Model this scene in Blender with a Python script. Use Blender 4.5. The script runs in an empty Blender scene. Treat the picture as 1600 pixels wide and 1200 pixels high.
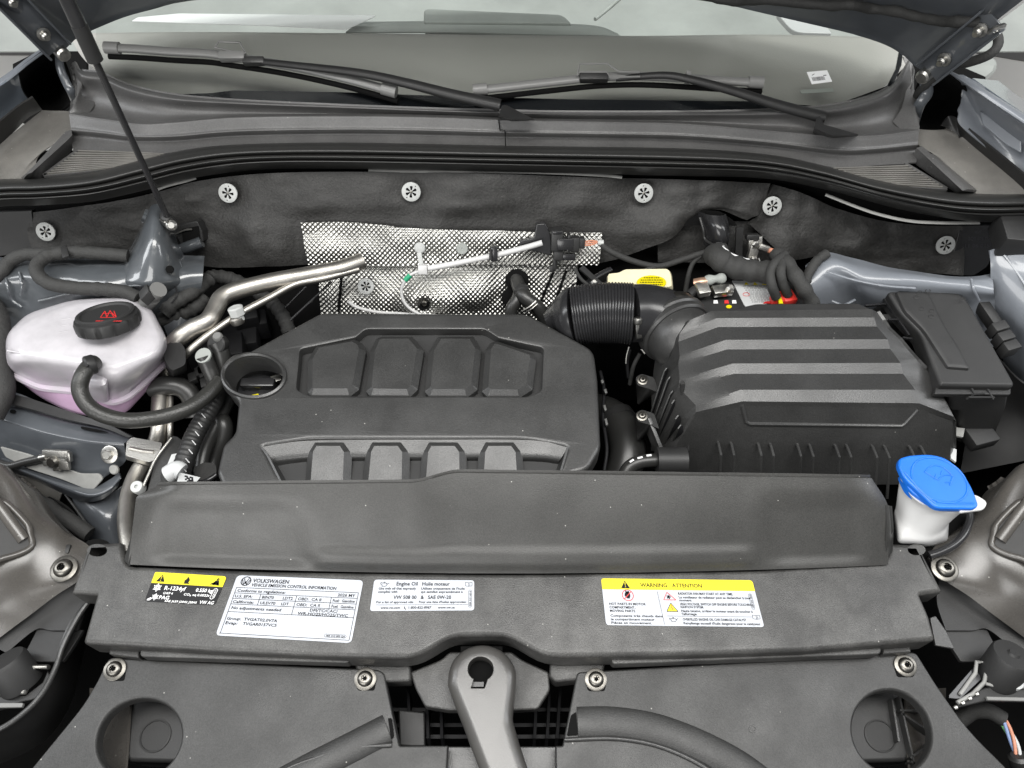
import bpy, bmesh, math, random
from mathutils import Vector, Matrix, Quaternion
from mathutils.geometry import tessellate_polygon
from mathutils import noise as mnoise
random.seed(7)
S = bpy.context.scene
C = S.collection
R = math.radians
PI = math.pi

# ------------------------------------------------------------------ camera
CAM = Vector((0.0, -0.31, 1.035))
PITCH = R(57.0)
FPX = 1200.0
cam_d = bpy.data.cameras.new('camera')
cam_d.sensor_width = 36.0
cam_d.lens = 27.0
cam_d.clip_start = 0.02
cam_d.clip_end = 100.0
cam = bpy.data.objects.new('camera', cam_d)
C.objects.link(cam)
cam.location = CAM
cam.rotation_euler = (PI / 2 - PITCH, 0, 0)
S.camera = cam

# ------------------------------------------------------------------ light
W = bpy.data.worlds.new('World')
S.world = W
W.use_nodes = True
bg = W.node_tree.nodes['Background']
bg.inputs[0].default_value = (0.93, 0.96, 1.0, 1)
bg.inputs[1].default_value = 0.24

def area(name, loc, target, sx, sy, power, col=(1, 1, 1)):
    d = bpy.data.lights.new(name, 'AREA')
    d.shape = 'RECTANGLE'
    d.size = sx
    d.size_y = sy
    d.energy = power
    d.color = col
    o = bpy.data.objects.new(name, d)
    C.objects.link(o)
    o.location = loc
    o.rotation_euler = (Vector(target) - Vector(loc)).to_track_quat('-Z', 'Y').to_euler()
    return o

area('ceiling_light', (0.1, 0.0, 2.4), (0.1, 0.15, 0), 2.6, 0.9, 84, (1, 0.985, 0.955))
area('ceiling_light', (-1.3, -2.3, 1.75), (0.0, 0.3, 0), 2.2, 1.3, 56, (1, 0.99, 0.97))
area('ceiling_light', (-2.2, 0.4, 1.7), (-0.1, 0.3, 0), 0.6, 2.2, 30, (0.96, 0.98, 1))
area('ceiling_light', (2.3, 0.5, 1.8), (0.1, 0.3, 0), 0.6, 2.2, 30, (0.98, 0.99, 1))
area('ceiling_light', (0.0, 1.55, 2.5), (0.0, 0.9, 0.1), 2.6, 0.8, 46, (1, 1, 1))
S.view_settings.view_transform = 'Standard'
S.view_settings.look = 'None'
S.view_settings.exposure = 0.10
S.view_settings.gamma = 1.0
S.cycles.max_bounces = 6
S.cycles.use_denoising = True

# ------------------------------------------------------------------ picture -> place
_f = Vector((0, math.cos(PITCH), -math.sin(PITCH)))
_u = Vector((0, math.sin(PITCH), math.cos(PITCH)))
def ray(px, py):
    return Vector((1, 0, 0)) * ((px - 800) / FPX) + _u * ((600 - py) / FPX) + _f
def P(px, py, z):
    d = ray(px, py)
    return CAM + d * ((z - CAM.z) / d.z)
def V(p):
    return p.copy() if isinstance(p, Vector) else P(p[0], p[1], p[2])

class Plane:
    """a plane in the place; px() gives its own 2D metres for a picture point, at() gives the 3D point"""
    def __init__(s, o=None, n=(0, 0, 1), z=None, three=None):
        if z is not None:
            o = Vector((0, 0, z)); n = Vector((0, 0, 1))
        if three:
            a, b, c = [V(q) for q in three]
            o = a; n = (b - a).cross(c - a).normalized()
            if n.z < 0: n = -n
            if abs(n.z) < 1e-4 and n.y > 0: n = -n
        s.o = Vector(o); s.n = Vector(n).normalized()
        ex = Vector((1, 0, 0)) - s.n * s.n.x
        s.ex = ex.normalized(); s.ey = s.n.cross(s.ex)
    def hit(s, px, py):
        d = ray(px, py)
        return CAM + d * ((s.o - CAM).dot(s.n) / d.dot(s.n))
    def px(s, px, py):
        q = s.hit(px, py) - s.o
        return (q.dot(s.ex), q.dot(s.ey))
    def at(s, u, v, h=0.0):
        return s.o + s.ex * u + s.ey * v + s.n * h
    def mat(s, px, py, h=0.0):
        m = Matrix((s.ex, s.ey, s.n)).transposed().to_4x4()
        m.translation = s.hit(px, py) + s.n * h
        return m

# ------------------------------------------------------------------ objects
def thing(name, label, cat, loc, group=None, mat=None):
    o = bpy.data.objects.new(name, None)
    C.objects.link(o)
    o.empty_display_size = 0.02
    if mat is not None:
        o.matrix_world = mat
    else:
        o.location = V(loc)
    o['label'] = label; o['category'] = cat
    if group: o['group'] = group
    o['_w'] = 1
    return o
def tag(o, label=None, cat=None, group=None, kind=None):
    if label: o['label'] = label
    if cat: o['category'] = cat
    if group: o['group'] = group
    if kind: o['kind'] = kind
    return o
def root_loc(o):
    while o.parent: o = o.parent
    return o.location
def smooth(me, ang=35):
    me.shade_smooth()
    me.set_sharp_from_angle(angle=R(ang))
def link(name, bm, mat, parent=None, ang=35, label=None):
    me = bpy.data.meshes.new(name)
    bmesh.ops.remove_doubles(bm, verts=bm.verts, dist=1e-6)
    bmesh.ops.recalc_face_normals(bm, faces=bm.faces)
    if parent is not None:
        off = root_loc(parent).copy()
    else:
        c = [v.co for v in bm.verts]
        off = Vector(((min(v.x for v in c) + max(v.x for v in c)) / 2, (min(v.y for v in c) + max(v.y for v in c)) / 2, min(v.z for v in c)))
    bm.transform(Matrix.Translation(-off))
    bm.to_mesh(me); bm.free()
    me.materials.append(mat)
    smooth(me, ang)
    o = bpy.data.objects.new(name, me)
    C.objects.link(o)
    if parent is not None: o.parent = parent
    else: o.location = off
    if label: o['label'] = label
    return o

# ------------------------------------------------------------------ outlines
def fillet(pts, n=5, closed=True):
    out = []
    N = len(pts)
    for i, p in enumerate(pts):
        r = p[2] if len(p) > 2 else 0
        if not r or (not closed and i in (0, N - 1)):
            out.append((p[0], p[1])); continue
        a = Vector(pts[i - 1][:2]); b = Vector(p[:2]); c = Vector(pts[(i + 1) % N][:2])
        d1 = (a - b); d2 = (c - b)
        rr = min(r, d1.length * 0.49, d2.length * 0.49)
        p1 = b + d1.normalized() * rr; p2 = b + d2.normalized() * rr
        for k in range(n + 1):
            t = k / n
            q = p1 * (1 - t) ** 2 + b * 2 * t * (1 - t) + p2 * t * t
            out.append((q.x, q.y))
    return out
def ellipse(cx, cy, rx, ry, n=32, rot=0):
    o = []
    for k in range(n):
        a = 2 * PI * k / n
        x, y = rx * math.cos(a), ry * math.sin(a)
        o.append((cx + x * math.cos(rot) - y * math.sin(rot), cy + x * math.sin(rot) + y * math.cos(rot)))
    return o
def rect(x0, y0, x1, y1, r=0):
    return [(x0, y0, r), (x1, y0, r), (x1, y1, r), (x0, y1, r)]
def parea(p):
    return sum(p[i - 1][0] * p[i][1] - p[i][0] * p[i - 1][1] for i in range(len(p))) / 2
def dedup(p):
    o = []
    for q in p:
        if not o or (Vector(q) - Vector(o[-1])).length > 1e-5: o.append(q)
    if len(o) > 1 and (Vector(o[0]) - Vector(o[-1])).length < 1e-5: o.pop()
    return o
def outline2(raw, cv):
    """corners (u, v, radius) in metres on a plane, counter-clockwise for outers"""
    o = []
    for p in raw:
        u, v = cv(p[0], p[1])
        r = 0
        if len(p) > 2 and p[2]:
            u2, v2 = cv(p[0] + 1, p[1]); u3, v3 = cv(p[0], p[1] + 1)
            r = p[2] * 0.5 * (math.hypot(u2 - u, v2 - v) + math.hypot(u3 - u, v3 - v))
        if not o or math.hypot(o[-1][0] - u, o[-1][1] - v) > 1e-5: o.append((u, v, r))
    if len(o) > 1 and math.hypot(o[0][0] - o[-1][0], o[0][1] - o[-1][1]) < 1e-5: o.pop()
    return o
def inset(p, d, n=4):
    """inset the corners by d, then round them: same number of points for every d"""
    N = len(p); c = []
    for i in range(N):
        a = Vector(p[i - 1][:2]); b = Vector(p[i][:2]); e = Vector(p[(i + 1) % N][:2])
        e1 = (b - a).normalized(); e2 = (e - b).normalized()
        n1 = Vector((-e1.y, e1.x)); n2 = Vector((-e2.y, e2.x))
        m = n1 + n2
        if m.length < 1e-6: m = n1.copy()
        m.normalize()
        k = max(m.dot(n1), 0.35)
        convex = e1.x * e2.y - e1.y * e2.x > 0
        q = b + m * (d / k)
        r = p[i][2]
        if r: r = max(r - d, 2e-5) if convex else r + d
        c.append((q.x, q.y, r))
    out = []
    for i in range(N):
        x, y, r = c[i]
        if not p[i][2]: out.append((x, y)); continue
        b = Vector((x, y)); d1 = Vector(c[i - 1][:2]) - b; d2 = Vector(c[(i + 1) % N][:2]) - b
        rr = min(r, d1.length * .49, d2.length * .49)
        p1 = b + d1.normalized() * rr; p2 = b + d2.normalized() * rr
        for k in range(n + 1):
            t = k / n
            q = p1 * (1 - t) ** 2 + b * 2 * t * (1 - t) + p2 * t * t
            out.append((q.x, q.y))
    return out
def prof(b, bh, seg):
    """rounded edge: (inset, depth) from the top face to the side"""
    if b <= 0: return [(0, 0)]
    return [(b * (1 - math.sin(k * PI / 2 / seg)), bh * (1 - math.cos(k * PI / 2 / seg))) if seg > 1 else ((b, 0), (0, bh))[k] for k in range(seg + 1)]

def plate_bm(bm, plane, outer, holes=(), th=0.02, b=0.003, bh=None, seg=3, hb=None, hbh=None, hseg=None, hth=None, h0=0.0, warp=None, bottom=True, meters=False):
    """a slab with rounded top edges and holes; outlines in picture points (x, y[, fillet]) seen on the plane"""
    bh = b if bh is None else bh
    hb = b if hb is None else hb
    hbh = hb if hbh is None else hbh
    hseg = hseg or seg
    cvf = (lambda x, y: (x, y)) if meters else plane.px
    A = outline2(outer, cvf)
    if parea(A) < 0: A.reverse()
    loops = [(A, prof(b, bh, seg), th)]
    for h in holes:
        q = outline2(h, cvf)
        if parea(q) > 0: q.reverse()
        loops.append((q, prof(hb, hbh, hseg), hth or th))
    def mk(u, v, d):
        p = plane.at(u, v, h0 - d)
        return bm.verts.new(warp(p) if warp else p)
    caps = []; bots = []
    for poly, pr, t in loops:
        rings = []
        for ins, dep in pr + [(0, t)]:
            q = inset(poly, ins)
            rings.append([mk(x, y, dep) for x, y in q])
        for r0, r1 in zip(rings, rings[1:]):
            n = len(r0)
            for i in range(n):
                bm.faces.new((r0[i], r0[(i + 1) % n], r1[(i + 1) % n], r1[i]))
        caps.append(rings[0]); bots.append(rings[-1])
    for rs in ([caps, bots] if bottom else [caps]):
        flat = [v for r in rs for v in r]
        loc2 = []
        for r in rs:
            loc2.append([Vector(((v.co - plane.o).dot(plane.ex), (v.co - plane.o).dot(plane.ey), 0)) for v in r])
        if len(rs) == 1 and not warp:
            try:
                bm.faces.new(rs[0]); continue
            except Exception: pass
        for t in tessellate_polygon(loc2):
            try: bm.faces.new([flat[i] for i in t])
            except Exception: pass
    return bm
def plate(name, mat, plane, outer, parent=None, ang=35, label=None, **k):
    bm = bmesh.new()
    if not isinstance(plane, Plane): plane = Plane(z=plane)
    plate_bm(bm, plane, outer, **k)
    o = link(name, bm, mat, parent, ang, label)
    if k.get('b', .003) > 0:
        w = o.modifiers.new('flat_faces', 'WEIGHTED_NORMAL'); w.keep_sharp = True; w.weight = 90
    return o

# ------------------------------------------------------------------ surfaces
def cr(p0, p1, p2, p3, t):
    return 0.5 * ((2 * p1) + (p2 - p0) * t + (2 * p0 - 5 * p1 + 4 * p2 - p3) * t * t + (3 * p1 - p0 - 3 * p2 + p3) * t ** 3)
def spline(pts, n, lin=False):
    pts = [V(p) for p in pts]
    m = len(pts)
    if m == 2: lin = True
    L = [0]
    for a, b in zip(pts, pts[1:]): L.append(L[-1] + max((b - a).length, 1e-9))
    out = []
    for k in range(n):
        s = L[-1] * k / (n - 1)
        i = 0
        while i < m - 2 and L[i + 1] < s: i += 1
        t = min(max((s - L[i]) / (L[i + 1] - L[i]), 0), 1)
        if lin: out.append(pts[i].lerp(pts[i + 1], t)); continue
        p0 = pts[i - 1] if i > 0 else pts[i] * 2 - pts[i + 1]
        p3 = pts[i + 2] if i + 2 < m else pts[i + 1] * 2 - pts[i]
        out.append(cr(p0, pts[i], pts[i + 1], p3, t))
    return out
def uspline(pts, n, lin=False):
    """n samples spread evenly over the control points, not over length (keeps lofted rows aligned)"""
    pts = [V(p) for p in pts]
    m = len(pts); out = []
    for k in range(n):
        s = (m - 1) * k / (n - 1)
        i = min(int(s), m - 2); t = s - i
        if lin or m == 2: out.append(pts[i].lerp(pts[i + 1], t)); continue
        p0 = pts[i - 1] if i > 0 else pts[i] * 2 - pts[i + 1]
        p3 = pts[i + 2] if i + 2 < m else pts[i + 1] * 2 - pts[i]
        out.append(cr(p0, pts[i], pts[i + 1], p3, t))
    return out
def grid_bm(bm, G, cu=False, cv=False):
    vs = [[bm.verts.new(p) for p in r] for r in G]
    nv, nu = len(vs), len(vs[0])
    for j in range(nv if cv else nv - 1):
        for i in range(nu if cu else nu - 1):
            a, b = vs[j][i], vs[j][(i + 1) % nu]
            c, d = vs[(j + 1) % nv][(i + 1) % nu], vs[(j + 1) % nv][i]
            try: bm.faces.new((a, b, c, d))
            except Exception: pass
    return vs
def loft_pts(rows, nu=24, nv=24, lu=False, lv=False, even=False):
    f = spline if even else uspline
    rr = [f(r, nu, lu) for r in rows]
    G = [[None] * nu for _ in range(nv)]
    for i in range(nu):
        col = uspline([r[i] for r in rr], nv, lv)
        for j in range(nv): G[j][i] = col[j]
    return G
def normals(G):
    nv, nu = len(G), len(G[0])
    N = [[None] * nu for _ in range(nv)]
    for j in range(nv):
        for i in range(nu):
            du = G[j][min(i + 1, nu - 1)] - G[j][max(i - 1, 0)]
            dv = G[min(j + 1, nv - 1)][i] - G[max(j - 1, 0)][i]
            n = du.cross(dv)
            if n.length < 1e-12: n = Vector((0, 0, 1))
            n.normalize()
            if n.dot(CAM - G[j][i]) < 0: n = -n
            N[j][i] = n
    return N
def sheet(name, mat, G, parent=None, disp=None, th=0.0, ang=50, label=None):
    """a surface grid with real thickness th (away from the camera side) and relief disp(u, v, p)"""
    N = normals(G)
    nv, nu = len(G), len(G[0])
    if disp:
        G = [[G[j][i] + N[j][i] * disp(i / (nu - 1), j / (nv - 1), G[j][i]) for i in range(nu)] for j in range(nv)]
    bm = bmesh.new()
    a = grid_bm(bm, G)
    if th:
        b = grid_bm(bm, [[G[j][i] - N[j][i] * th for i in range(nu)] for j in range(nv)])
        def strip(x, y):
            for k in range(len(x) - 1):
                try: bm.faces.new((x[k], x[k + 1], y[k + 1], y[k]))
                except Exception: pass
        strip(a[0], b[0]); strip(a[-1], b[-1])
        strip([r[0] for r in a], [r[0] for r in b]); strip([r[-1] for r in a], [r[-1] for r in b])
    return link(name, bm, mat, parent, ang, label)
def loft(name, mat, rows, parent=None, nu=24, nv=24, lu=False, lv=False, even=False, disp=None, th=0.003, ang=50, label=None):
    return sheet(name, mat, loft_pts(rows, nu, nv, lu, lv, even), parent, disp, th, ang, label)

def resample(poly, n):
    L = [0]; N = len(poly)
    for i in range(N):
        L.append(L[-1] + (Vector(poly[(i + 1) % N]) - Vector(poly[i])).length)
    out = []; i = 0
    for k in range(n):
        s = L[-1] * k / n
        while L[i + 1] < s: i += 1
        t = (s - L[i]) / max(L[i + 1] - L[i], 1e-9)
        a, b = poly[i], poly[(i + 1) % N]
        out.append((a[0] + (b[0] - a[0]) * t, a[1] + (b[1] - a[1]) * t))
    return out
def stack_bm(bm, secs, n=96, lin=True, sub=1, caps=True):
    """skin through closed outlines: secs = [(outline in picture points, z)]; all outlines start at the same corner"""
    rings = []
    for o, z in secs:
        q = resample(fillet(o), n)
        if callable(z): rings.append([P(x, y, z(x, y)) for x, y in q])
        else: rings.append([P(x, y, z) for x, y in q])
    if sub > 1:
        rr = []
        m = (len(rings) - 1) * sub + 1
        cols = [uspline([r[i] for r in rings], m, lin) for i in range(n)]
        rings = [[cols[i][j] for i in range(n)] for j in range(m)]
    vs = grid_bm(bm, rings, cu=True)
    if caps:
        for r in (vs[0], vs[-1]):
            ps = [v.co for v in r]
            for t in tessellate_polygon([ps]):
                try: bm.faces.new([r[i] for i in t])
                except Exception: pass
    return vs
def stack(name, mat, secs, parent=None, ang=40, label=None, **k):
    bm = bmesh.new(); stack_bm(bm, secs, **k)
    return link(name, bm, mat, parent, ang, label)

def tube_bm(bm, pts, r, n=12, res=6, rf=None, lin=False, flat=1.0, cap=True, ns=None):
    pts3 = [V(p) for p in pts]
    L = sum((b - a).length for a, b in zip(pts3, pts3[1:]))
    m = ns or max(2, len(pts3) * res)
    Q = pts3 if lin and ns is None else spline(pts3, m, lin)
    T = [(Q[min(i + 1, len(Q) - 1)] - Q[max(i - 1, 0)]).normalized() for i in range(len(Q))]
    up = Vector((0, 0, 1))
    if abs(T[0].dot(up)) > 0.9: up = Vector((0, 1, 0))
    x = T[0].cross(up).normalized()
    rings = []
    for i, q in enumerate(Q):
        x = (x - T[i] * x.dot(T[i])).normalized()
        y = T[i].cross(x)
        rr = rf(i / (len(Q) - 1)) if rf else r
        rings.append([q + x * (rr * math.cos(2 * PI * k / n)) + y * (rr * flat * math.sin(2 * PI * k / n)) for k in range(n)])
    vs = grid_bm(bm, rings, cu=True)
    if cap:
        bm.faces.new(vs[0]); bm.faces.new(vs[-1])
    return vs
def tube(name, mat, pts, r, parent=None, label=None, ang=50, **k):
    bm = bmesh.new(); tube_bm(bm, pts, r, **k)
    return link(name, bm, mat, parent, ang, label)
def lathe_bm(bm, pr, o, axis=(0, 0, 1), n=32, mod=None):
    axis = Vector(axis).normalized()
    up = Vector((0, 0, 1)) if abs(axis.z) < 0.9 else Vector((0, 1, 0))
    x = axis.cross(up).normalized(); y = axis.cross(x)
    o = V(o)
    rings = []
    for r, h in pr:
        ring = []
        for k in range(n):
            a = 2 * PI * k / n
            rr = max(r, 1e-5) * (mod(k, h) if mod else 1)
            ring.append(o + axis * h + x * (rr * math.cos(a)) + y * (rr * math.sin(a)))
        rings.append(ring)
    vs = grid_bm(bm, rings, cu=True)
    bm.faces.new(vs[0]); bm.faces.new(vs[-1])
def lathe(name, mat, pr, o, axis=(0, 0, 1), parent=None, n=32, mod=None, label=None, ang=35):
    bm = bmesh.new(); lathe_bm(bm, pr, o, axis, n, mod)
    return link(name, bm, mat, parent, ang, label)
def box_bm(bm, c, ex, ey, ez, bev=0.0):
    """box about c; ex, ey, ez are half-edge vectors"""
    c = V(c); ex, ey, ez = Vector(ex), Vector(ey), Vector(ez)
    vs = [bm.verts.new(c + ex * a + ey * b + ez * d) for d in (-1, 1) for a, b in ((-1, -1), (1, -1), (1, 1), (-1, 1))]
    fs = [bm.faces.new([vs[i] for i in f]) for f in ((3, 2, 1, 0), (4, 5, 6, 7), (0, 1, 5, 4), (1, 2, 6, 5), (2, 3, 7, 6), (3, 0, 4, 7))]
    if bev:
        es = list({e for f in fs for e in f.edges})
        bmesh.ops.bevel(bm, geom=es, offset=bev, segments=2, affect='EDGES', profile=0.5)
def box(name, mat, c, ex, ey, ez, parent=None, bev=0.002, label=None):
    bm = bmesh.new(); box_bm(bm, c, ex, ey, ez, bev)
    return link(name, bm, mat, parent, 35, label)
def bar_bm(bm, a, b, w, h, up=(0, 0, 1), bev=0.0):
    a, b = V(a), V(b)
    d = (b - a); t = d.normalized()
    s = t.cross(Vector(up)).normalized(); u = s.cross(t)
    box_bm(bm, (a + b) / 2, d / 2, s * w / 2, u * h / 2, bev)

# ------------------------------------------------------------------ materials
def mat(name, col, rough=0.5, metal=0.0, spec=0.5, coat=0.0, grain=0.0, gscale=800, var=0.0, vscale=30, dust=0.0, sss=0.0, trans=0.0, wave=None, col2=None, rvar=0.0, big=0.0, bscale=60, zramp=None, crough=0.08, cg=0.0):
    m = bpy.data.materials.new(name)
    m.use_nodes = True
    nt = m.node_tree; N = nt.nodes; Lk = nt.links
    b = N['Principled BSDF']
    b.inputs['Roughness'].default_value = rough
    b.inputs['Metallic'].default_value = metal
    b.inputs['Specular IOR Level'].default_value = spec
    b.inputs['Coat Weight'].default_value = coat
    b.inputs['Coat Roughness'].default_value = crough
    if sss:
        b.inputs['Subsurface Weight'].default_value = sss
        b.inputs['Subsurface Radius'].default_value = (0.02, 0.02, 0.02)
        b.inputs['Subsurface Scale'].default_value = 0.5
    if trans: b.inputs['Transmission Weight'].default_value = trans
    c4 = (*col, 1)
    b.inputs['Base Color'].default_value = c4
    tc = N.new('ShaderNodeTexCoord')
    def noi(scale, detail=3, rough_=0.55):
        n = N.new('ShaderNodeTexNoise')
        n.inputs['Scale'].default_value = scale
        n.inputs['Detail'].default_value = detail
        n.inputs['Roughness'].default_value = rough_
        Lk.new(tc.outputs['Object'], n.inputs['Vector'])
        return n
    colsock = None
    if zramp:
        sep = N.new('ShaderNodeSeparateXYZ'); Lk.new(tc.outputs['Object'], sep.inputs[0])
        mr = N.new('ShaderNodeMapRange')
        mr.inputs['From Min'].default_value = zramp[0]; mr.inputs['From Max'].default_value = zramp[1]
        Lk.new(sep.outputs['Z'], mr.inputs['Value'])
        mx = N.new('ShaderNodeMix'); mx.data_type = 'RGBA'
        mx.inputs['A'].default_value = (*zramp[2], 1); mx.inputs['B'].default_value = c4
        Lk.new(mr.outputs[0], mx.inputs['Factor'])
        colsock = mx.outputs['Result']
    if var or col2:
        n = noi(vscale, 5, 0.6)
        mr = N.new('ShaderNodeMapRange')
        mr.inputs['From Min'].default_value = 0.38; mr.inputs['From Max'].default_value = 0.68
        Lk.new(n.outputs[0], mr.inputs['Value'])
        mx = N.new('ShaderNodeMix'); mx.data_type = 'RGBA'
        k = 1 + var
        mx.inputs['A'].default_value = c4
        mx.inputs['B'].default_value = (*(col2 or [min(1, x * k) for x in col]), 1)
        if colsock: Lk.new(colsock, mx.inputs['A'])
        Lk.new(mr.outputs[0], mx.inputs['Factor'])
        colsock = mx.outputs['Result']
    if cg:
        n = noi(gscale * 0.8, 2, 0.7)
        mr = N.new('ShaderNodeMapRange')
        mr.inputs['From Min'].default_value = 0.3; mr.inputs['From Max'].default_value = 0.7
        mr.inputs['To Min'].default_value = 1 - cg; mr.inputs['To Max'].default_value = 1 + cg
        Lk.new(n.outputs[0], mr.inputs['Value'])
        mx = N.new('ShaderNodeMix'); mx.data_type = 'RGBA'; mx.blend_type = 'MULTIPLY'; mx.inputs['Factor'].default_value = 1.0
        mx.inputs['A'].default_value = c4
        if colsock: Lk.new(colsock, mx.inputs['A'])
        Lk.new(mr.outputs[0], mx.inputs['B'])
        colsock = mx.outputs['Result']
    if dust:
        vo = N.new('ShaderNodeTexVoronoi'); vo.inputs['Scale'].default_value = 95
        Lk.new(tc.outputs['Object'], vo.inputs['Vector'])
        lt = N.new('ShaderNodeMapRange')
        lt.inputs['From Min'].default_value = 0.055; lt.inputs['From Max'].default_value = 0.10
        lt.inputs['To Min'].default_value = 1; lt.inputs['To Max'].default_value = 0
        Lk.new(vo.outputs['Distance'], lt.inputs['Value'])
        sp = N.new('ShaderNodeSeparateColor'); Lk.new(vo.outputs['Color'], sp.inputs[0])
        gt = N.new('ShaderNodeMath'); gt.operation = 'GREATER_THAN'; gt.inputs[1].default_value = 1 - dust
        Lk.new(sp.outputs[0], gt.inputs[0])
        mu = N.new('ShaderNodeMath'); mu.operation = 'MULTIPLY'
        Lk.new(lt.outputs[0], mu.inputs[0]); Lk.new(gt.outputs[0], mu.inputs[1])
        m2 = N.new('ShaderNodeMath'); m2.operation = 'MULTIPLY'; m2.inputs[1].default_value = 0.55
        Lk.new(mu.outputs[0], m2.inputs[0])
        mx = N.new('ShaderNodeMix'); mx.data_type = 'RGBA'
        mx.inputs['A'].default_value = c4; mx.inputs['B'].default_value = (0.55, 0.54, 0.5, 1)
        if colsock: Lk.new(colsock, mx.inputs['A'])
        Lk.new(m2.outputs[0], mx.inputs['Factor'])
        colsock = mx.outputs['Result']
    if colsock: Lk.new(colsock, b.inputs['Base Color'])
    if rvar:
        n = noi(vscale * 1.7, 4)
        mr = N.new('ShaderNodeMapRange')
        mr.inputs['From Min'].default_value = 0.3; mr.inputs['From Max'].default_value = 0.7
        mr.inputs['To Min'].default_value = max(0.02, rough - rvar); mr.inputs['To Max'].default_value = min(1, rough + rvar)
        Lk.new(n.outputs[0], mr.inputs['Value']); Lk.new(mr.outputs[0], b.inputs['Roughness'])
    hs = None
    if grain:
        n = noi(gscale, 2)
        bp = N.new('ShaderNodeBump'); bp.inputs['Strength'].default_value = grain
        bp.inputs['Distance'].default_value = 0.001
        Lk.new(n.outputs[0], bp.inputs['Height'])
        hs = bp
    if big:
        n = noi(bscale, 3)
        bp = N.new('ShaderNodeBump'); bp.inputs['Strength'].default_value = big
        bp.inputs['Distance'].default_value = 0.004
        Lk.new(n.outputs[0], bp.inputs['Height'])
        if hs: Lk.new(hs.outputs[0], bp.inputs['Normal'])
        hs = bp
    if hs: Lk.new(hs.outputs[0], b.inputs['Normal'])
    return m

K = {}
K['carrier'] = mat('scuffed grained black plastic', (0.030, 0.0295, 0.0285), 0.43, spec=0.52, grain=0.35, gscale=620, cg=0.34, col2=(0.072, 0.071, 0.068), vscale=15, dust=0.10, rvar=0.10)
K['cover'] = mat('grained grey black plastic', (0.027, 0.027, 0.0265), 0.36, spec=0.62, grain=0.26, gscale=640, cg=0.28, var=0.35, vscale=10, dust=0.05, rvar=0.07)
K['panel'] = mat('flat grained black plastic', (0.021, 0.021, 0.0205), 0.44, spec=0.45, grain=0.28, gscale=640, cg=0.30, var=0.5, vscale=9, dust=0.08, rvar=0.09)
K['duct'] = mat('satin black plastic', (0.036, 0.0355, 0.0335), 0.41, spec=0.58, grain=0.22, gscale=640, cg=0.24, var=0.25, vscale=9, dust=0.14, rvar=0.05)
K['plastic'] = mat('black plastic', (0.019, 0.019, 0.019), 0.46, spec=0.4, grain=0.2, gscale=700, var=0.3, vscale=20)
K['plastic_gloss'] = mat('shiny black plastic', (0.018, 0.018, 0.019), 0.22, var=0.3, vscale=20)
K['plastic_matte'] = mat('matte black plastic', (0.020, 0.020, 0.020), 0.6, grain=0.3, gscale=700)
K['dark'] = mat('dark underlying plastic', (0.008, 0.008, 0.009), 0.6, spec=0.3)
K['void'] = mat('black shadowed metal', (0.004, 0.004, 0.004), 0.9, spec=0.15)  # near-black colour carries the shade of gaps and recesses
K['cowl'] = mat('grey grained cowl plastic', (0.084, 0.083, 0.082), 0.38, spec=0.6, grain=0.25, gscale=600, cg=0.18, var=0.3, vscale=12, dust=0.06)
K['tray'] = mat('dusty grey tray plastic', (0.13, 0.125, 0.115), 0.62, grain=0.4, gscale=500, var=0.5, vscale=14, dust=0.3)
K['rubber'] = mat('black rubber', (0.026, 0.026, 0.025), 0.36, spec=0.55, grain=0.12, gscale=900)
K['hose'] = mat('black braided rubber hose', (0.024, 0.024, 0.022), 0.36, grain=0.6, gscale=420)
K['tape'] = mat('black fabric tape', (0.028, 0.028, 0.027), 0.75, grain=0.6, gscale=600, big=0.4, bscale=90)
K['felt'] = mat('dark insulation felt', (0.021, 0.0205, 0.0195), 0.55, spec=0.42, grain=0.6, gscale=300, cg=0.3, big=0.25, bscale=130, var=0.3, vscale=18)
K['paint'] = mat('grey blue car paint', (0.135, 0.155, 0.18), 0.3, coat=1.0, var=0.12, vscale=8, crough=0.06)
K['paint_dark'] = mat('dark grey painted steel', (0.064, 0.070, 0.078), 0.32, coat=0.7, var=0.25, vscale=14, crough=0.1)
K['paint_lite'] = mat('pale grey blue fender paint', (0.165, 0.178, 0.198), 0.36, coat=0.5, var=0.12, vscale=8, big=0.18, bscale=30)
K['primer'] = mat('bare grey sealant patch', (0.24, 0.24, 0.23), 0.6, var=0.25, vscale=40)
K['steel'] = mat('brushed steel tube', (0.50, 0.48, 0.44), 0.42, metal=1.0, grain=0.25, gscale=500, var=-0.3, vscale=25)
K['alu'] = mat('cast aluminium', (0.50, 0.49, 0.46), 0.45, metal=1.0, grain=0.5, gscale=400)
K['zinc'] = mat('zinc plated bolt', (0.52, 0.51, 0.48), 0.35, metal=1.0, var=-0.4, vscale=90)
K['bolt_dark'] = mat('dark plated screw', (0.22, 0.21, 0.19), 0.36, metal=1.0, var=-0.4, vscale=120)
K['foil'] = mat('embossed aluminium foil', (0.55, 0.545, 0.515), 0.34, metal=1.0, var=-0.4, vscale=22)
K['clip'] = mat('pale grey clip plastic', (0.42, 0.43, 0.42), 0.42, var=0.1, vscale=60)
K['white'] = mat('white plastic', (0.56, 0.56, 0.555), 0.38, var=-0.06, vscale=20, sss=0.1)
K['cream'] = mat('cream plastic', (0.78, 0.72, 0.50), 0.4, var=-0.12, vscale=30, sss=0.1)
K['blue'] = mat('bright blue plastic', (0.012, 0.145, 0.62), 0.36, var=0.1, vscale=25, sss=0.05)
K['tank'] = mat('milky coolant tank plastic', (0.47, 0.455, 0.475), 0.26, spec=0.6, sss=0.2, zramp=(0.035, 0.13, (0.43, 0.335, 0.43)), var=-0.16, vscale=26)
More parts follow.
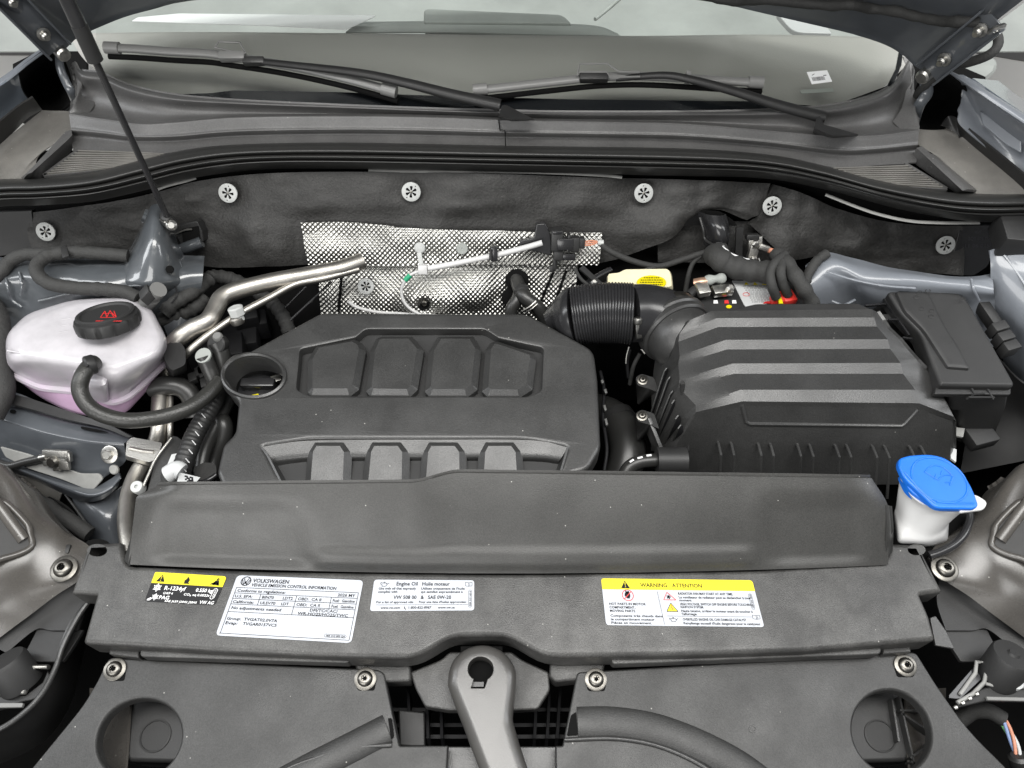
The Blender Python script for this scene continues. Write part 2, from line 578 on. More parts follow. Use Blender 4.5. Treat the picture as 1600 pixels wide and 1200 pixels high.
K['tank_low'] = mat('tank plastic over pink coolant', (0.37, 0.25, 0.355), 0.3, sss=0.1, var=0.25, vscale=16)
K['paper'] = mat('white label', (0.46, 0.48, 0.52), 0.34, var=-0.06, vscale=40)
K['paper2'] = mat('white paper', (0.50, 0.51, 0.51), 0.6)
K['label_black'] = mat('black label', (0.006, 0.006, 0.007), 0.4, spec=0.3)
K['paper_bright'] = mat('bright white paper', (0.82, 0.83, 0.83), 0.6)
K['yellow'] = mat('yellow label print', (0.66, 0.56, 0.0), 0.38)
K['ink'] = mat('black ink', (0.008, 0.008, 0.010), 0.6, spec=0.2)
K['ink_grey'] = mat('grey ink', (0.05, 0.05, 0.055), 0.6, spec=0.2)
K['ink_white'] = mat('white ink', (0.8, 0.8, 0.8), 0.5)
K['ink_red'] = mat('red ink', (0.62, 0.03, 0.03), 0.5)
K['red'] = mat('red plastic', (0.66, 0.04, 0.03), 0.4)
K['orange'] = mat('orange insulation', (0.55, 0.24, 0.15), 0.5)
K['green'] = mat('green tape', (0.02, 0.32, 0.16), 0.5)
K['wire_blue'] = mat('blue wire', (0.22, 0.30, 0.50), 0.45)
K['wire_green'] = mat('green wire', (0.18, 0.44, 0.18), 0.45)
K['copper'] = mat('copper lug', (0.66, 0.42, 0.30), 0.4, metal=0.8)
K['dash'] = mat('grey dashboard', (0.33, 0.325, 0.305), 0.7, grain=0.3, gscale=500)
K['seat'] = mat('pale grey interior trim', (0.26, 0.275, 0.26), 0.7, var=0.3, vscale=4)
K['frit'] = mat('black glass border', (0.008, 0.009, 0.011), 0.12)
K['floor'] = mat('white showroom floor', (0.78, 0.76, 0.72), 0.5, var=-0.08, vscale=2)
K['floor_dark'] = mat('dark floor band', (0.13, 0.125, 0.12), 0.5, var=0.2, vscale=3)
K['lever'] = mat('satin dark grey painted steel', (0.055, 0.053, 0.050), 0.30, spec=0.7, grain=0.12, gscale=500, var=0.15, vscale=20)

def glass_mat():
    m = bpy.data.materials.new('windscreen glass')
    m.use_nodes = True
    nt = m.node_tree; N = nt.nodes; Lk = nt.links
    N.remove(N['Principled BSDF'])
    out = N['Material Output']
    tr = N.new('ShaderNodeBsdfTransparent'); tr.inputs[0].default_value = (0.88, 0.90, 0.885, 1)
    gl = N.new('ShaderNodeBsdfGlossy'); gl.inputs['Roughness'].default_value = 0.015
    fr = N.new('ShaderNodeFresnel'); fr.inputs[0].default_value = 1.52
    mu = N.new('ShaderNodeMath'); mu.operation = 'MULTIPLY'; mu.inputs[1].default_value = 0.75
    Lk.new(fr.outputs[0], mu.inputs[0])
    mx = N.new('ShaderNodeMixShader')
    Lk.new(mu.outputs[0], mx.inputs[0]); Lk.new(tr.outputs[0], mx.inputs[1]); Lk.new(gl.outputs[0], mx.inputs[2])
    Lk.new(mx.outputs[0], out.inputs[0])
    return m
K['glass'] = glass_mat()
K['seat_dark'] = mat('mid grey plastic', (0.16, 0.16, 0.155), 0.45)
K['ink_grey2'] = mat('pale grey print', (0.42, 0.42, 0.42), 0.6)
K['paint_shaded'] = mat('shade-darkened blue grey glossy paint', (0.062, 0.068, 0.074), 0.3, coat=1.0, var=0.3, vscale=14, crough=0.06, big=0.25, bscale=34)  # body paint darkened to carry the left tower's shading
K['plastic_sheen'] = mat('smoky satin plastic', (0.056, 0.052, 0.047), 0.26, spec=0.65, grain=0.10, gscale=700, cg=0.15, var=0.4, vscale=8, dust=0.1, rvar=0.06)
K['blade_sheen'] = mat('wiper plastic with painted-in sheen', (0.20, 0.20, 0.195), 0.35)  # wiper plastic lightened to carry its overhead reflection

# ================================================================== the setting
def structure(o, *a):
    o['kind'] = 'structure'; return o
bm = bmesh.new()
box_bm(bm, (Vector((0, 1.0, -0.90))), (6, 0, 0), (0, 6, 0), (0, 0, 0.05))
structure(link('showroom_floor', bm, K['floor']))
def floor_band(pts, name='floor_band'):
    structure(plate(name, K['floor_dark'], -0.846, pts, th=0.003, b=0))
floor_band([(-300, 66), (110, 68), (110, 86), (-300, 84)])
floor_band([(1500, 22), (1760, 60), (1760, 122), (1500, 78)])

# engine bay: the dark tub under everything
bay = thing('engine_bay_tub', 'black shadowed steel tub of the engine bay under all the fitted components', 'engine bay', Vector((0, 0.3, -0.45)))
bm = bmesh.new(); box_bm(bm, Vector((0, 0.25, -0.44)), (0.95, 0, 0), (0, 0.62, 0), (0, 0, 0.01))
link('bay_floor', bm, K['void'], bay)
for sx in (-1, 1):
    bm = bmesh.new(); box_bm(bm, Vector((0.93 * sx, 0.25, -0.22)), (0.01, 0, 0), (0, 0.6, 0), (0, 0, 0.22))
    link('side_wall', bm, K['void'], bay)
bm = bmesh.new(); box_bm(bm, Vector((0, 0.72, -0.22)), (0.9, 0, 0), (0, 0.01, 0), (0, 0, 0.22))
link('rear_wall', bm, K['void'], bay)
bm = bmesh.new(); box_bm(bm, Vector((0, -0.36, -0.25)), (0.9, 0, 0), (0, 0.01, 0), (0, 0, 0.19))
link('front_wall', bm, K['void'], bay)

# ================================================================== windscreen, dashboard
GL = Plane(o=P(800, 168, 0.192), n=(0, -0.46, 0.888))
base_curve = [(150, 60), (150, 90), (159, 115), (180, 126), (202, 133), (270, 148), (371, 157), (540, 165), (700, 171), (867, 176), (1070, 175), (1195, 172), (1296, 165), (1364, 148), (1397, 128), (1409, 100), (1411, 80), (1400, 55)]
ws = thing('windscreen', 'clear curved windscreen over the grey dashboard behind the wipers', 'windscreen', GL.hit(800, 168))
bm = bmesh.new()
q = [GL.at(*GL.px(*p)) for p in [(150, -260)] + base_curve + [(1400, -260)]]
bm.faces.new([bm.verts.new(p) for p in q])
link('glass', bm, K['glass'], ws)
frit = [(258, 147), (330, 144), (362, 140), (540, 143), (700, 149), (900, 154), (1070, 156), (1180, 157), (1225, 160), (1270, 164), (1340, 158), (1388, 132), (1401, 106), (1406, 80), (1412, 80), (1410, 100), (1398, 129), (1365, 149), (1297, 166), (1195, 173), (1070, 176), (867, 177), (700, 172), (540, 166), (371, 158), (270, 149)]
plate('black_border', K['frit'], GL, frit, ws, th=0.002, b=0, h0=-0.003)
# dashboard
da = thing('dashboard', 'wide grey dashboard seen through the windscreen', 'dashboard', P(800, 60, 0.17))
loft('top_pad', K['dash'], [
    [(110, 52, .20), (300, 50, .20), (560, 52, .20), (970, 56, .20), (1200, 54, .20), (1440, 60, .20)],
    [(110, 58, .203), (300, 57, .203), (560, 60, .203), (970, 64, .203), (1200, 62, .203), (1440, 66, .203)],
    [(138, 100, .195), (300, 100, .19), (560, 100, .19), (970, 105, .19), (1200, 105, .19), (1412, 106, .195)],
    [(215, 160, .13), (330, 185, .13), (560, 190, .13), (970, 195, .13), (1200, 192, .13), (1345, 168, .13)]], da, nu=30, nv=20)
loft('lower_pad', K['seat'], [
    [(560, 34, .19), (700, 33, .19), (850, 36, .19), (930, 40, .19), (965, 52, .19)],
    [(555, 38, .195), (700, 37, .195), (850, 40, .195), (930, 44, .195), (968, 55, .195)],
    [(540, 50, .195), (700, 50, .195), (850, 54, .195), (930, 55, .195), (972, 57, .195)]], da, nu=24, nv=8)
plate('instrument_hood', K['seat'], 0.2, [(662, 15, 4), (670, 13, 4), (880, 22, 10), (893, 36, 3), (662, 34, 3)], da, th=0.05, b=0.004)
st = thing('cabin_interior', 'pale grey seats and trim of the cabin behind the dashboard', 'car interior', P(800, 0, 0.0))
loft('seat_back', K['seat'], [
    [(-200, -330, .1), (300, -330, .1), (800, -330, .1), (1300, -330, .1), (1800, -330, .1)],
    [(-200, -120, -.02), (300, -120, -.02), (800, -120, -.02), (1300, -120, -.02), (1800, -120, -.02)],
    [(-200, 80, -.05), (300, 80, -.05), (800, 80, -.05), (1300, 80, -.05), (1800, 80, -.05)]], st, nu=12, nv=8)
tube('steering_rim', K['seat'], [(930, 30, .1), (950, 14, .1), (975, -8, .12), (1010, -40, .13)], 0.004, st)
plate('white_panel', K['paper2'], 0.16, [(1212, 18, 6), (1275, 16, 4), (1300, 52, 2), (1240, 50, 12)], st, th=0.01, b=0.002)  # plain white plate behind the right part of the glass
pp = plate('paper_sheet', K['paper_bright'], 0.215, [(215, 27, 2), (280, 21, 2), (588, 24, 3), (570, 33, 4), (540, 46, 3), (420, 40, 2), (205, 33, 2)], None, th=0.001, b=0)
tag(pp, 'white paper sheet lying on the dashboard behind the windscreen', 'paper')

# ================================================================== open hood
HZ = R(59)
hd = Vector((0, -math.cos(HZ), math.sin(HZ)))
hood = thing('open_hood', 'dark grey painted underside of the raised hood above the windscreen', 'car hood', P(800, -20, 0.30))
edge = [(68, 66, .255), (98, 78, .255), (120, 60, .258), (143, 47, .262), (192, 26, .27), (240, 13, .272), (300, 0, .275), (480, -18, .28), (800, -30, .285), (980, -18, .285), (1104, 0, .28), (1195, 22, .28), (1262, 37, .275), (1330, 51, .27), (1381, 67, .265), (1411, 84, .258), (1434, 104, .252), (1458, 112, .25)]
e3 = [V(p) for p in edge]
rows = []
for s, k in ((0, .010), (.01, 0), (.03, 0), (.10, 0), (.22, 0), (.32, .0), (.5, 0), (.92, 0)):
    rows.append([p + hd * (s + 0.35 * (0 if s < .5 else (0.0))) + Vector((0, -k * .2, 0)) for p in e3])
Gh = loft_pts(rows, 64, 30)
def hood_d(u, v, p):
    return 0.006 * mnoise.noise(p * 5)
sheet('inner_panel', K['paint_dark'], Gh, hood, disp=hood_d, th=0.012)
# folded side flanges, outer edges of the hood skin
for side in (0, -1):
    bm = bmesh.new()
    a = e3[side] + hd * 0.06; b = e3[side] + hd * 0.9
    sx = -1 if side == 0 else 1
    grid_bm(bm, [[a, b], [a + Vector((sx * .02, .01, .01)), b + Vector((sx * .05, .01, .01))], [a + Vector((sx * .03, .03, .02)), b + Vector((sx * .06, .03, .02))]])
    link('outer_flange', bm, K['paint'], hood)
hp = Plane(o=e3[8] + hd * .3, n=Vector((0, -math.sin(HZ), -math.cos(HZ))))
# stiffening ribs pressed into the inner panel
def on_hood(px, py, h=0.0):
    """point on the hood panel seen at a picture point"""
    d = ray(px, py); best = None
    for r in Gh:
        for p in r:
            t = (p - CAM).dot(d) / d.length_squared
            e = (CAM + d * t - p).length
            if best is None or e < best[0]: best = (e, t)
    return CAM + d * (best[1] - h)
bm = bmesh.new(); tube_bm(bm, [on_hood(*p, .012) for p in [(1085, -12), (1110, -4), (1150, 2), (1200, 0), (1262, 6), (1300, 9), (1330, 8), (1362, 14), (1400, 18), (1430, 26), (1470, 33), (1500, 34), (1530, 34)]], 0.0085, rf=lambda t: 0.0075 + 0.0022 * mnoise.noise(Vector((t * 23, 0, 0))))
tag(link('wiring_loom', bm, K['tape']), 'black taped washer hose and wiring running along the raised hood', 'wiring')
tag(tube('washer_hose', K['tape'], [on_hood(1530, 34, .012), P(1552, 46, .33), P(1560, 66, .32), P(1548, 84, .31), P(1515, 97, .29), P(1480, 104, .27), P(1462, 118, .25), P(1440, 140, .22), P(1425, 165, .17)], 0.0075), 'black hose looping from the raised hood past the hinge to the fender', 'hose')
gm = lathe('grommet_ring', K['zinc'], [(.004, 0), (.011, 0), (.013, .003), (.011, .006), (.005, .006), (.004, .002)], on_hood(1556, 42, .02), axis=(0.3, -.7, -.5), n=20)
tag(gm, 'small pale clip ring at the hood edge above the hinge', 'clip')

# ------------------------------------------------------------------ hinges
def hinge(px, label, s):
    """px: list of picture points along the arm, s = +1 right, -1 left"""
    t = thing('hinge_assembly', label, 'hinge', V(px[0]), group='hood hinges')
    a, b = V(px[0]), V(px[1])
    d = (b - a).normalized()
    nrm = (CAM - a).normalized(); w = d.cross(nrm).normalized(); nrm = w.cross(d)
    if nrm.dot(CAM - a) < 0: nrm = -nrm
    def strip(off, wd, h, lift, name, mt):
        bm = bmesh.new()
        box_bm(bm, (a + b) / 2 + w * off + nrm * lift, d * (b - a).length / 2, w * wd / 2, nrm * h / 2, 0.0015)
        link(name, bm, mt, t)
    strip(0, .044, .004, 0.0, 'arm_plate', K['paint_dark'])
    strip(.020, .004, .016, .008, 'arm_flange', K['paint_dark'])
    strip(-.020, .004, .016, .008, 'arm_flange', K['paint_dark'])
    for f in (.28, .82):
        c = a.lerp(b, f)
        bm = bmesh.new()
        lathe_bm(bm, [(.009, .002), (.009, .005), (.0105, .005), (.0105, .007), (.0065, .008), (.0065, .016), (.004, .018), (.004, .022)], c, nrm, 12)
        link('hinge_bolt', bm, K['zinc'], t)
    bm = bmesh.new(); lathe_bm(bm, [(.011, -.004), (.011, .010), (.008, .013), (.004, .013)], a - d * .008, nrm, 16)
    link('pivot_pin', bm, K['zinc'], t)
    return t, a
th_, a = hinge([(1452, 112, .285), (1556, 28, .40)], 'right hood hinge arm with two bolts beside the hose loop', 1)
tube('lower_link', K['paint_dark'], [(1452, 110, .25), (1446, 128, .235), (1449, 145, .22), (1436, 165, .20), (1428, 190, .16)], 0.009, th_, flat=.4)
th_, a = hinge([(90, 76, .285), (-4, -20, .40)], 'left hood hinge arm with bolts beside the gas strut', -1)
tube('lower_link', K['paint_dark'], [(92, 82, .24), (94, 105, .23), (103, 128, .215), (112, 145, .20), (118, 160, .17)], 0.007, th_, flat=.4)

# ------------------------------------------------------------------ fenders
fr = thing('right_fender', 'pale grey blue front fender flange beside the right cowl tray', 'fender', P(1560, 220, .2), group='front fenders')
loft('outer_flange', K['paint_lite'], [
    [(1474, 108, .262), (1505, 128, .262), (1560, 166, .262), (1640, 220, .262), (1720, 280, .262)],
    [(1488, 112, .264), (1520, 130, .264), (1575, 168, .264), (1650, 222, .264), (1740, 286, .264)],
    [(1500, 118, .255), (1540, 140, .255), (1600, 178, .255), (1690, 232, .255), (1800, 300, .255)],
    [(1520, 128, .22), (1560, 152, .22), (1620, 188, .22), (1720, 246, .22), (1850, 320, .22)]], fr, nu=20, nv=10)
loft('inner_flange', K['paint_lite'], [
    [(1480, 113, .256), (1520, 141, .256), (1570, 176, .256), (1610, 204, .256), (1720, 284, .256)],
    [(1508, 140, .225), (1508, 141, .225), (1540, 190, .20), (1610, 243, .20), (1720, 320, .20)],
    [(1497, 175, .20), (1500, 195, .19), (1545, 232, .18), (1610, 282, .17), (1720, 360, .17)]], fr, nu=20, nv=10)
plate('raised_pad', K['paint_lite'], Plane(three=((1540, 190, .208), (1610, 243, .208), (1545, 225, .19))), [(1530, 172, 4), (1560, 190, 4), (1596, 218, 4), (1596, 240, 6), (1570, 225, 4), (1535, 195, 4)], fr, th=.006, b=.002)
loft('outer_skin', K['paint'], [
    [(1520, 122, .25), (1560, 150, .25), (1640, 205, .25), (1740, 280, .25)],
    [(1560, 126, .16), (1600, 156, .16), (1690, 210, .16), (1840, 290, .16)]], fr, nu=10, nv=6)
fl = thing('left_fender', 'dark grey painted front fender flange beside the left cowl tray', 'fender', P(20, 150, .2), group='front fenders')
loft('outer_flange', K['paint_lite'], [
    [(-170, 215, .255), (-80, 165, .255), (0, 122, .255), (40, 92, .255), (70, 72, .255)],
    [(-160, 222, .258), (-70, 168, .258), (4, 126, .258), (42, 97, .258), (73, 76, .258)],
    [(-155, 228, .256), (-68, 174, .256), (6, 131, .256), (44, 101, .256), (75, 79, .256)]], fl, nu=16, nv=6)
loft('inner_flange', K['paint'], [
    [(-155, 228, .256), (-68, 174, .256), (6, 131, .256), (28, 112, .256)],
    [(-140, 255, .21), (-50, 203, .21), (16, 158, .21), (34, 140, .22)],
    [(-120, 275, .18), (-30, 222, .18), (22, 185, .18), (46, 158, .19)]], fl, nu=16, nv=8)
loft('shade_sheet', K['void'], [  # black sheet stands in for the shaded gap by the hinge
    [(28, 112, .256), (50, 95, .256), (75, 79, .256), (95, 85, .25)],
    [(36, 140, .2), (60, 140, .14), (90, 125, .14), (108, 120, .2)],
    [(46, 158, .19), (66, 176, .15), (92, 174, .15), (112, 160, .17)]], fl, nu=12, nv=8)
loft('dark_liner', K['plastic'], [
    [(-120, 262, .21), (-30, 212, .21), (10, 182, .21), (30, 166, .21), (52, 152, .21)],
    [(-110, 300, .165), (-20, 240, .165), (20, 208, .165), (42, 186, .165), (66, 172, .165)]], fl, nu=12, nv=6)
fr2 = loft('shade_sheet', K['void'], [  # right-hand black sheet, shade of the gap put in as colour
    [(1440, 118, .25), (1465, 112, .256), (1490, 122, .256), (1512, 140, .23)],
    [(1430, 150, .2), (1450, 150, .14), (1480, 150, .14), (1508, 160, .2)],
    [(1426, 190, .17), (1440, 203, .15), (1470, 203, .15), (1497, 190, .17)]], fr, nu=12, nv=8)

mr = thing('door_mirror', 'grey rounded door mirror beyond the right fender', 'mirror', P(1520, 110, .3))
stack('mirror_cap', K['seat'], [
    ([(1478, 118, 10), (1500, 92, 10), (1545, 88, 10), (1558, 95, 10), (1556, 112, 14), (1535, 130, 8), (1524, 136, 4), (1490, 130, 8)], -.05),
    ([(1482, 116, 10), (1504, 94, 10), (1543, 91, 10), (1554, 97, 10), (1552, 110, 14), (1532, 126, 8), (1522, 131, 4), (1494, 126, 8)], -.04)], mr)

# black backing sheets added to keep the gaps behind the hinges dark
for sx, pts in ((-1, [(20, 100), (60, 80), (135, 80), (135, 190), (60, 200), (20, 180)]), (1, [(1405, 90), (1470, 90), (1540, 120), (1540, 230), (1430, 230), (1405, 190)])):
    pk = plate('pocket_backing', K['void'], .06, pts, fl if sx < 0 else fr, th=.01, b=0)
# ------------------------------------------------------------------ cowl
cw = thing('windscreen_cowl', 'grey grained plastic cowl cover between the windscreen and the engine bay', 'cowl panel', P(800, 210, .17))
Tedge = [(108, 178), (160, 186), (219, 194), (270, 192), (371, 184), (540, 182), (680, 184), (789, 188), (940, 191), (1070, 194), (1195, 204), (1306, 213), (1370, 212), (1436, 204)]
Bedge = [(114, 232), (160, 234), (202, 237), (287, 237), (371, 230), (540, 226), (680, 228), (789, 230), (940, 231), (1070, 234), (1195, 243), (1306, 260), (1370, 257), (1432, 252)]
def mixe(a, b, t, z, dy=0): return [(p[0] + (q[0] - p[0]) * t, p[1] + (q[1] - p[1]) * t + dy, z) for p, q in zip(a, b)]
loft('front_wall', K['cowl'], [
    mixe(Tedge, Bedge, -.10, .186), mixe(Tedge, Bedge, -.02, .192), mixe(Tedge, Bedge, .06, .190), mixe(Tedge, Bedge, .35, .180),
    mixe(Tedge, Bedge, .48, .176), mixe(Tedge, Bedge, .60, .162), mixe(Tedge, Bedge, .8, .158), mixe(Tedge, Bedge, 1.03, .156)], cw, nu=70, nv=44, th=.003)
gb = [(118, 98), (128, 112), (159, 117), (202, 135), (270, 150), (371, 159), (540, 167), (700, 173), (789, 175), (867, 177), (1070, 177), (1195, 174), (1296, 167), (1364, 150), (1397, 130), (1420, 95)]
te2 = [(108, 178), (130, 181), (160, 186), (219, 194), (270, 192), (371, 184), (540, 182), (680, 184), (789, 188), (867, 189), (1070, 194), (1195, 204), (1306, 213), (1370, 212), (1405, 209), (1436, 204)]
def mixw(t, z):
    return [(p[0] + (q[0] - p[0]) * t, p[1] + (q[1] - p[1]) * t, z if not callable(z) else z(p[0])) for p, q in zip(gb, te2)]
zz = lambda zc, ze: (lambda x: ze + (zc - ze) * max(0, 1 - abs((x - 770) / 650) ** 3))
loft('trough', K['cowl'], [
    [tuple([p[0], p[1] - 2]) + (0.0,) for p in gb] and [GL.hit(p[0], p[1] - 2) - GL.n * .004 for p in gb],
    [GL.hit(*p) + GL.n * .004 for p in gb], mixw(.12, zz(.193, .225)), mixw(.4, zz(.185, .195)), mixw(.75, zz(.178, .178)), mixw(.97, .182)], cw, nu=90, nv=36, th=.003)
# joint in the middle
bm = bmesh.new()
for pl in ([(779, 187), (781, 203), (789, 204), (790, 229)],):
    tube_bm(bm, [(x, y, .196 - .0008 * max(0, y - 187)) for x, y in pl], .0009, n=6, lin=True)
link('panel_joint', bm, K['void'], cw)
loft('end_cap', K['cowl'], [
    [(115, 97, .225), (112, 100, .22), (116, 118, .215)], [(127, 128, .21), (121, 140, .205), (122, 150, .20)],
    [(129, 150, .195), (118, 168, .195), (108, 177, .192)], [(150, 160, .18), (140, 176, .18), (130, 182, .18)]], cw, nu=10, nv=14)
loft('end_cap', K['cowl'], [
    [(1411, 88, .225), (1424, 96, .22), (1428, 110, .215)], [(1418, 120, .205), (1428, 130, .205), (1424, 150, .20)],
    [(1410, 165, .195), (1425, 182, .195), (1437, 203, .192)], [(1395, 190, .18), (1405, 200, .18), (1412, 207, .18)]], cw, nu=10, nv=14)
# side trays
loft('side_tray', K['tray'], [
    [(66, 172, .168), (80, 173, .165), (95, 173, .165), (112, 174, .165)],
    [(20, 208, .166), (50, 205, .158), (85, 203, .158), (112, 203, .158)],
    [(-90, 290, .16), (-40, 275, .15), (20, 275, .15), (60, 245, .15)],
    [(-150, 340, .15), (-60, 310, .14), (10, 300, .14), (60, 275, .14)]], cw, nu=16, nv=20)
loft('side_tray', K['tray'], [
    [(1424, 200, .165), (1450, 203, .165), (1475, 202, .165), (1482, 196, .168)],
    [(1434, 225, .158), (1470, 222, .158), (1500, 222, .158), (1530, 232, .16)],
    [(1470, 250, .15), (1510, 275, .15), (1560, 290, .15), (1620, 290, .16)],
    [(1470, 280, .14), (1530, 305, .14), (1600, 320, .14), (1700, 340, .15)]], cw, nu=16, nv=20)
loft('tray_rim', K['plastic'], [
    [(1473, 196, .18), (1481, 182, .185), (1490, 184, .19), (1500, 192, .19), (1560, 240, .185), (1640, 305, .18)],
    [(1478, 200, .17), (1490, 205, .17), (1500, 214, .165), (1510, 220, .16), (1575, 275, .155), (1630, 325, .15)]], cw, nu=24, nv=6)
# triangular braces at the ends of the vents
def brace(p, label=None):
    bm = bmesh.new()
    stack_bm(bm, [([q[:2] for q in p[0]], .175), ([q[:2] for q in p[1]], .145)], n=24)
    link('vent_brace', bm, K['cowl'], cw)
brace((([(103, 205), (112, 203), (113, 212), (48, 271), (40, 273)]), ([(103, 215), (116, 225), (112, 236), (62, 283), (30, 280)])))
brace((([(1432, 231), (1440, 228), (1448, 234), (1512, 296), (1504, 298)]), ([(1424, 252), (1440, 240), (1460, 240), (1530, 300), (1496, 304)])))
# vent grilles with their slats
def vent(corner, n, label):
    t = thing('cowl_vent', label, 'vent grille', P(*corner[0], .15), group='cowl vents')
    A, B, Cc, D = corner          # back-left, back-right, front-right, front-left
    L = lambda a, b, f: (a[0] + (b[0] - a[0]) * f, a[1] + (b[1] - a[1]) * f)
    plate('vent_floor', K['void'], 0.120, [A, B, Cc, D], t, th=.004, b=0)
    bm = bmesh.new()
    for a, b in ((A, B), (B, Cc), (Cc, D), (D, A)): bar_bm(bm, (*a, .152), (*b, .152), .006, .008)
    link('vent_frame', bm, K['cowl'], t)
    for k in range(1, n):
        f = k / n
        bm = bmesh.new()
        bar_bm(bm, (*L(A, D, f), .156), (*L(B, Cc, f), .156), .0022, .006)
        link('slat', bm, K['tray'], t)
    bm = bmesh.new()
    for k in range(1, 14):
        bar_bm(bm, (*L(A, B, k / 14), .146), (*L(D, Cc, k / 14), .146), .0012, .004)
    link('cross_bars', bm, K['cowl'], t)
vent([(128, 233), (262, 240), (205, 262), (70, 276)], 11, 'slatted cowl vent at the foot of the gas strut')
vent([(1295, 262), (1412, 257), (1478, 297), (1370, 290)], 11, 'slatted cowl vent beside the right fender tray')

# rubber seal across the bay
sl = thing('hood_seal', 'long black rubber hood seal curving across the back of the engine bay', 'rubber seal', P(800, 245, .17))
Ts = [(-120, 290), (0, 282), (50, 281), (101, 277), (150, 270), (202, 256), (287, 236), (371, 227), (540, 224), (800, 229), (1060, 233), (1195, 242), (1280, 258), (1364, 281), (1465, 300), (1540, 305), (1600, 305), (1720, 300)]
Bs = [(-120, 335), (0, 323), (60, 321), (135, 316), (180, 308), (236, 295), (304, 278), (405, 265), (540, 264), (800, 269), (1060, 275), (1195, 279), (1296, 298), (1397, 325), (1480, 341), (1532, 347), (1600, 346), (1720, 345)]
def ms(t, z): return [(p[0] + (q[0] - p[0]) * t, p[1] + (q[1] - p[1]) * t, z) for p, q in zip(Ts, Bs)]
loft('seal_lip', K['rubber'], [ms(-.05, .150), ms(0, .166), ms(.12, .176), ms(.26, .178), ms(.36, .174), ms(.43, .165)], sl, nu=80, nv=22, th=.004)
loft('seal_rib', K['rubber'], [ms(.40, .160), ms(.45, .170), ms(.53, .172), ms(.60, .166), ms(.65, .158)], sl, nu=80, nv=18, th=.003)
loft('seal_flange', K['rubber'], [ms(.62, .156), ms(.66, .160), ms(.72, .160), ms(.80, .152), ms(.95, .134), ms(1.0, .126)], sl, nu=80, nv=16, th=.003)
# pale body edge glimpsed under the seal
pe = thing('plenum_edge', 'pale painted steel edge glimpsed under the rubber seal', 'body panel', P(800, 275, .13))
for pl in ([(576, 266), (605, 267), (700, 268), (850, 270), (940, 274), (972, 277)], [(240, 298), (262, 290), (290, 283), (306, 278)], [(1290, 304), (1330, 320), (1370, 334), (1420, 345), (1470, 348), (1530, 348)]):
    tube('edge_strip', K['primer'], [(x, y, .122) for x, y in pl], .0035, pe, flat=.5, n=8)

# ------------------------------------------------------------------ firewall insulation
FW = Plane(three=((800, 275, .125), (400, 275, .125), (800, 415, -.005)))
def FH(px, py, h=0.0): return FW.hit(px, py) + FW.n * h
clips_fw = [(74, 361), (358, 301), (643, 299), (1005, 301), (1205, 321), (1475, 382)]
c3 = [FH(*c) for c in clips_fw]
def ss_(a, b, x):
    t = min(max((x - a) / (b - a), 0), 1); return t * t * (3 - 2 * t)
fa0 = FW.px(470, 380)[0]; fa1 = FW.px(945, 380)[0]; fb1 = FW.px(700, 345)[1]
def felt_d(u, v, p):
    d = 0.009 * mnoise.noise(p * 9) + 0.007 * mnoise.noise(p * 22)
    d += 0.0022 * mnoise.noise(p * 60)
    a_ = (p - FW.o).dot(FW.ex); b_ = (p - FW.o).dot(FW.ey)
    k = ss_(fa0 - .04, fa0, a_) * (1 - ss_(fa1, fa1 + .04, a_)) * (1 - ss_(fb1, fb1 + .03, b_))
    d = d * (1 - k) - .006 * k
    for c in c3:
        r = (p - c).length
        d -= 0.014 * math.exp(-(r / .045) ** 2)
        q = p - c
        d += 0.012 * math.exp(-((q.x - .035) / .03) ** 2 - ((q.z + .06) / .05) ** 2)
    return d
def insul(name, label, rows, nu, nv):
    g = loft_pts([[FH(*p, h) for p, h in r] for r in rows], nu, nv)
    o = sheet(name, K['felt'], g, None, disp=felt_d, th=.012)
    return tag(o, label, 'insulation', group='firewall insulation mats')
top = [(44, 332), (135, 322), (236, 303), (304, 284), (405, 272), (540, 269), (700, 271), (800, 273), (930, 278), (1060, 281), (1140, 284), (1206, 287)]
mid = [(40, 358), (135, 352), (236, 340), (320, 340), (420, 340), (540, 338), (700, 338), (800, 340), (930, 343), (1050, 335), (1110, 318), (1192, 332)]
bot = [(50, 388), (120, 398), (195, 392), (330, 418), (420, 416), (540, 414), (700, 412), (800, 412), (930, 414), (1040, 372), (1100, 326), (1168, 346)]
insul('insulation_mat', 'long black insulation mat across the firewall behind the engine', [[(p, -.004) for p in top], [(p, .004) for p in mid], [(p, 0) for p in bot]], 110, 36)
insul('insulation_mat', 'short black insulation mat over the right strut tower', [
    [(p, .004) for p in [(1210, 288), (1250, 300), (1300, 322), (1350, 338), (1395, 347), (1450, 352), (1502, 352)]],
    [(p, .010) for p in [(1185, 338), (1240, 342), (1300, 358), (1350, 372), (1395, 382), (1450, 388), (1505, 392)]],
    [(p, .008) for p in [(1170, 350), (1232, 402), (1290, 396), (1340, 408), (1395, 420), (1450, 426), (1497, 426)]]], 60, 30)
insul('insulation_mat', 'flat black insulation mat between the harness arch and the strut brace', [
    [(p, -.018) for p in [(1035, 350), (1100, 350), (1160, 350), (1230, 350)]],
    [(p, -.018) for p in [(1030, 380), (1100, 385), (1160, 390), (1240, 395)]],
    [(p, -.018) for p in [(1030, 412), (1100, 414), (1160, 418), (1260, 440)]]], 24, 16)
bk = thing('firewall', 'dark steel firewall behind the insulation mats', 'firewall', FH(800, 400, -.05))
loft('firewall_sheet', K['void'], [[FH(x, 240, -.045) for x in (-200, 400, 1100, 1800)], [FH(x, 420, -.045) for x in (-200, 400, 1100, 1800)], [FH(x, 640, -.045) for x in (-200, 400, 1100, 1800)]], bk, nu=8, nv=8)
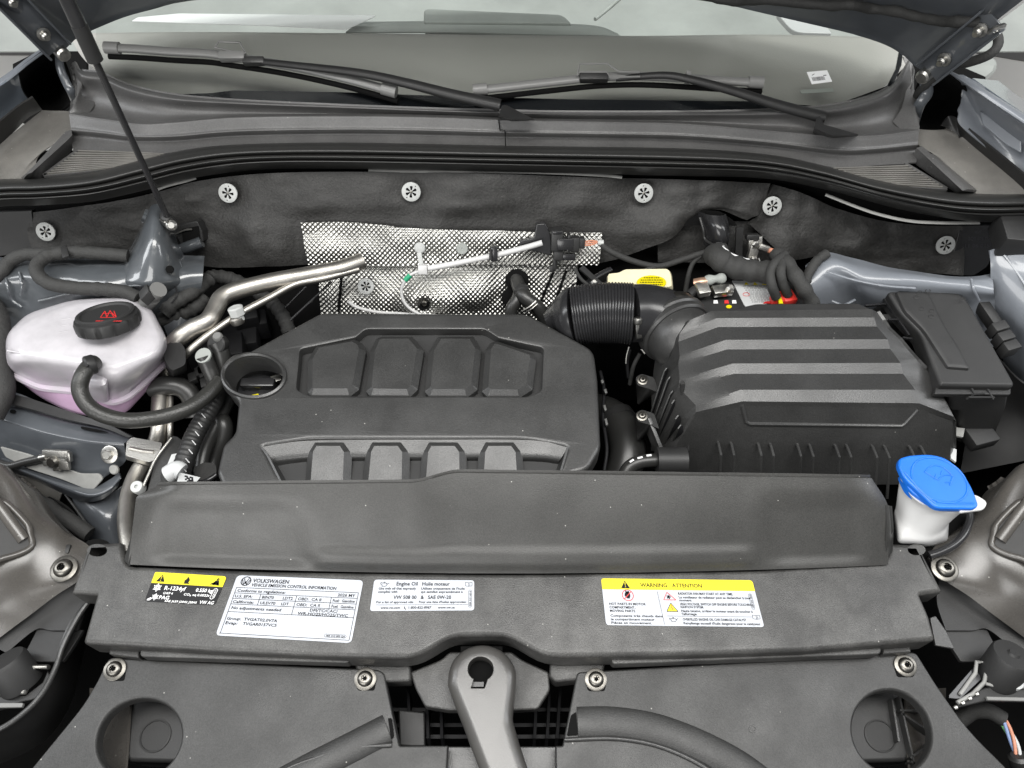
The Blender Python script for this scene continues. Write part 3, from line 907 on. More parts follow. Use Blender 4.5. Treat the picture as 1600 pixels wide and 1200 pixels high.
plate('end_bracket', K['plastic_gloss'], FW, [(1500, 352), (1566, 350, 4), (1572, 380, 6), (1548, 390, 8), (1545, 415, 8), (1520, 432, 8), (1480, 428)], bk, th=.012, b=.002, h0=.002)
plate('end_bracket', K['plastic'], FW, [(-60, 335), (45, 330), (52, 395), (-60, 410)], bk, th=.012, b=.002, h0=-.008)

# ================================================================== fasteners
def rot_to(n, spin=0.0):
    n = Vector(n).normalized()
    return (n.to_track_quat('Z', 'Y').to_matrix() @ Matrix.Rotation(spin, 3, 'Z')).to_4x4()
_mesh = {}
def mesh_of(key, mat_, fn, ang=35):
    if key not in _mesh:
        bm = bmesh.new(); fn(bm)
        bmesh.ops.recalc_face_normals(bm, faces=bm.faces)
        me = bpy.data.meshes.new(key.split('|')[-1]); bm.to_mesh(me); bm.free()
        me.materials.append(mat_); smooth(me, ang); _mesh[key] = me
    return _mesh[key]
def put(name, me, parent, scale=1.0):
    o = bpy.data.objects.new(name, me); C.objects.link(o); o.parent = parent
    o.scale = (scale,) * 3
    return o
O0 = Vector((0, 0, 0))
def f_washer(bm): lathe_bm(bm, [(.0035, 0), (.0135, 0), (.0140, .0006), (.0140, .0020), (.0125, .0026), (.0035, .0026)], O0, n=28)
def f_head(bm):
    lathe_bm(bm, [(.0092, .0022), (.0098, .0030), (.0096, .0046), (.0078, .0072), (.0060, .0080), (.0042, .0081), (.0038, .0055), (.0010, .0055)], O0, n=28)
def f_torx(bm):
    pts = []
    for k in range(24):
        r = .0031 if (k // 2) % 2 else .0019
        a = 2 * PI * k / 24
        pts.append((r * math.cos(a), r * math.sin(a)))
    v = [bm.verts.new((x, y, .0062)) for x, y in pts]; bm.faces.new(v)
    w = [bm.verts.new((x, y, .0084)) for x, y in pts]
    for k in range(24): bm.faces.new((v[k], v[(k + 1) % 24], w[(k + 1) % 24], w[k]))
def f_hex(bm): lathe_bm(bm, [(.0078, .002), (.0080, .0088), (.0068, .0100), (.003, .0100)], O0, n=6)
def screw(pos, n, label, scale=1.0, group='screws on the front panels', dark=True, kind='torx', spin=0.0, washer=True):
    m = rot_to(n, spin); m.translation = pos
    t = thing('screw' if kind == 'torx' else 'bolt', label, 'screw' if kind == 'torx' else 'bolt', None, group, mat=m)
    mt = K['bolt_dark'] if dark else K['zinc']
    d = 'd' if dark else 'z'
    if washer: put('washer', mesh_of(d + '|washer', mt, f_washer), t, scale)
    if kind == 'torx':
        put('head', mesh_of(d + '|head', mt, f_head), t, scale)
        put('torx_socket', mesh_of('s|torx_socket', K['void'], f_torx), t, scale)
    else:
        put('hex_head', mesh_of(d + '|hex_head', mt, f_hex, 20), t, scale)
    return t
def f_disc(bm):
    outer = ellipse(0, 0, .0145, .0145, 36)
    holes = []
    for k in range(6):
        a = 2 * PI * k / 6 + .3
        c, s = math.cos(a), math.sin(a)
        def T(r, w): return (r * c - w * s, r * s + w * c)
        holes.append([T(.0022, .0008), T(.0080, .0023), T(.0090, 0), T(.0080, -.0023), T(.0022, -.0008)])
    for a in (.75, 3.9):
        holes.append(ellipse(.0108 * math.cos(a), .0108 * math.sin(a), .0009, .0009, 8))
    plate_bm(bm, Plane(z=0), outer, holes, th=.0022, b=.0007, seg=2, h0=.0024, hb=.0001, hseg=1, meters=True)
def f_cup(bm): lathe_bm(bm, [(.001, .0002), (.0135, .0002), (.0138, .0006), (.001, .0006)], O0, n=24)
def f_pin(bm): lathe_bm(bm, [(.002, .0006), (.002, .0030), (.0012, .0034)], O0, n=10)
def push_clip(pos, n, label, spin=0.0, scale=1.0):
    m = rot_to(n, spin); m.translation = pos
    t = thing('push_clip', label, 'clip', None, 'round push clips', mat=m)
    put('slotted_disc', mesh_of('c|slotted_disc', K['clip'], f_disc), t, scale)
    put('dark_backing', mesh_of('c|dark_backing', K['void'], f_cup), t, scale)
    put('centre_pin', mesh_of('c|centre_pin', K['bolt_dark'], f_pin), t, scale)
    return t
for (x, y), sp, lb in zip(clips_fw, (.2, .6, .1, .9, .4, 1.2), (
        'round pale clip at the far left end of the insulation mat', 'round pale clip on the insulation above the heat shield end, right of the gas strut',
        'round pale clip on the insulation directly above the foil heat shield', 'round pale clip on the insulation left of the harness arch',
        'round pale clip where two insulation mats meet above the battery', 'round pale clip on the right insulation mat above the fuse box')):
    p = FH(x, y, .004)
    nn = (FW.n + Vector((0.05 * math.sin(sp * 9), -.12, .10))).normalized()
    push_clip(p, nn, lb, sp, 1.13)

# ================================================================== carrier cover
Z0 = 0.0
cc = thing('carrier_cover', 'wide scuffed black plastic cover across the front of the engine bay carrying the stickers', 'front cover', P(800, 950, -.05))
out = [(137, 849, 4), (190, 846, 5), (196, 874, 4), (204, 884, 6), (420, 892), (800, 896), (1180, 890), (1376, 876, 6), (1388, 866, 4), (1390, 848, 4), (1436, 850, 5), (1474, 924, 3), (1438, 929, 2), (1453, 963, 2), (1463, 1000, 6),
       (1250, 1018, 20), (1060, 1024), (852, 1027, 26), (795, 993, 18), (707, 993, 18), (648, 1029, 26), (540, 1027), (340, 1018), (128, 1005, 6), (150, 929, 2), (110, 927, 3)]
plate('top_face', K['carrier'], Z0, out, cc, holes=[ellipse(152, 860, 15, 9, 24), ellipse(1432, 859, 13, 8, 24)], th=.045, b=.007, seg=4, hb=.001)
plate('hole_floor', K['void'], -.03, ellipse(152, 858, 24, 16), cc, th=.004, b=0)
plate('hole_floor', K['void'], -.03, ellipse(1432, 857, 24, 16), cc, th=.004, b=0)
plate('front_lip', K['carrier'], -.020, [(220, 1010, 3), (545, 1021, 3), (546, 1036, 6), (218, 1026, 6)], cc, th=.02, b=.002)
plate('front_lip', K['carrier'], -.020, [(954, 1026, 3), (1377, 1010, 3), (1377, 1022, 6), (957, 1038, 6)], cc, th=.02, b=.002)
plate('clip_tab', K['carrier'], -.030, [(172, 1006), (217, 1008), (217, 1028, 2), (170, 1022, 2)], cc, th=.015, b=.002)
plate('clip_tab', K['carrier'], -.030, [(1380, 1008), (1422, 1006), (1424, 1019, 2), (1380, 1022, 2)], cc, th=.015, b=.002)
plate('support_block', K['carrier'], -.050, [(548, 1022, 2), (640, 1028, 3), (642, 1064, 5), (600, 1066, 3), (560, 1058, 3)], cc, th=.03, b=.004)
plate('support_block', K['carrier'], -.050, [(860, 1030, 3), (950, 1024, 2), (940, 1058, 3), (868, 1066, 5), (858, 1056, 3)], cc, th=.03, b=.004)
for x, y in ((661, 899), (662, 897)): pass

# ------------------------------------------------------------------ lower front panels
def panel(pts, hole, label, ribs, sgn):
    t = thing('front_panel', label, 'front panel', P(pts[0][0], pts[0][1], -.06), group='lower front panels')
    plate('panel_face', K['panel'], -.045, pts, t, holes=[hole], th=.018, b=.0025, hb=.004, hbh=.006, seg=3)
    return t
pl_ = panel([(170, 1027, 8), (590, 1046, 6), (600, 1051, 6), (624, 1165, 2), (700, 1165), (690, 1330), (-60, 1330), (52, 1197), (130, 1102, 60), (152, 1064)],
      ellipse(217, 1154, 68, 60, 44, rot=-.55), 'left lower black front panel with a large round hole', None, -1)
pr_ = panel([(902, 1050, 6), (1420, 1018, 6), (1432, 1020, 6), (1462, 1068), (1512, 1140, 60), (1570, 1197), (1660, 1330), (870, 1330), (868, 1165, 2), (879, 1165, 2)],
      ellipse(1394, 1143, 60, 66, 44, rot=-.55), 'right lower black front panel with a large round hole', None, 1)
# swelling channels on the panels
def channel(p, parent, r0):
    bm = bmesh.new()
    tube_bm(bm, [P(x, y, z) for x, y, z in p], r0, n=24, flat=.38, res=8)
    link('air_channel', bm, K['panel'], parent)
channel([(606, 1139, -.0475), (540, 1173, -.0475), (470, 1209, -.0475), (400, 1250, -.048), (300, 1330, -.049)], pl_, .020)
channel([(902, 1130, -.0475), (960, 1130, -.0475), (1030, 1142, -.0475), (1110, 1174, -.0475), (1180, 1216, -.048), (1260, 1290, -.049)], pr_, .021)
plate('channel_mouth', K['void'], -.0405, [(606, 1122, 2), (612, 1122, 2), (615, 1150, 2), (611, 1155, 2)], pl_, th=.004, b=0)
plate('channel_mouth', K['void'], -.0405, [(892, 1118, 2), (900, 1112, 2), (903, 1148, 2), (886, 1149, 2)], pr_, th=.004, b=0)
for pts in ([(612, 1164), (560, 1168), (500, 1182), (440, 1206), (400, 1240)],): 
    tube('panel_bead', K['cover'], [(x, y, -.043) for x, y in pts], .0028, pl_, n=8)
tube('panel_bead', K['cover'], [(x, y, -.043) for x, y in [(882, 1156), (960, 1154), (1030, 1166), (1100, 1198), (1150, 1240)]], .0028, pr_, n=8)
tube('mould_ring', K['cover'], [(*q, -.0446) for q in ellipse(1176, 1139, 5, 5, 16)] + [(1181, 1139, -.0446)], .0007, pr_, n=6)
for (x, y), n_, lb in (((180, 1046), 0, 'left outermost screw on the left lower front panel'), ((571, 1061), .5, 'dark screw at the inner end of the left lower front panel beside the latch lever'),
                   ((931, 1062), .9, 'dark screw at the inner end of the right lower front panel beside the latch lever'), ((1414, 1040), 1.3, 'right outermost screw on the right lower front panel')):
    plate('screw_slot', K['void'], -.0445, [(x - 17, y + 2, 3), (x + 17, y + 2, 3), (x + 14, y + 18, 4), (x - 12, y + 18, 4)], pl_ if x < 800 else pr_, th=.001, b=0)
    screw(P(x, y, -.0445), (0, -.06, 1), lb, 1.06, spin=n_)
# things seen inside the round holes
def under(sgn, label, cx):
    t = thing('headlamp_bracket', label, 'bracket', P(cx, 1150, -.12), group='brackets under the panel holes')
    f = lambda x: cx + (x - 216) * sgn
    plate('bracket_box', K['plastic'], -.105, [(f(205), 1080, 2), (f(300), 1070), (f(300), 1170), (f(270), 1192, 6), (f(200), 1190, 6), (f(195), 1180, 4)], t, th=.05, b=.006)
    lathe('round_boss', K['plastic_matte'], [(.001, .0), (.021, .0), (.021, .0016), (.019, .002), (.0185, .0009), (.001, .0009)], P(f(243), 1150, -.105), parent=t)
    loft('side_flap', K['plastic_sheen'], [[(f(204), 1078, -.10), (f(200), 1150, -.10), (f(196), 1200, -.10)], [(f(140), 1075, -.15), (f(140), 1150, -.15), (f(140), 1215, -.15)]], t, nu=6, nv=6)
    return t
under(1, 'dark bracket with a round boss inside the left panel hole', 216)
t = under(-1, 'dark bracket with a round boss and bracing ribs inside the right panel hole', 1402)
for a, b in (((1401, 1090), (1425, 1200)), ((1402, 1112), (1440, 1112)), ((1404, 1116), (1456, 1150)), ((1418, 1186), (1458, 1156)), ((1419, 1192), (1450, 1205)), ((1390, 1095), (1400, 1160))):
    bm = bmesh.new(); bar_bm(bm, (*a, -.10), (*b, -.10), .0025, .02); link('bracing_rib', bm, K['cover'], t)

# ------------------------------------------------------------------ latch lever and plate
lp = thing('latch_plate', 'dark cast plate behind the hood latch lever', 'latch plate', P(750, 1060, -.07))
plate('plate_body', K['carrier'], -.060, [(640, 1050, 4), (690, 1030, 8), (702, 1018, 6), (800, 1018, 6), (815, 1030, 8), (858, 1050, 4), (859, 1078, 4), (840, 1108, 5), (800, 1110, 3), (700, 1110), (664, 1104, 5), (650, 1078, 4)], lp, th=.02, b=.003)
lv = thing('latch_lever', 'satin grey hood latch lever with a keyhole opening', 'lever', P(750, 1060, -.03))
arc = [(753 + 54 * math.cos(a), 1056 + 52 * math.sin(a)) for a in [PI + .0 + PI * k / 16 for k in range(17)]]
lev = arc + [(806, 1075), (803, 1100), (801, 1122, 6), (812, 1160), (829, 1210), (862, 1300), (790, 1300), (748, 1200), (722, 1130), (704, 1085), (698, 1068)]
key = [(751 + 20 * math.cos(a), 1045 + 19 * math.sin(a)) for a in [PI * .68 + (2 * PI - PI * .36) * k / 24 for k in range(25)]] + [(757, 1075, 1), (736, 1075, 1)]
plate('lever_arm', K['lever'], -.012, lev, lv, holes=[key], th=.028, b=.015, bh=.016, seg=5, hb=.001)
plate('keyhole_floor', K['void'], -.034, [(720, 1010), (785, 1010), (785, 1080), (720, 1080)], lv, th=.003, b=0)
bm = bmesh.new(); bar_bm(bm, (738, 1070, -.026), (756, 1070, -.026), .006, .006); link('catch', bm, K['plastic_gloss'], lv)
# grille opening under the lever
gp = thing('grille_shelf', 'dark slatted shelf low behind the latch lever', 'grille', P(750, 1170, -.14))
plate('shelf_face', K['cover'], -.075, [(624, 1166, 2), (880, 1166, 2), (890, 1330), (610, 1330)], gp, th=.01, b=.002)
for x in (640, 668, 690, 838, 858, 874):
    bm = bmesh.new(); bar_bm(bm, (x, 1085, -.17), (x + (750 - x) * .04, 1166, -.14), .004, .04); link('upright', bm, K['dark'], gp)
for y, zz_ in ((1110, -.17), (1134, -.16), (1152, -.15)):
    bm = bmesh.new(); bar_bm(bm, (600, y, zz_), (900, y, zz_), .005, .012); link('slat', bm, K['dark'], gp)
plate('shiny_bracket', K['plastic'], -.12, [(622, 1108, 2), (664, 1112, 2), (664, 1166), (624, 1166)], gp, th=.02, b=.003)

# ================================================================== air duct
dt = thing('air_duct_cover', 'smooth satin black air duct cover between the front cover and the engine', 'air duct', P(800, 830, .02))
def ss(a, b, x):
    t = min(max((x - a) / (b - a), 0), 1); return t * t * (3 - 2 * t)
ux = [200, 222, 250, 300, 420, 540, 640, 672, 700, 730, 800, 1000, 1200, 1300, 1350, 1374, 1388]
def edge_y(x):
    if x < 640: return 757 - (x - 200) * .009
    if x < 720:
        t = (x - 640) / 80; t = t * t * (3 - 2 * t); return 753 - 16 * t
    return 737 + (x - 720) * .013
def bot_y(x):
    return 882 + 14 * (1 - ((x - 800) / 600) ** 2)
def lx(x, t):      # sides lean in towards the back
    if x < 420: return x + (420 - x) / 220 * (15 * t + 30 * ss(.80, 1.0, t) ** 1.6)
    if x > 1200: return x - (x - 1200) / 188 * (-2 * t + 32 * ss(.55, 1.1, t) ** 1.3)
    return x
N_U, N_V = 150, 60
def duct_pt(u, v):
    """v: 0 front bottom edge .. 0.8 crest .. 1 behind"""
    x = 200 + 1188 * u
    e = min(u, 1 - u)
    if v <= .84:
        t = v / .84
        y = bot_y(x) + (edge_y(x) - bot_y(x)) * t
        z = .004 + .074 * (t + .05 * math.sin(t * PI))
        z -= .014 * (1 - min(1, e / .05)) ** 2 * t
        return P(lx(x, t), y, z)
    t = (v - .84) / .16
    q = P(lx(x, 1), edge_y(x), .078 - .014 * (1 - min(1, e / .05)) ** 2)
    return q + Vector((0, .012 * t, -.050 * t))
G = [[duct_pt(i / (N_U - 1), j / (N_V - 1)) for i in range(N_U)] for j in range(N_V)]
def ss(a, b, x):
    t = min(max((x - a) / (b - a), 0), 1); return t * t * (3 - 2 * t)
def duct_d(u, v, p):
    x = 200 + 1188 * u
    d = 0
    # pressed-in fields at both ends
    k = ss(.0, .12, v) * (1 - ss(.50, .74, v))
    xl = 455 + 30 * (1 - v)
    d -= .0045 * k * ss(225, 270, x) * (1 - ss(xl - 30, xl + 24, x))
    d -= .005 * k * ss(1172, 1232, x) * (1 - ss(1330, 1370, x))
    # lower fold along the front
    d += .0042 * ss(.0, .10, v) * (1 - ss(.14, .26, v)) * ss(470, 520, x) * (1 - ss(1160, 1200, x))
    # shoulder line below the crest
    return d + .0006 * mnoise.noise(p * 14)
sheet('duct_shell', K['duct'], G, dt, disp=duct_d, th=.004)
loft('end_seal', K['rubber'], [[(194, 874, .002), (204, 840, .02), (214, 800, .035)], [(202, 884, .004), (212, 845, .024), (222, 803, .04)], [(206, 884, -.01), (216, 850, .01), (226, 810, .02)]], dt, nu=8, nv=6)
loft('end_seal', K['rubber'], [[(1383, 874, .006), (1387, 840, .03), (1384, 790, .05)], [(1390, 866, .004), (1393, 835, .026), (1390, 790, .046)], [(1390, 868, -.01), (1391, 840, .01), (1388, 796, .03)]], dt, nu=8, nv=6)

# ================================================================== engine cover
ec = thing('engine_cover', 'large angular grained black engine cover with four raised pads', 'engine cover', P(640, 620, 0))
ECz = .060
EP = Plane(three=((640, 700, ECz - .002), (900, 700, ECz - .002), (640, 500, ECz + .006)))
eout = [(502, 487, 10), (824, 489, 10), (928, 546, 14), (934, 592), (939, 700, 10), (918, 736, 14), (872, 745), (886, 699, 6), (820, 687, 10), (480, 687, 10), (412, 698, 6), (420, 712, 20), (452, 775), (352, 775), (338, 738, 6), (348, 694, 8), (367, 676, 8), (372, 626, 6),
        (356, 612, 14), (342, 590, 14), (347, 566, 16), (366, 550, 10), (384, 551, 4)]
ring_h = ellipse(397, 589, 47, 31, 40)
rec = [(469, 545, 5), (556, 527, 5), (571, 514, 5), (757, 514, 5), (779, 528, 5), (849, 543, 5), (846, 610, 7), (824, 619, 6), (484, 618, 6), (463, 608, 6)]
low = [(384, 703, 3), (480, 688, 6), (580, 686), (680, 686), (820, 688, 6), (885, 700, 4), (878, 800), (420, 800)]
plate('cover_shell', K['cover'], EP, eout, ec, holes=[rec, ring_h], th=.040, b=.007, seg=4, hb=.0034, hbh=.0034, hseg=2, hth=.02)
plate('recess_floor', K['plastic_matte'], EP, [(460, 505), (860, 505), (860, 625), (455, 625)], ec, th=.004, b=0, h0=-.0175)
def pad(pts, h, b, bh):
    plate('raised_pad', K['cover'], EP, pts, ec, th=.018 + h, b=b, bh=bh, seg=1, h0=h, ang=25)
ph = .003
pad([(480, 560, 2), (493, 538, 2), (553, 527, 2), (567, 535, 3), (571, 545, 2), (560, 606, 2), (546, 617, 2), (484, 617, 2), (479, 610, 2)], ph, .0095, .0085)
pad([(577, 548, 2), (587, 526, 2), (596, 523, 2), (644, 523, 2), (662, 544, 2), (652, 606, 2), (640, 618, 2), (578, 617, 2), (571, 609, 2)], ph, .0095, .0085)
pad([(669, 548, 2), (684, 523, 2), (740, 523, 2), (752, 544, 2), (746, 606, 2), (730, 618, 2), (671, 618, 2), (663, 609, 2)], ph, .0095, .0085)
pad([(758, 545, 2), (766, 533, 2), (776, 530, 2), (835, 550, 2), (838, 560, 2), (832, 606, 2), (812, 619, 2), (762, 618, 2), (753, 609, 2)], ph, .0095, .0085)
# stepped front: sloping band, lower shelf and the pads running over it
fz = .0
loft('front_band', K['cover'], [
    [EP.at(*EP.px(*p), .0) for p in [(408, 699), (440, 693), (500, 688), (680, 687), (830, 688), (887, 699)]],
    [EP.at(*EP.px(*p), -.006) for p in [(418, 716), (450, 712), (500, 709), (680, 709), (830, 710), (876, 715)]],
    [EP.at(*EP.px(*p), -.016) for p in [(424, 722), (455, 717), (500, 714), (680, 713), (830, 714), (872, 718)]]], ec, nu=40, nv=12, th=.003)
plate('front_shelf', K['plastic_matte'], EP, [(415, 712), (880, 712), (872, 790), (448, 790)], ec, th=.004, b=0, h0=-.0155)
loft('shelf_end', K['cover'], [
    [EP.at(*EP.px(*p), .0005) for p in [(410, 698), (420, 712), (436, 744), (452, 775)]],
    [EP.at(*EP.px(*p), -.02) for p in [(418, 702), (428, 716), (446, 746), (462, 775)]]], ec, nu=12, nv=4)
loft('shelf_end', K['cover'], [
    [EP.at(*EP.px(*p), .0005) for p in [(886, 698), (879, 722), (872, 746)]],
    [EP.at(*EP.px(*p), -.02) for p in [(876, 704), (869, 724), (862, 746)]]], ec, nu=12, nv=4)
EP2 = Plane(o=EP.hit(640, 712) + EP.n * -.012, n=(EP.n + Vector((0, -.20, 0))).normalized())
for pts in ([(482, 707, 2), (492, 690, 2), (540, 690, 2), (551, 706, 2), (548, 800), (474, 800)], [(572, 707, 2), (581, 690, 2), (629, 690, 2), (641, 706, 2), (640, 800), (562, 800)],
            [(660, 707, 2), (669, 690, 2), (717, 690, 2), (729, 706, 2), (731, 800), (652, 800)], [(748, 707, 2), (757, 690, 2), (804, 690, 2), (816, 706, 2), (822, 800), (742, 800)]):
    plate('lower_pad', K['cover'], EP2, pts, ec, th=.02, b=.010, bh=.009, seg=1, h0=.013, ang=25)
# filler ring
rc_ = EP.hit(397, 589)
bm = bmesh.new()
A = [EP.at(*EP.px(*q), .004) for q in ellipse(397, 588, 51, 36, 40)]
B = [EP.at(*EP.px(*q), .0055) for q in ellipse(397, 588, 48, 33, 40)]
B2 = [EP.at(*EP.px(*q), .003) for q in ellipse(397, 588, 45.5, 31, 40)]
Cc = [p - Vector((0, -.004, .040)) for p in [EP.at(*EP.px(*q), 0) for q in ellipse(399, 588, 43, 28, 40)]]
A0 = [EP.at(*EP.px(*q), -.01) for q in ellipse(397, 588, 54, 38, 40)]
grid_bm(bm, [A0, A, B, B2, Cc], cu=True)
link('filler_ring', bm, K['cover'], ec)
fc = thing('oil_filler_cap', 'black oil filler cap deep in the ring of the engine cover', 'oil cap', P(404, 608, -.02))
plate('cap_base', K['void'], -.012, ellipse(398, 592, 56, 34), fc, th=.006, b=0)
lathe('cap_disc', K['plastic_gloss'], [(.001, .0), (.031, 0), (.032, .004), (.030, .009), (.001, .010)], P(404, 614, -.004), parent=fc)
bm = bmesh.new(); box_bm(bm, P(404, 601, .012), (.027, 0, 0), (0, .008, 0), (0, 0, .009), .003); link('cap_grip', bm, K['plastic_gloss'], fc)
plate('yellow_mark', K['yellow'], .0075, [(393, 617, 1), (404, 615, 1), (404, 619, 1), (393, 620, 1)], fc, th=.0006, b=0)
bm = bmesh.new(); box_bm(bm, P(428, 594, -.004), (.012, .004, 0), (-.002, .006, 0), (0, 0, .004), .001); link('metal_tab', bm, K['zinc'], fc)
eb = thing('engine_block', 'dark engine body mostly hidden under the engine cover', 'engine', P(640, 640, -.2))
stack('block_body', K['void'], [([(400, 570, 6), (520, 500, 10), (820, 500, 10), (915, 560, 10), (925, 735), (360, 750)], -.02), ([(400, 570, 6), (520, 500, 10), (820, 500, 10), (915, 560, 10), (925, 735), (360, 750)], -.3)], eb, n=40)

# ================================================================== air filter box
ab = thing('air_filter_box', 'black air filter box with stepped louvred lid and a ribbed front', 'air filter', P(1270, 600, -.1))
rows = [
    [(1030, 520, .03), (1078, 500, .114), (1112, 486, .118), (1362, 483, .118), (1371, 488, .108), (1380, 520, .0)],
    [(1022, 572, .0), (1062, 521, .104), (1120, 497, .118), (1366, 496, .118), (1380, 501, .104), (1392, 540, -.01)],
    [(1020, 590, -.01), (1060, 534, .097), (1122, 511, .112), (1370, 510, .112), (1388, 514, .097), (1400, 555, -.02)],
    [(1018, 612, -.02), (1062, 556, .080), (1134, 531, .095), (1387, 530, .095), (1406, 531, .083), (1414, 575, -.03)],
    [(1018, 626, -.02), (1060, 569, .072), (1136, 546, .089), (1391, 545, .089), (1419, 547, .074), (1428, 590, -.03)],
    [(1018, 648, -.03), (1062, 592, .056), (1145, 568, .072), (1407, 567, .072), (1434, 564, .060), (1440, 608, -.04)],
    [(1020, 660, -.03), (1060, 605, .048), (1147, 584, .066), (1411, 584, .066), (1449, 579, .052), (1456, 622, -.05)],
    [(1028, 690, -.05), (1087, 633, .034), (1157, 609, .049), (1430, 609, .049), (1466, 606, .040), (1474, 655, -.05)],
    [(1036, 706, -.05), (1087, 644, .027), (1160, 627, .043), (1436, 630, .043), (1490, 651, .025), (1490, 700, -.05)],
    [(1040, 720, -.055), (1083, 656, .014), (1164, 635, .034), (1432, 638, .034), (1489, 659, .012), (1489, 705, -.05)],
    [(1046, 760, -.09), (1066, 745, -.085), (1150, 757, -.085), (1440, 757, -.085), (1482, 745, -.085), (1480, 750, -.09)]]
G = []
for r in rows:
    p = [V(q) for q in r]; o = []
    ns = [8, 8, 26, 6, 6]
    for a, b, n in zip(p, p[1:], ns):
        for k in range(n): o.append(a.lerp(b, k / n))
    o.append(p[-1]); G.append(o)
G2 = []
for a, b in zip(G, G[1:]):
    for k in range(4): G2.append([x.lerp(y, k / 4) for x, y in zip(a, b)])
G2.append(G[-1])
o = sheet('lid_shell', K['cover'], G2, ab, th=.004, ang=18)
bv = o.modifiers.new('soft_edges', 'BEVEL'); bv.width = .0022; bv.segments = 2; bv.limit_method = 'ANGLE'; bv.angle_limit = R(16)
plate('back_lip', K['plastic'], .112, [(1128, 486, 3), (1182, 474, 3), (1340, 473, 3), (1366, 484, 3), (1362, 490), (1120, 492)], ab, th=.05, b=.003)
# dark pockets at the left ends of the louvres
for pts, z in (([(1062, 524), (1114, 502), (1130, 506), (1074, 522)], .1085), ([(1064, 557), (1128, 537), (1146, 541), (1074, 556)], .0955), ([(1064, 594), (1138, 574), (1156, 579), (1072, 592)], .0815)): pass
for tri in ([(1058, 528, .088), (1054, 548, .06), (1051, 560, .045), (1049, 558, .045), (1052, 545, .06)], [(1063, 562, .074), (1060, 582, .05), (1057, 598, .03), (1054, 594, .03), (1057, 580, .05)], [(1066, 598, .06), (1066, 618, .035), (1065, 634, .02), (1062, 631, .02), (1062, 615, .035)]):
    bm = bmesh.new(); tube_bm(bm, [tri[0], tri[1], tri[2]], .0035, n=6, lin=True, rf=lambda t: .0042 * (1 - .5 * t)); link('notch_edge', bm, K['cover'], ab)
# raised outline on the front face
FF = Plane(three=((1164, 636, .034), (1432, 638, .034), (1290, 757, -.085)))
bm = bmesh.new()
tube_bm(bm, [FF.hit(*p) for p in [(1160, 634), (1166, 659), (1172, 662), (1408, 665), (1414, 662), (1434, 640)]], .003, n=8, res=5, lin=True, flat=.8)
link('pressed_line', bm, K['cover'], ab)
for x in (1122, 1142, 1184, 1203, 1245, 1264, 1304, 1322, 1362, 1381, 1420, 1438):
    k = (x - 1122) / 320
    yt = 692 + 6 * k
    a = FF.hit(x, yt); b = FF.hit(x - 5, 765)
    bm = bmesh.new()
    tube_bm(bm, [a + FF.n * -.006, a + FF.n * .004, a.lerp(b, .10) + FF.n * .021, b + FF.n * .024], .0023, n=8, lin=True)
    link('front_rib', bm, K['cover'], ab)
for (x0, y0), (x1, y1) in (((1038, 578), (1014, 655)), ((1043, 592), (1018, 666)), ((1047, 614), (1022, 680)), ((1050, 628), (1025, 690)), ((1056, 652), (1034, 704)), ((1060, 667), (1045, 706))):
    k_ = (y0 - 578) * .0004
    e = [(x0 + 4, y0 - 3, .052 - k_), (x0, y0 + 2, .050 - k_), (x1, y1, -.030 - k_)]
    f_ = [(x0 + 8, y0 - 1, .030 - k_), (x0 + 9, y0 + 10, .026 - k_), (x1 + 11, y1 + 8, -.055 - k_)]
    fin = loft('side_fin', K['dark'], [e, f_], ab, nu=8, nv=3, lu=True, lv=True, th=.0015)  # dark face and lighter edge paint in the fin's shade and highlight
    tube('fin_edge', K['cover'], e, .0013, fin, n=6, lin=True)
plate('fin_backing', K['plastic'], Plane(three=((1050, 575, .042), (1015, 700, -.07), (1060, 700, -.03))), [(1040, 560), (1056, 566), (1068, 706), (1010, 706), (1012, 640)], ab, th=.003, b=0, h0=-.012)
# mounting ears with screws, hose stub
for (x, y), lb in (((1004, 594), 'upper small screw on the left side of the air filter box'), ((1003, 650), 'lower small screw on the left side of the air filter box')):
    stack('mount_ear', K['cover'], [([(993, y - 4, 3), (1002, y - 10, 3), (1022, y - 4, 3), (1030, y + 20), (1016, y + 14), (996, y + 8, 3)], .0), ([(993, y - 2, 3), (1002, y - 8, 3), (1022, y - 2, 3), (1030, y + 22), (1016, y + 26), (996, y + 40, 3)], -.06)], ab, n=30)
    screw(P(x, y, .001), (0, -.1, 1), lb, .62, group='screws on the air filter box')
bm = bmesh.new(); bar_bm(bm, (1010, 655, -.01), (1030, 706, -.03), .006, .03, bev=.001); link('mount_strut', bm, K['cover'], ab)
hb_ = thing('vent_hose', 'short grey hose with worn white marks ending in a black sleeve beside the air box', 'hose', P(1010, 720, -.02))
tube('hose_body', K['rubber'], [(972, 752, -.03), (982, 732, -.02), (1000, 722, -.015), (1030, 719, -.015)], .011, hb_)
tube('sleeve', K['plastic'], [(1026, 720, -.015), (1072, 720, -.015)], .021, hb_, n=24)
for a, b in (((984, 722), (990, 718)), ((996, 716), (1004, 714)), ((1010, 712), (1018, 711))):
    tube('paint_mark', K['ink_white'], [(*a, -.003), (*b, -.003)], .0016, hb_, flat=.4, n=6)

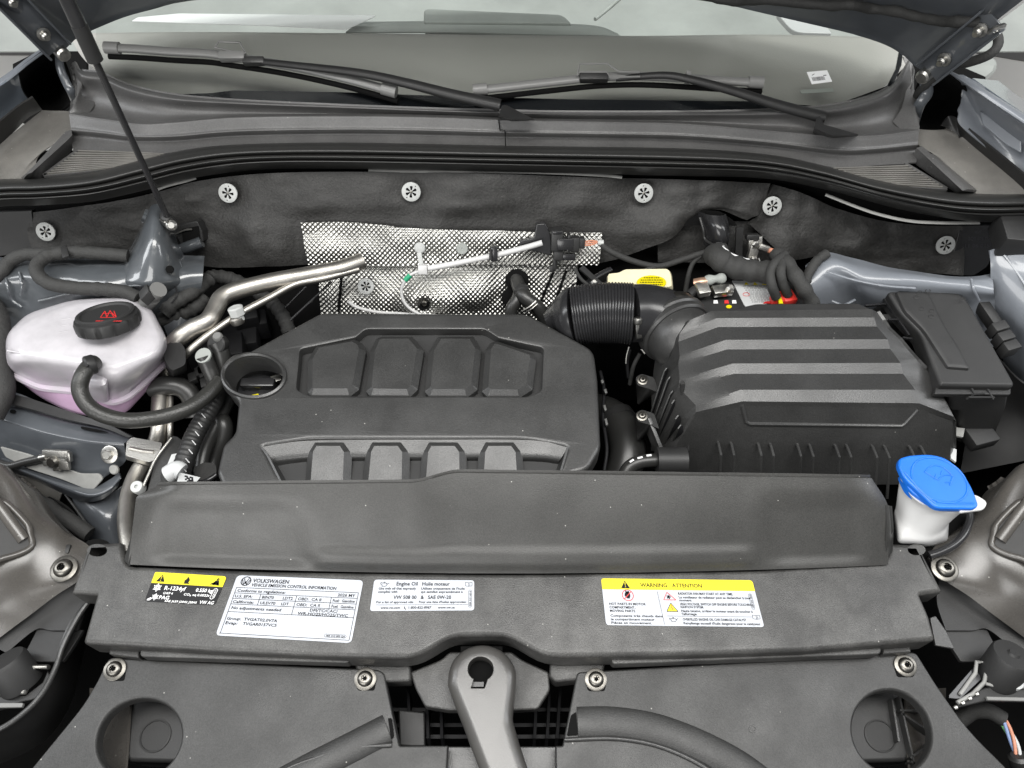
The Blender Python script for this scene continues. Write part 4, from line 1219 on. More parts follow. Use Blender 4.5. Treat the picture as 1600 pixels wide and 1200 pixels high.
# ================================================================== corrugated intake hose
ih = thing('intake_hose', 'black corrugated intake hose running into the air filter box', 'hose', P(940, 490, .02))
N_R = 22
def crf(t): return .0478 + .0019 * (0.5 - 0.5 * math.cos(2 * PI * N_R * t)) ** .6
tube('corrugated_sleeve', K['plastic_gloss'], [(897, 495, .052), (925, 491, .058), (955, 489, .062), (988, 490, .064)], .05, ih, n=48, ns=N_R * 8 + 1, rf=crf, ang=60)
tube('left_boot', K['plastic_gloss'], [(856, 506, .035), (868, 501, .04), (880, 498, .045), (899, 495, .052)], .04, ih, n=32, rf=lambda t: .016 + .033 * ss(-.15, 1, t))
tube('elbow', K['plastic_gloss'], [(984, 490, .064), (1008, 490, .060), (1034, 497, .054), (1052, 513, .047), (1062, 526, .046)], .05, ih, n=40, rf=lambda t: .0465 + .0035 * t)
nb = P(1052, 513, .047); nd = Vector((.36, -.90, .16)).normalized()
lathe('neck', K['cover'], [(.048, -.004), (.053, 0), (.053, .026), (.050, .044), (.040, .056)], nb, nd, ab, n=40)
lathe('rim_ring', K['cover'], [(.050, -.010), (.0575, -.010), (.0600, -.006), (.0600, -.001), (.0575, .002), (.0575, .005), (.0590, .007), (.0590, .012), (.0560, .015), (.050, .015)], nb, nd, ab, n=48)
cl = lathe('hose_clamp', K['bolt_dark'], [(.048, -.026), (.0545, -.026), (.0555, -.024), (.0555, -.014), (.0545, -.012), (.048, -.012)], nb, nd, None, n=48)
tag(cl, 'dark band clamp holding the corrugated hose to the air box neck', 'hose clamp')
cs = thing('clamp_screw', 'pale metal clamp screw housing on the left of the intake hose clamp', 'clamp screw', P(995, 515, .07))
bm = bmesh.new(); bar_bm(bm, (996, 502, .085), (998, 528, .06), .010, .008, bev=.002); link('screw_housing', bm, K['zinc'], cs)
bm = bmesh.new(); lathe_bm(bm, [(.006, 0), (.007, .002), (.007, .008), (.005, .010)], P(996, 506, .088), (0, .5, .8), 12); link('screw_head', bm, K['zinc'], cs)

# ================================================================== fuse box
fb = thing('fuse_box', 'black fuse box with a stepped lid by the right inner fender', 'fuse box', P(1490, 540, -.02))
FBP = Plane(three=((1400, 460, .078), (1510, 466, .078), (1530, 590, .066)))
plate('lid', K['plastic'], FBP, [(1389, 450, 5), (1420, 450), (1502, 457, 10), (1514, 470, 8), (1586, 598, 5), (1584, 604, 3), (1470, 602, 4), (1438, 520, 8), (1406, 487, 8), (1388, 458, 4)], fb, th=.03, b=.006, seg=3)
plate('lid_ridge', K['plastic'], FBP, [(1396, 456, 6), (1450, 458, 8), (1474, 508, 14), (1498, 545, 12), (1516, 580, 6), (1478, 577, 4), (1440, 518, 8), (1410, 488, 8)], fb, th=.008, b=.0075, bh=.007, seg=2, h0=.0062)
plate('lid_rim', K['plastic'], FBP, [(1468, 598, 3), (1587, 598, 4), (1587, 611, 4), (1466, 610, 4)], fb, th=.008, b=.002, h0=-.012)
stack('box_body', K['plastic_matte'], [([(1400, 470, 4), (1505, 470, 4), (1580, 604, 4), (1474, 604, 4)], .05), ([(1400, 480, 4), (1505, 480, 4), (1572, 640, 4), (1484, 640, 4)], .0), ([(1420, 500, 4), (1500, 500, 4), (1552, 690, 8), (1494, 690, 4)], -.10)], fb, n=60)
bm = bmesh.new()
for a, b in (((1514, 601), (1524, 624)), ((1538, 601), (1550, 624)), ((1520, 617), (1545, 616)), ((1512, 622), (1552, 622))): bar_bm(bm, (*a, .058), (*b, .045), .003, .006)
link('front_latch', bm, K['plastic'], fb)
for k in range(3):
    bm = bmesh.new(); box_bm(bm, P(1558 + 9 * k, 515 + 15 * k, .055), (.012, .004, 0), (-.002, .008, 0), (0, 0, .012), .002); link('connector', bm, K['plastic_matte'], fb)
bm = bmesh.new(); bar_bm(bm, (1530, 472, .05), (1556, 510, .04), .018, .02, bev=.002); link('side_arm', bm, K['plastic'], fb)
for x, y in ((1432, 452), (1444, 452), (1466, 454)):
    bm = bmesh.new(); box_bm(bm, P(x, y - 3, .078), (.005, 0, 0), (0, .004, 0), (0, 0, .004), .001); link('hinge_lug', bm, K['plastic'], fb)
for pl in ([(1348, 462), (1395, 462), (1400, 480), (1386, 478)], [(1372, 490), (1412, 490), (1418, 500), (1380, 500)]):
    plate('side_bracket', K['plastic_matte'], .05, pl, fb, th=.03, b=.002)
for a, b in (((1352, 478), (1402, 474)), ((1388, 500), (1416, 500)), ((1376, 460), (1420, 524)), ((1410, 528), (1424, 530))):
    bm = bmesh.new(); bar_bm(bm, (*a, .062), (*b, .058), .003, .004); link('bracket_wire', bm, K['plastic_gloss'], fb)
for (x, y) in ((1434, 461), (1447, 458), (1429, 468), (1437, 486), (1453, 489), (1452, 498), (1501, 471)):
    tube('mould_ring', K['plastic_matte'], [FBP.hit(*q) + FBP.n * .0065 for q in ellipse(x, y, 4, 2.4, 12)] + [FBP.hit(x + 4, y) + FBP.n * .0065], .0005, fb, n=5)
lb_ = thing('lower_connector', 'dark connector block with a pale tag below the fuse box', 'connector', P(1510, 680, -.08))
bm = bmesh.new(); box_bm(bm, P(1528, 680, -.07), (.022, .006, 0), (-.006, .02, 0), (0, 0, .012), .003); link('block', bm, K['plastic_matte'], lb_)
plate('pale_tag', K['primer'], -.055, [(1490, 667, 1), (1508, 669, 1), (1505, 683, 1), (1490, 680, 1)], lb_, th=.004, b=.0005)
plate('pale_tag', K['paper2'], -.05, [(1484, 698, 1), (1495, 702, 1), (1494, 722, 1), (1486, 716, 1)], lb_, th=.004, b=.0005)

# ================================================================== right strut tower and wheel house
rt = thing('strut_tower', 'pale grey blue painted strut tower roll under the right insulation mat', 'strut tower', P(1400, 450, 0), group='strut towers')
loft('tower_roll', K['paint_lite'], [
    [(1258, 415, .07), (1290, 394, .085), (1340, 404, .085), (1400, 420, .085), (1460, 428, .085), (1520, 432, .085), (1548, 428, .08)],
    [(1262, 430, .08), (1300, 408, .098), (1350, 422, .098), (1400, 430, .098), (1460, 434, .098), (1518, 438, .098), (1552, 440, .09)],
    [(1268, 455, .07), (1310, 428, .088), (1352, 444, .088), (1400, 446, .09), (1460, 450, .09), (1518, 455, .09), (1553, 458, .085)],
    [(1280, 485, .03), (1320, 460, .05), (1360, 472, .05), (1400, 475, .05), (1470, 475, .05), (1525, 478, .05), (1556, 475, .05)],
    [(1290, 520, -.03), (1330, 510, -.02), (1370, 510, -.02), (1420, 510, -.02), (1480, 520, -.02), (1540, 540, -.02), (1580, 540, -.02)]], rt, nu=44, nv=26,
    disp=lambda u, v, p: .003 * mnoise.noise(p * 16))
tube('foam_edge', K['tape'], [(1256, 452, .085), (1262, 430, .09), (1276, 408, .098), (1292, 396, .102)], .008, rt, rf=lambda t: .008 + .003 * mnoise.noise(Vector((t * 12, 1, 0))))
for pts in ([(1292, 424, .101), (1330, 436, .096), (1380, 446, .094), (1430, 450, .093)], [(1518, 436, .098), (1522, 452, .095), (1530, 470, .07)], [(1300, 470, .05), (1318, 476, .05), (1336, 468, .052)]):
    tube('sealant_bead', K['paint_lite'], pts, .0022, rt, n=8, flat=.6, rf=lambda t: .0022 + .001 * mnoise.noise(Vector((t * 17, 9, 0))))
iw = thing('inner_fender', 'pale grey blue inner fender wall at the right edge of the bay', 'inner fender', P(1580, 480, 0), group='inner fenders')
loft('fender_wall', K['paint_lite'], [
    [(1548, 392, .12), (1566, 384, .125), (1590, 376, .13), (1640, 360, .135), (1720, 340, .14)],
    [(1548, 430, .09), (1566, 430, .10), (1600, 430, .11), (1650, 430, .12), (1740, 430, .13)],
    [(1552, 478, .04), (1575, 490, .05), (1600, 500, .06), (1660, 510, .08), (1760, 520, .1)],
    [(1560, 530, -.03), (1585, 545, -.02), (1610, 555, 0), (1670, 575, .03), (1780, 600, .06)],
    [(1575, 600, -.12), (1590, 620, -.11), (1615, 640, -.09), (1680, 660, -.05), (1780, 680, 0)]], iw, nu=24, nv=30, disp=lambda u, v, p: .006 * mnoise.noise(p * 12))
bm = bmesh.new(); box_bm(bm, P(1588, 368, .135), (.03, -.004, 0), (.004, .03, 0), (0, 0, .02), .003); link('corner_block', bm, K['plastic'], iw)
for k in range(3):
    tube('seam_fold', K['paint_lite'], [(1562 + 14 * k, 388, .122), (1586 + 13 * k, 420, .112), (1606 + 10 * k, 450, .102)], .003, iw, n=8, flat=.5)
loft('dark_liner', K['plastic'], [
    [(1560, 560, -.04), (1600, 600, -.02), (1680, 640, 0)], [(1520, 640, -.12), (1590, 640, -.1), (1680, 660, -.05)], [(1500, 740, -.2), (1600, 720, -.15), (1700, 700, -.1)]], iw, nu=14, nv=14)

# ================================================================== washer neck
wn = thing('washer_filler', 'white washer fluid filler neck with a bright blue flip lid', 'washer filler', P(1450, 800, 0))
stack('neck_body', K['white'], [
    ([(1404, 742, 8), (1440, 720, 20), (1500, 735, 24), (1524, 775, 14), (1512, 800, 12), (1470, 802, 20), (1425, 780, 20)], .066),
    ([(1402, 752, 8), (1440, 735, 20), (1490, 745, 24), (1512, 782, 14), (1500, 806, 12), (1468, 812, 20), (1424, 790, 20)], .052),
    ([(1398, 785, 8), (1430, 765, 20), (1470, 770, 24), (1490, 800, 14), (1478, 826, 12), (1452, 838, 20), (1412, 822, 14)], .02),
    ([(1396, 800, 4), (1430, 780, 10), (1468, 786, 10), (1484, 812, 6), (1478, 838, 8), (1452, 850, 14), (1404, 846, 6)], .004),
    ([(1396, 810, 4), (1430, 790, 10), (1468, 796, 10), (1482, 822, 6), (1482, 848, 4), (1452, 856, 8), (1402, 852, 6)], -.04)], wn, n=80, lin=False, sub=4, ang=60)
plate('lid_tab', K['white'], .074, [(1500, 770, 6), (1526, 773, 5), (1544, 784, 7), (1538, 796, 6), (1500, 801, 4)], wn, th=.004, b=.0015)
lid = plate('flip_lid', K['blue'], .080, [(1405, 716, 5), (1420, 711, 8), (1452, 709, 10), (1478, 714, 16), (1503, 735, 20), (1520, 762, 16), (1530, 790, 6), (1522, 795, 4), (1462, 794, 10), (1444, 776, 10), (1412, 746, 10), (1404, 727, 4)], wn, th=.009, b=.003, seg=3)
plate('lid_collar', K['blue'], .072, [(1408, 738, 6), (1440, 730, 10), (1462, 750, 10), (1470, 792, 6), (1454, 789, 10), (1420, 766, 12)], wn, th=.014, b=.002)
def press(pts, r, z=.0806): 
    tube('raised_line', K['blue'], [(x, y, z) for x, y in pts], r, lid, n=8, flat=.6)
press(ellipse(1468, 750, 47, 31, 30, .5) + [ellipse(1468, 750, 47, 31, 30, .5)[0]], .0012)
press([(1464, 784), (1490, 786), (1522, 786)], .0013)
press([(1414, 738), (1430, 756), (1452, 778), (1462, 786)], .0012)
# windscreen wash symbol: screen outline, wiper jets
for pts in ([(1445, 737), (1452, 730), (1462, 727), (1474, 730)], [(1445, 737), (1466, 750)], [(1474, 730), (1490, 744)], [(1466, 750), (1472, 744), (1480, 742), (1490, 744)], [(1460, 748), (1463, 741)], [(1470, 741), (1472, 736)], [(1477, 754), (1486, 753)], [(1484, 758), (1489, 744)]):
    press(pts, .0008)

# ================================================================== headlamp surrounds
def surround(sgn, label):
    f = lambda x: 800 + (x - 800) * sgn
    t = thing('headlamp_surround', label, 'headlamp trim', P(f(1560), 860, -.1), group='headlamp surrounds')
    rows = [
        [(1450, 872, -.03), (1462, 892, -.03), (1478, 908, -.032), (1512, 930, -.035), (1553, 961, -.04), (1600, 996, -.05), (1680, 1060, -.06)],
        [(1462, 852, -.028), (1500, 880, -.02), (1530, 905, -.018), (1560, 925, -.018), (1590, 945, -.02), (1640, 980, -.03), (1720, 1040, -.04)],
        [(1486, 835, -.03), (1510, 830, -.01), (1540, 850, .0), (1570, 880, .004), (1610, 910, .004), (1670, 950, 0), (1760, 1000, -.02)],
        [(1512, 808, -.035), (1530, 800, -.01), (1556, 800, .012), (1590, 830, .018), (1630, 860, .016), (1690, 900, .01), (1790, 950, 0)],
        [(1540, 768, -.04), (1556, 762, -.01), (1580, 752, .015), (1615, 780, .022), (1650, 800, .022), (1710, 840, .02), (1800, 880, .01)],
        [(1556, 762, -.08), (1572, 745, -.04), (1596, 726, .01), (1640, 720, .02), (1690, 720, .02), (1740, 740, .02), (1820, 780, .01)]]
    rows = [[(f(x), y, z) for x, y, z in r] for r in rows]
    loft('surround_shell', K['plastic_sheen'], rows, t, nu=60, nv=50, disp=lambda u, v, p: .002 * mnoise.noise(p * 10), th=.004)
    SP = Plane(three=((f(1556), 800, .014), (f(1590), 830, .020), (f(1540), 850, .002)))
    ol = [(1552, 838), (1556, 822), (1584, 792), (1600, 786), (1640, 800), (1640, 880), (1590, 872), (1560, 862), (1549, 852)]
    tube('slot_rim', K['plastic_sheen'], [SP.hit(f(x), y) + SP.n * .003 for x, y in ol + ol[:2]], .0045, t, n=10)
    plate('slot_floor', K['plastic'], SP, [(f(x), y, 6) for x, y in ol], t, th=.003, b=0, h0=.0035)
    tube('slot_bar', K['plastic_sheen'], [SP.hit(f(1562), 846) + SP.n * .006, SP.hit(f(1596), 800) + SP.n * .006, SP.hit(f(1640), 740) + SP.n * .006], .008, t, n=12, flat=.6)
    return t
surround(1, 'satin dark headlamp surround in the right front corner')
surround(-1, 'satin dark headlamp surround in the left front corner')
for s, lb in ((1, 'dark washered bolt on the right headlamp surround by the carrier corner'), (-1, 'dark washered bolt on the left headlamp surround by the carrier corner')):
    x = 800 + (1475 - 800) * s if s > 0 else 101
    y = 889
    screw(P(x, y, -.018), (0, -.05, 1), lb, 1.35, group='bolts on the headlamp surrounds', spin=.4)
sc_ = thing('support_collar', 'curved dark collar around the opening by the washer filler', 'collar', P(1490, 850, -.02))
tube('collar_lip', K['plastic_gloss'], [(1452, 868, -.012), (1470, 862, -.01), (1492, 850, -.008), (1508, 832, -.008), (1516, 810, -.01), (1514, 798, -.01)], .006, sc_, flat=.7)
plate('collar_floor', K['void'], -.03, [(1478, 810, 4), (1512, 800, 6), (1516, 830, 10), (1490, 855, 8), (1478, 850, 4)], sc_, th=.004, b=0)

# lower corner parts
def corner(sgn, label):
    f = lambda x: 800 + (x - 800) * sgn
    t = thing('corner_liner', label, 'liner', P(f(1520), 1000, -.1), group='corner liners')
    loft('upper_sheet', K['plastic'], [
        [(f(1468), 902, -.05), (f(1512), 926, -.05), (f(1560), 962, -.05), (f(1620), 1005, -.05)],
        [(f(1464), 940, -.06), (f(1500), 945, -.06), (f(1560), 975, -.06), (f(1610), 1010, -.06)],
        [(f(1478), 985, -.065), (f(1520), 985, -.065), (f(1545), 984, -.065), (f(1590), 1020, -.065)]], t, nu=16, nv=10)
    plate('lower_sheet', K['plastic'], -.07, [(f(1470), 984), (f(1542), 983), (f(1560), 1018, 2), (f(1545), 1034, 3), (f(1502), 1034, 3), (f(1486), 1010)], t, th=.006, b=.001)
    return t
corner(1, 'dark plastic liner between the right panel and headlamp surround')
corner(-1, 'dark plastic liner between the left panel and headlamp surround')
gus = thing('corner_gusset', 'small angled grey gusset beside the right end of the front cover', 'gusset', P(1470, 990, -.03))
plate('gusset_plate', K['cover'], -.045, [(1453, 965, 2), (1462, 962, 2), (1478, 985), (1492, 1014, 2), (1462, 1008)], gus, th=.004, b=.001)
# right actuator
ra = thing('headlamp_motor', 'grey headlamp levelling motor with pale bracket in the lower right corner', 'motor', P(1560, 1040, -.12), group='headlamp motors')
a = P(1556, 1060, -.066); b = P(1584, 1022, -.020)
bm = bmesh.new(); L_ = (b - a).length
lathe_bm(bm, [(.026, 0), (.027, .003), (.027, L_ - .006), (.0245, L_ - .001), (.008, L_), (.006, L_ + .003), (.003, L_ + .003)], a, b - a, 32)
link('motor_can', bm, K['plastic_matte'], ra)
tube('bracket_frame', K['primer'], [(1500, 1085, -.05), (1524, 1052, -.05), (1526, 1034, -.045), (1544, 1034, -.045), (1538, 1066, -.05), (1520, 1084, -.05), (1496, 1098, -.05)], .0028, ra, lin=True, n=8)
tube('bracket_edge', K['primer'], [(1540, 1068, -.05), (1556, 1072, -.05), (1580, 1074, -.05), (1620, 1072, -.05)], .0022, ra, lin=True, n=8)
plate('bracket_plate', K['plastic_matte'], -.055, [(1540, 1074), (1640, 1074), (1640, 1096), (1545, 1094), (1496, 1106), (1500, 1090)], ra, th=.01, b=.002)
plate('rail', K['seat_dark'], -.049, [(1541, 1088, 2), (1620, 1090, 2), (1620, 1096), (1544, 1094)], ra, th=.004, b=.001)
stack('rack', K['plastic_gloss'], [([(1480, 1090, 3), (1522, 1042, 3), (1534, 1060, 3), (1500, 1092, 3)], -.052), ([(1480, 1096, 3), (1522, 1050, 3), (1536, 1068, 3), (1502, 1100, 3)], -.09)], ra, n=24)
for k in range(4):
    bm = bmesh.new(); lathe_bm(bm, [(.0028, 0), (.0028, .004), (.0015, .005)], P(1492 + 11 * k, 1106 - 7 * k, -.05), (0, 0, 1), 10); link('rivet', bm, K['zinc'], ra)
lathe('pale_knob', K['paper2'], [(.009, 0), (.011, .003), (.009, .009), (.004, .011)], P(1583, 1066, -.05), (0, -.2, 1), ra, n=12)
hp_ = thing('harness_sleeve', 'flat black sleeve around the coloured wires', 'sleeve', P(1540, 1110, -.12))
tube('sleeve_tube', K['tape'], [(1500, 1125, -.13), (1520, 1112, -.12), (1545, 1112, -.115), (1568, 1124, -.115)], .011, hp_)
wb = thing('wire_bundle', 'twisted bundle of coloured wires at the right edge of the bay', 'wires', P(1585, 1150, -.12))
for k, (mm, nm) in enumerate(((K['orange'], 'orange_wire'), (K['wire_blue'], 'blue_wire'), (K['wire_green'], 'green_wire'), (K['paper2'], 'white_wire'))):
    pts = []
    for j in range(10):
        t_ = j / 9
        x = 1564 + 30 * math.sin(t_ * 1.5); y = 1120 + 82 * t_
        ph_ = k * PI / 2 + t_ * 4
        pts.append(P(x, y, -.112) + Vector((.0036 * math.cos(ph_), 0, .0036 * math.sin(ph_))))
    tube(nm, mm, pts, .0023, wb, n=8)
lathe('grommet', K['rubber'], [(.012, 0), (.014, .004), (.014, .016), (.010, .02)], P(1596, 1200, -.12), (-.2, .6, .5), wb)
# left actuator and its frame
la = thing('headlamp_motor', 'dark headlamp levelling motor on a grey bracket in the lower left corner', 'motor', P(30, 1050, -.12), group='headlamp motors')
a = P(36, 1070, -.07); b = P(6, 1030, -.035); L_ = (b - a).length
bm = bmesh.new(); lathe_bm(bm, [(.026, 0), (.027, .003), (.027, L_ - .006), (.0245, L_ - .001), (.008, L_)], a, b - a, 32); link('motor_can', bm, K['plastic_matte'], la)
tube('bracket_frame', K['alu'], [(-20, 1083, -.055), (20, 1083, -.055), (38, 1082, -.055), (48, 1062, -.055), (54, 1042, -.053), (76, 1042, -.053)], .0032, la, lin=True, n=8, flat=1.6)
plate('bracket_plate', K['plastic'], -.06, [(-20, 1086), (40, 1086), (66, 1066), (74, 1048), (80, 1060), (60, 1090), (-20, 1112)], la, th=.01, b=.002)
plate('rail', K['seat_dark'], -.055, [(-20, 1098, 2), (36, 1098, 2), (34, 1105, 2), (-20, 1106)], la, th=.005, b=.001)
ls = thing('curved_splash_wall', 'curved black splash wall with a pale upper edge in the lower left corner', 'splash wall', P(70, 1080, -.12))
loft('wall_sheet', K['plastic'], [
    [(142, 938, -.05), (122, 966, -.05), (98, 1010, -.05), (84, 1048, -.055), (64, 1086, -.06), (36, 1116, -.06), (0, 1140, -.06), (-60, 1165, -.06)],
    [(146, 946, -.10), (128, 985, -.11), (112, 1030, -.12), (100, 1070, -.12), (80, 1112, -.12), (50, 1142, -.12), (10, 1162, -.12), (-60, 1190, -.12)],
    [(150, 960, -.2), (136, 1000, -.2), (124, 1050, -.2), (112, 1095, -.2), (90, 1135, -.2), (60, 1165, -.2), (10, 1190, -.2), (-60, 1220, -.2)]], ls, nu=40, nv=14)
tube('pale_edge', K['cover'], [(142, 936, -.048), (122, 964, -.048), (100, 1006, -.048), (86, 1046, -.053), (65, 1085, -.058), (36, 1115, -.058), (0, 1139, -.058), (-60, 1164, -.058)], .004, ls, n=8)
loft('edge_flap', K['cover'], [[(140, 940, -.046), (122, 965, -.046), (106, 995, -.048), (94, 1022, -.05)], [(130, 944, -.05), (112, 966, -.05), (100, 990, -.05), (90, 1018, -.052)]], ls, nu=14, nv=4)

# parts glimpsed in the dark gap between engine cover and air box
gpz = thing('turbo_pipe', 'dark rubber charge pipe low in the gap left of the air filter box', 'pipe', P(970, 690, -.12))
tube('pipe_run', K['rubber'], [(930, 640, -.16), (958, 652, -.12), (976, 680, -.10), (980, 715, -.10), (965, 760, -.12)], .030, gpz, n=24)
tube('pipe_band', K['plastic'], [(962, 654, -.115), (970, 664, -.110)], .0325, gpz, n=24)
iw2 = thing('injector_wiring', 'thin dark wiring with small pale plug ends along the right edge of the engine cover', 'wiring', P(945, 640, -.04))
tube('loom_run', K['dark'], [(938, 580, -.05), (944, 610, -.05), (942, 650, -.05), (948, 700, -.05), (944, 735, -.06)], .003, iw2)
for k, (x, y) in enumerate(((941, 597), (946, 612), (945, 638), (947, 660))):
    bm = bmesh.new(); box_bm(bm, P(x, y, -.04), (.002, .001, 0), (-.001, .003 + .001 * k, 0), (0, 0, .003), .001); link('pale_plug', bm, K['seat_dark'], iw2)
rh = thing('hanging_wires', 'thin dark wires and a metal clip hanging below the intake hose', 'wiring', P(985, 560, -.02))
tube('wire', K['plastic_gloss'], [(985, 545, .0), (980, 565, -.02), (982, 590, -.05)], .003, rh)
tube('wire', K['tape'], [(1000, 552, .0), (990, 572, -.02), (984, 600, -.06)], .0035, rh)
tube('metal_clip', K['zinc'], [(983, 542, .01), (979, 556, .0), (978, 568, -.01)], .0018, rh, n=8)
tube('metal_clip', K['zinc'], [(1002, 545, .01), (1008, 552, .005)], .0025, rh, n=8)

# ================================================================== heat shield
def foil(name, label, rows, nu, nv, extra=None, th=.0012, pitch=.0088, amp=.0020):
    g = loft_pts([[FH(*p, h) for p, h in r] for r in rows], nu, nv)
    def d(u, v, p):
        a = (p - FW.o).dot(FW.ex); b = (p - FW.o).dot(FW.ey)
        w = .0022 * mnoise.noise(p * 30)
        P_ = (a + b + w) / pitch; Q_ = (a - b + w) / pitch
        P_ -= math.floor(P_) + .5; Q_ -= math.floor(Q_) + .5
        s = max(0.0, 1 - 3.2 * (P_ * P_ + Q_ * Q_))
        return amp * s + (extra(a, b, p) if extra else 0) + .0016 * mnoise.noise(p * 40) + .008 * abs(mnoise.noise(p * 15)) + .006 * mnoise.noise(Vector((p.x * 7, p.z * 30, 2)))
    o = sheet(name, K['foil'], g, None, disp=d, th=th, ang=60)
    return tag(o, label, 'heat shield', group='foil heat shields')
foil('heat_shield', 'upper embossed foil heat shield strip on the firewall', [
    [((472, 346), .006), ((545, 346), .006), ((600, 350), .009), ((640, 354), .011), ((720, 357), .010), ((800, 359), .008), ((880, 362), .008), ((940, 362), .008)],
    [((478, 380), .008), ((545, 380), .008), ((600, 380), .014), ((640, 382), .015), ((720, 384), .012), ((800, 384), .010), ((880, 384), .010), ((938, 384), .010)],
    [((484, 411), .008), ((545, 412), .008), ((600, 412), .010), ((640, 412), .010), ((720, 411), .010), ((800, 411), .010), ((880, 411), .010), ((934, 411), .010)]], 640, 130)
bul = [(665, 470, .035, .022), (735, 455, .045, .016), (560, 450, .03, -.006)]
def bulge(a, b, p):
    d = 0
    for x, y, r, h in bul:
        u, v = FW.px(x, y)
        d += h * math.exp(-((a - u) ** 2 + (b - v) ** 2) / r ** 2)
    u, v = FW.px(665, 472); d -= .02 * math.exp(-((a - u) ** 2 + (b - v) ** 2) / .014 ** 2)
    return d
foil('heat_shield', 'lower bulged foil heat shield behind the engine cover', [
    [((497, 408), -.008), ((560, 408), -.008), ((640, 408), -.004), ((720, 408), -.004), ((800, 408), -.006), ((906, 408), -.012)],
    [((500, 450), .0), ((560, 450), .002), ((640, 450), .004), ((720, 450), .004), ((800, 450), .0), ((900, 450), -.008)],
    [((503, 500), .004), ((560, 500), .006), ((640, 500), .008), ((720, 500), .008), ((800, 500), .002), ((894, 500), -.004)]], 560, 140, extra=bulge)
for pts in ([(536, 428), (531, 484)], [(866, 418), (838, 484)], [(884, 420), (862, 484)], [(896, 440), (872, 484)]):
    o = tube('dark_strap', K['void'], [FH(x, y, .012) for x, y in pts], .0028, n=8, flat=.5)
    tag(o, {536: 'dark strap down the left of the lower foil shield', 866: 'dark slot strap, nearest the coolant hoses on the foil shield', 884: 'dark slot strap, middle of three at the right of the foil shield', 896: 'dark slot strap, outermost at the right of the foil shield'}[pts[0][0]], 'strap', group='dark straps on the foil shield')
push_clip(FH(574, 444, .014), FW.n + Vector((0, 0, .3)), 'round grey clip on the lower foil shield near the steel pipes', .5, 1.0)
rv = thing('shield_rivet', 'pale round fixing on the upper foil shield above the white cable', 'fixing', FH(658, 384, .018))
lathe('rivet_head', K['clip'], [(.001, 0), (.009, 0), (.010, .002), (.008, .004), (.001, .005)], FH(658, 383, .020), FW.n, rv, n=20)
bm = bmesh.new(); bar_bm(bm, FH(657, 390, .024), FH(662, 412, .028), .008, .005, bev=.001); link('tie_tail', bm, K['clip'], rv)
gm2 = lathe('shield_grommet', K['seat'], [(.001, .002), (.002, .003), (.0095, .003), (.0105, .001), (.0105, -.003), (.001, -.003)], FH(723, 385, .016), FW.n, None, n=24)
tag(gm2, 'grey round grommet on the upper foil shield beside the white cable', 'grommet')
pit = thing('shield_stud', 'dark sunken stud in the lower foil shield', 'stud', FH(665, 470, .01))
lathe('sunken_cup', K['void'], [(.001, .001), (.0085, .001), (.0095, .004), (.010, .004), (.010, -.003)], FH(664, 470, .020), FW.n, pit, n=20)
lathe('stud_tip', K['bolt_dark'], [(.005, 0), (.005, .004), (.003, .006)], FH(665, 468, .021), FW.n, pit, n=14)

# lambda sensor cable
sc = thing('sensor_cable', 'white sheathed sensor cable along the foil shield', 'cable', FH(740, 395, .03))
tube('white_sheath', K['white'], [FH(*p, h) for p, h in [((846, 371), .042), ((820, 379), .040), ((780, 390), .036), ((740, 399), .034), ((700, 407), .034), ((672, 412), .034)]], .0052, sc)
tube('white_sheath', K['white'], [FH(*p, h) for p, h in [((658, 416), .034), ((645, 422), .034), ((636, 432), .034), ((631, 445), .034), ((634, 460), .036), ((645, 472), .040), ((664, 481), .045), ((680, 488), .045)]], .0028, sc)
tube('green_band', K['green'], [FH(645, 422, .034), FH(637, 430, .034)], .0046, sc, n=12)
bm = bmesh.new(); box_bm(bm, FH(664, 413, .034), FW.ex * .008, FW.ey * .008, FW.n * .007, .0015); link('white_clip', bm, K['white'], sc)
tube('white_lead', K['white'], [FH(548, 466, .02), FH(560, 474, .022), FH(590, 481, .024), FH(630, 484, .024), FH(700, 488, .024)], .003, sc)
cc2 = thing('cable_clip', 'small black clip holding the white cable on the foil shield', 'clip', FH(771, 388, .03))
bm = bmesh.new(); box_bm(bm, FH(773, 388, .036), FW.ex * .006, FW.ey * .013, FW.n * .010, .002); link('clip_body', bm, K['plastic_gloss'], cc2)
tube('clip_band', K['plastic'], [FH(768, 380, .047), FH(768, 396, .047)], .003, cc2, n=8)
cn = thing('sensor_connector', 'black multi plug connector at the right end of the white cable', 'connector', FH(870, 378, .03))
def cb(x, y, w, h, d, hh=.04, m='plastic', nm='plug_body'):
    bm = bmesh.new(); box_bm(bm, FH(x, y, hh), FW.ex * w, FW.ey * h, FW.n * d, .002); link(nm, bm, K[m], cn)
plate('mount_flange', K['plastic_gloss'], Plane(o=FH(845, 370, .030), n=FW.n), [(838, 350, 3), (852, 349, 2), (860, 365, 2), (862, 400, 2), (846, 396, 2), (812, 388, 4), (812, 376, 3), (834, 372, 2)], cn, th=.02, b=.002)
cb(868, 366, .010, .018, .016); cb(880, 371, .014, .010, .014, .044, 'plastic_gloss'); cb(893, 372, .010, .012, .013, .042)
cb(870, 388, .008, .010, .012); cb(884, 392, .014, .006, .010, .038, 'plastic_gloss'); cb(866, 404, .004, .012, .006, .03); cb(905, 371, .006, .009, .010, .04)
cb(868, 353, .008, .003, .012, .046, 'plastic_gloss', 'latch_tab'); cb(886, 360, .003, .004, .012, .046, 'plastic', 'latch_tab'); cb(862, 414, .005, .006, .005, .026, 'plastic', 'foot_clip')
for k in range(3):
    tube('orange_lead', K['orange'], [FH(908, 369 + 3 * k, .044), FH(922, 368 + 3 * k, .042), FH(932, 370, .04)], .0014, cn, n=6)
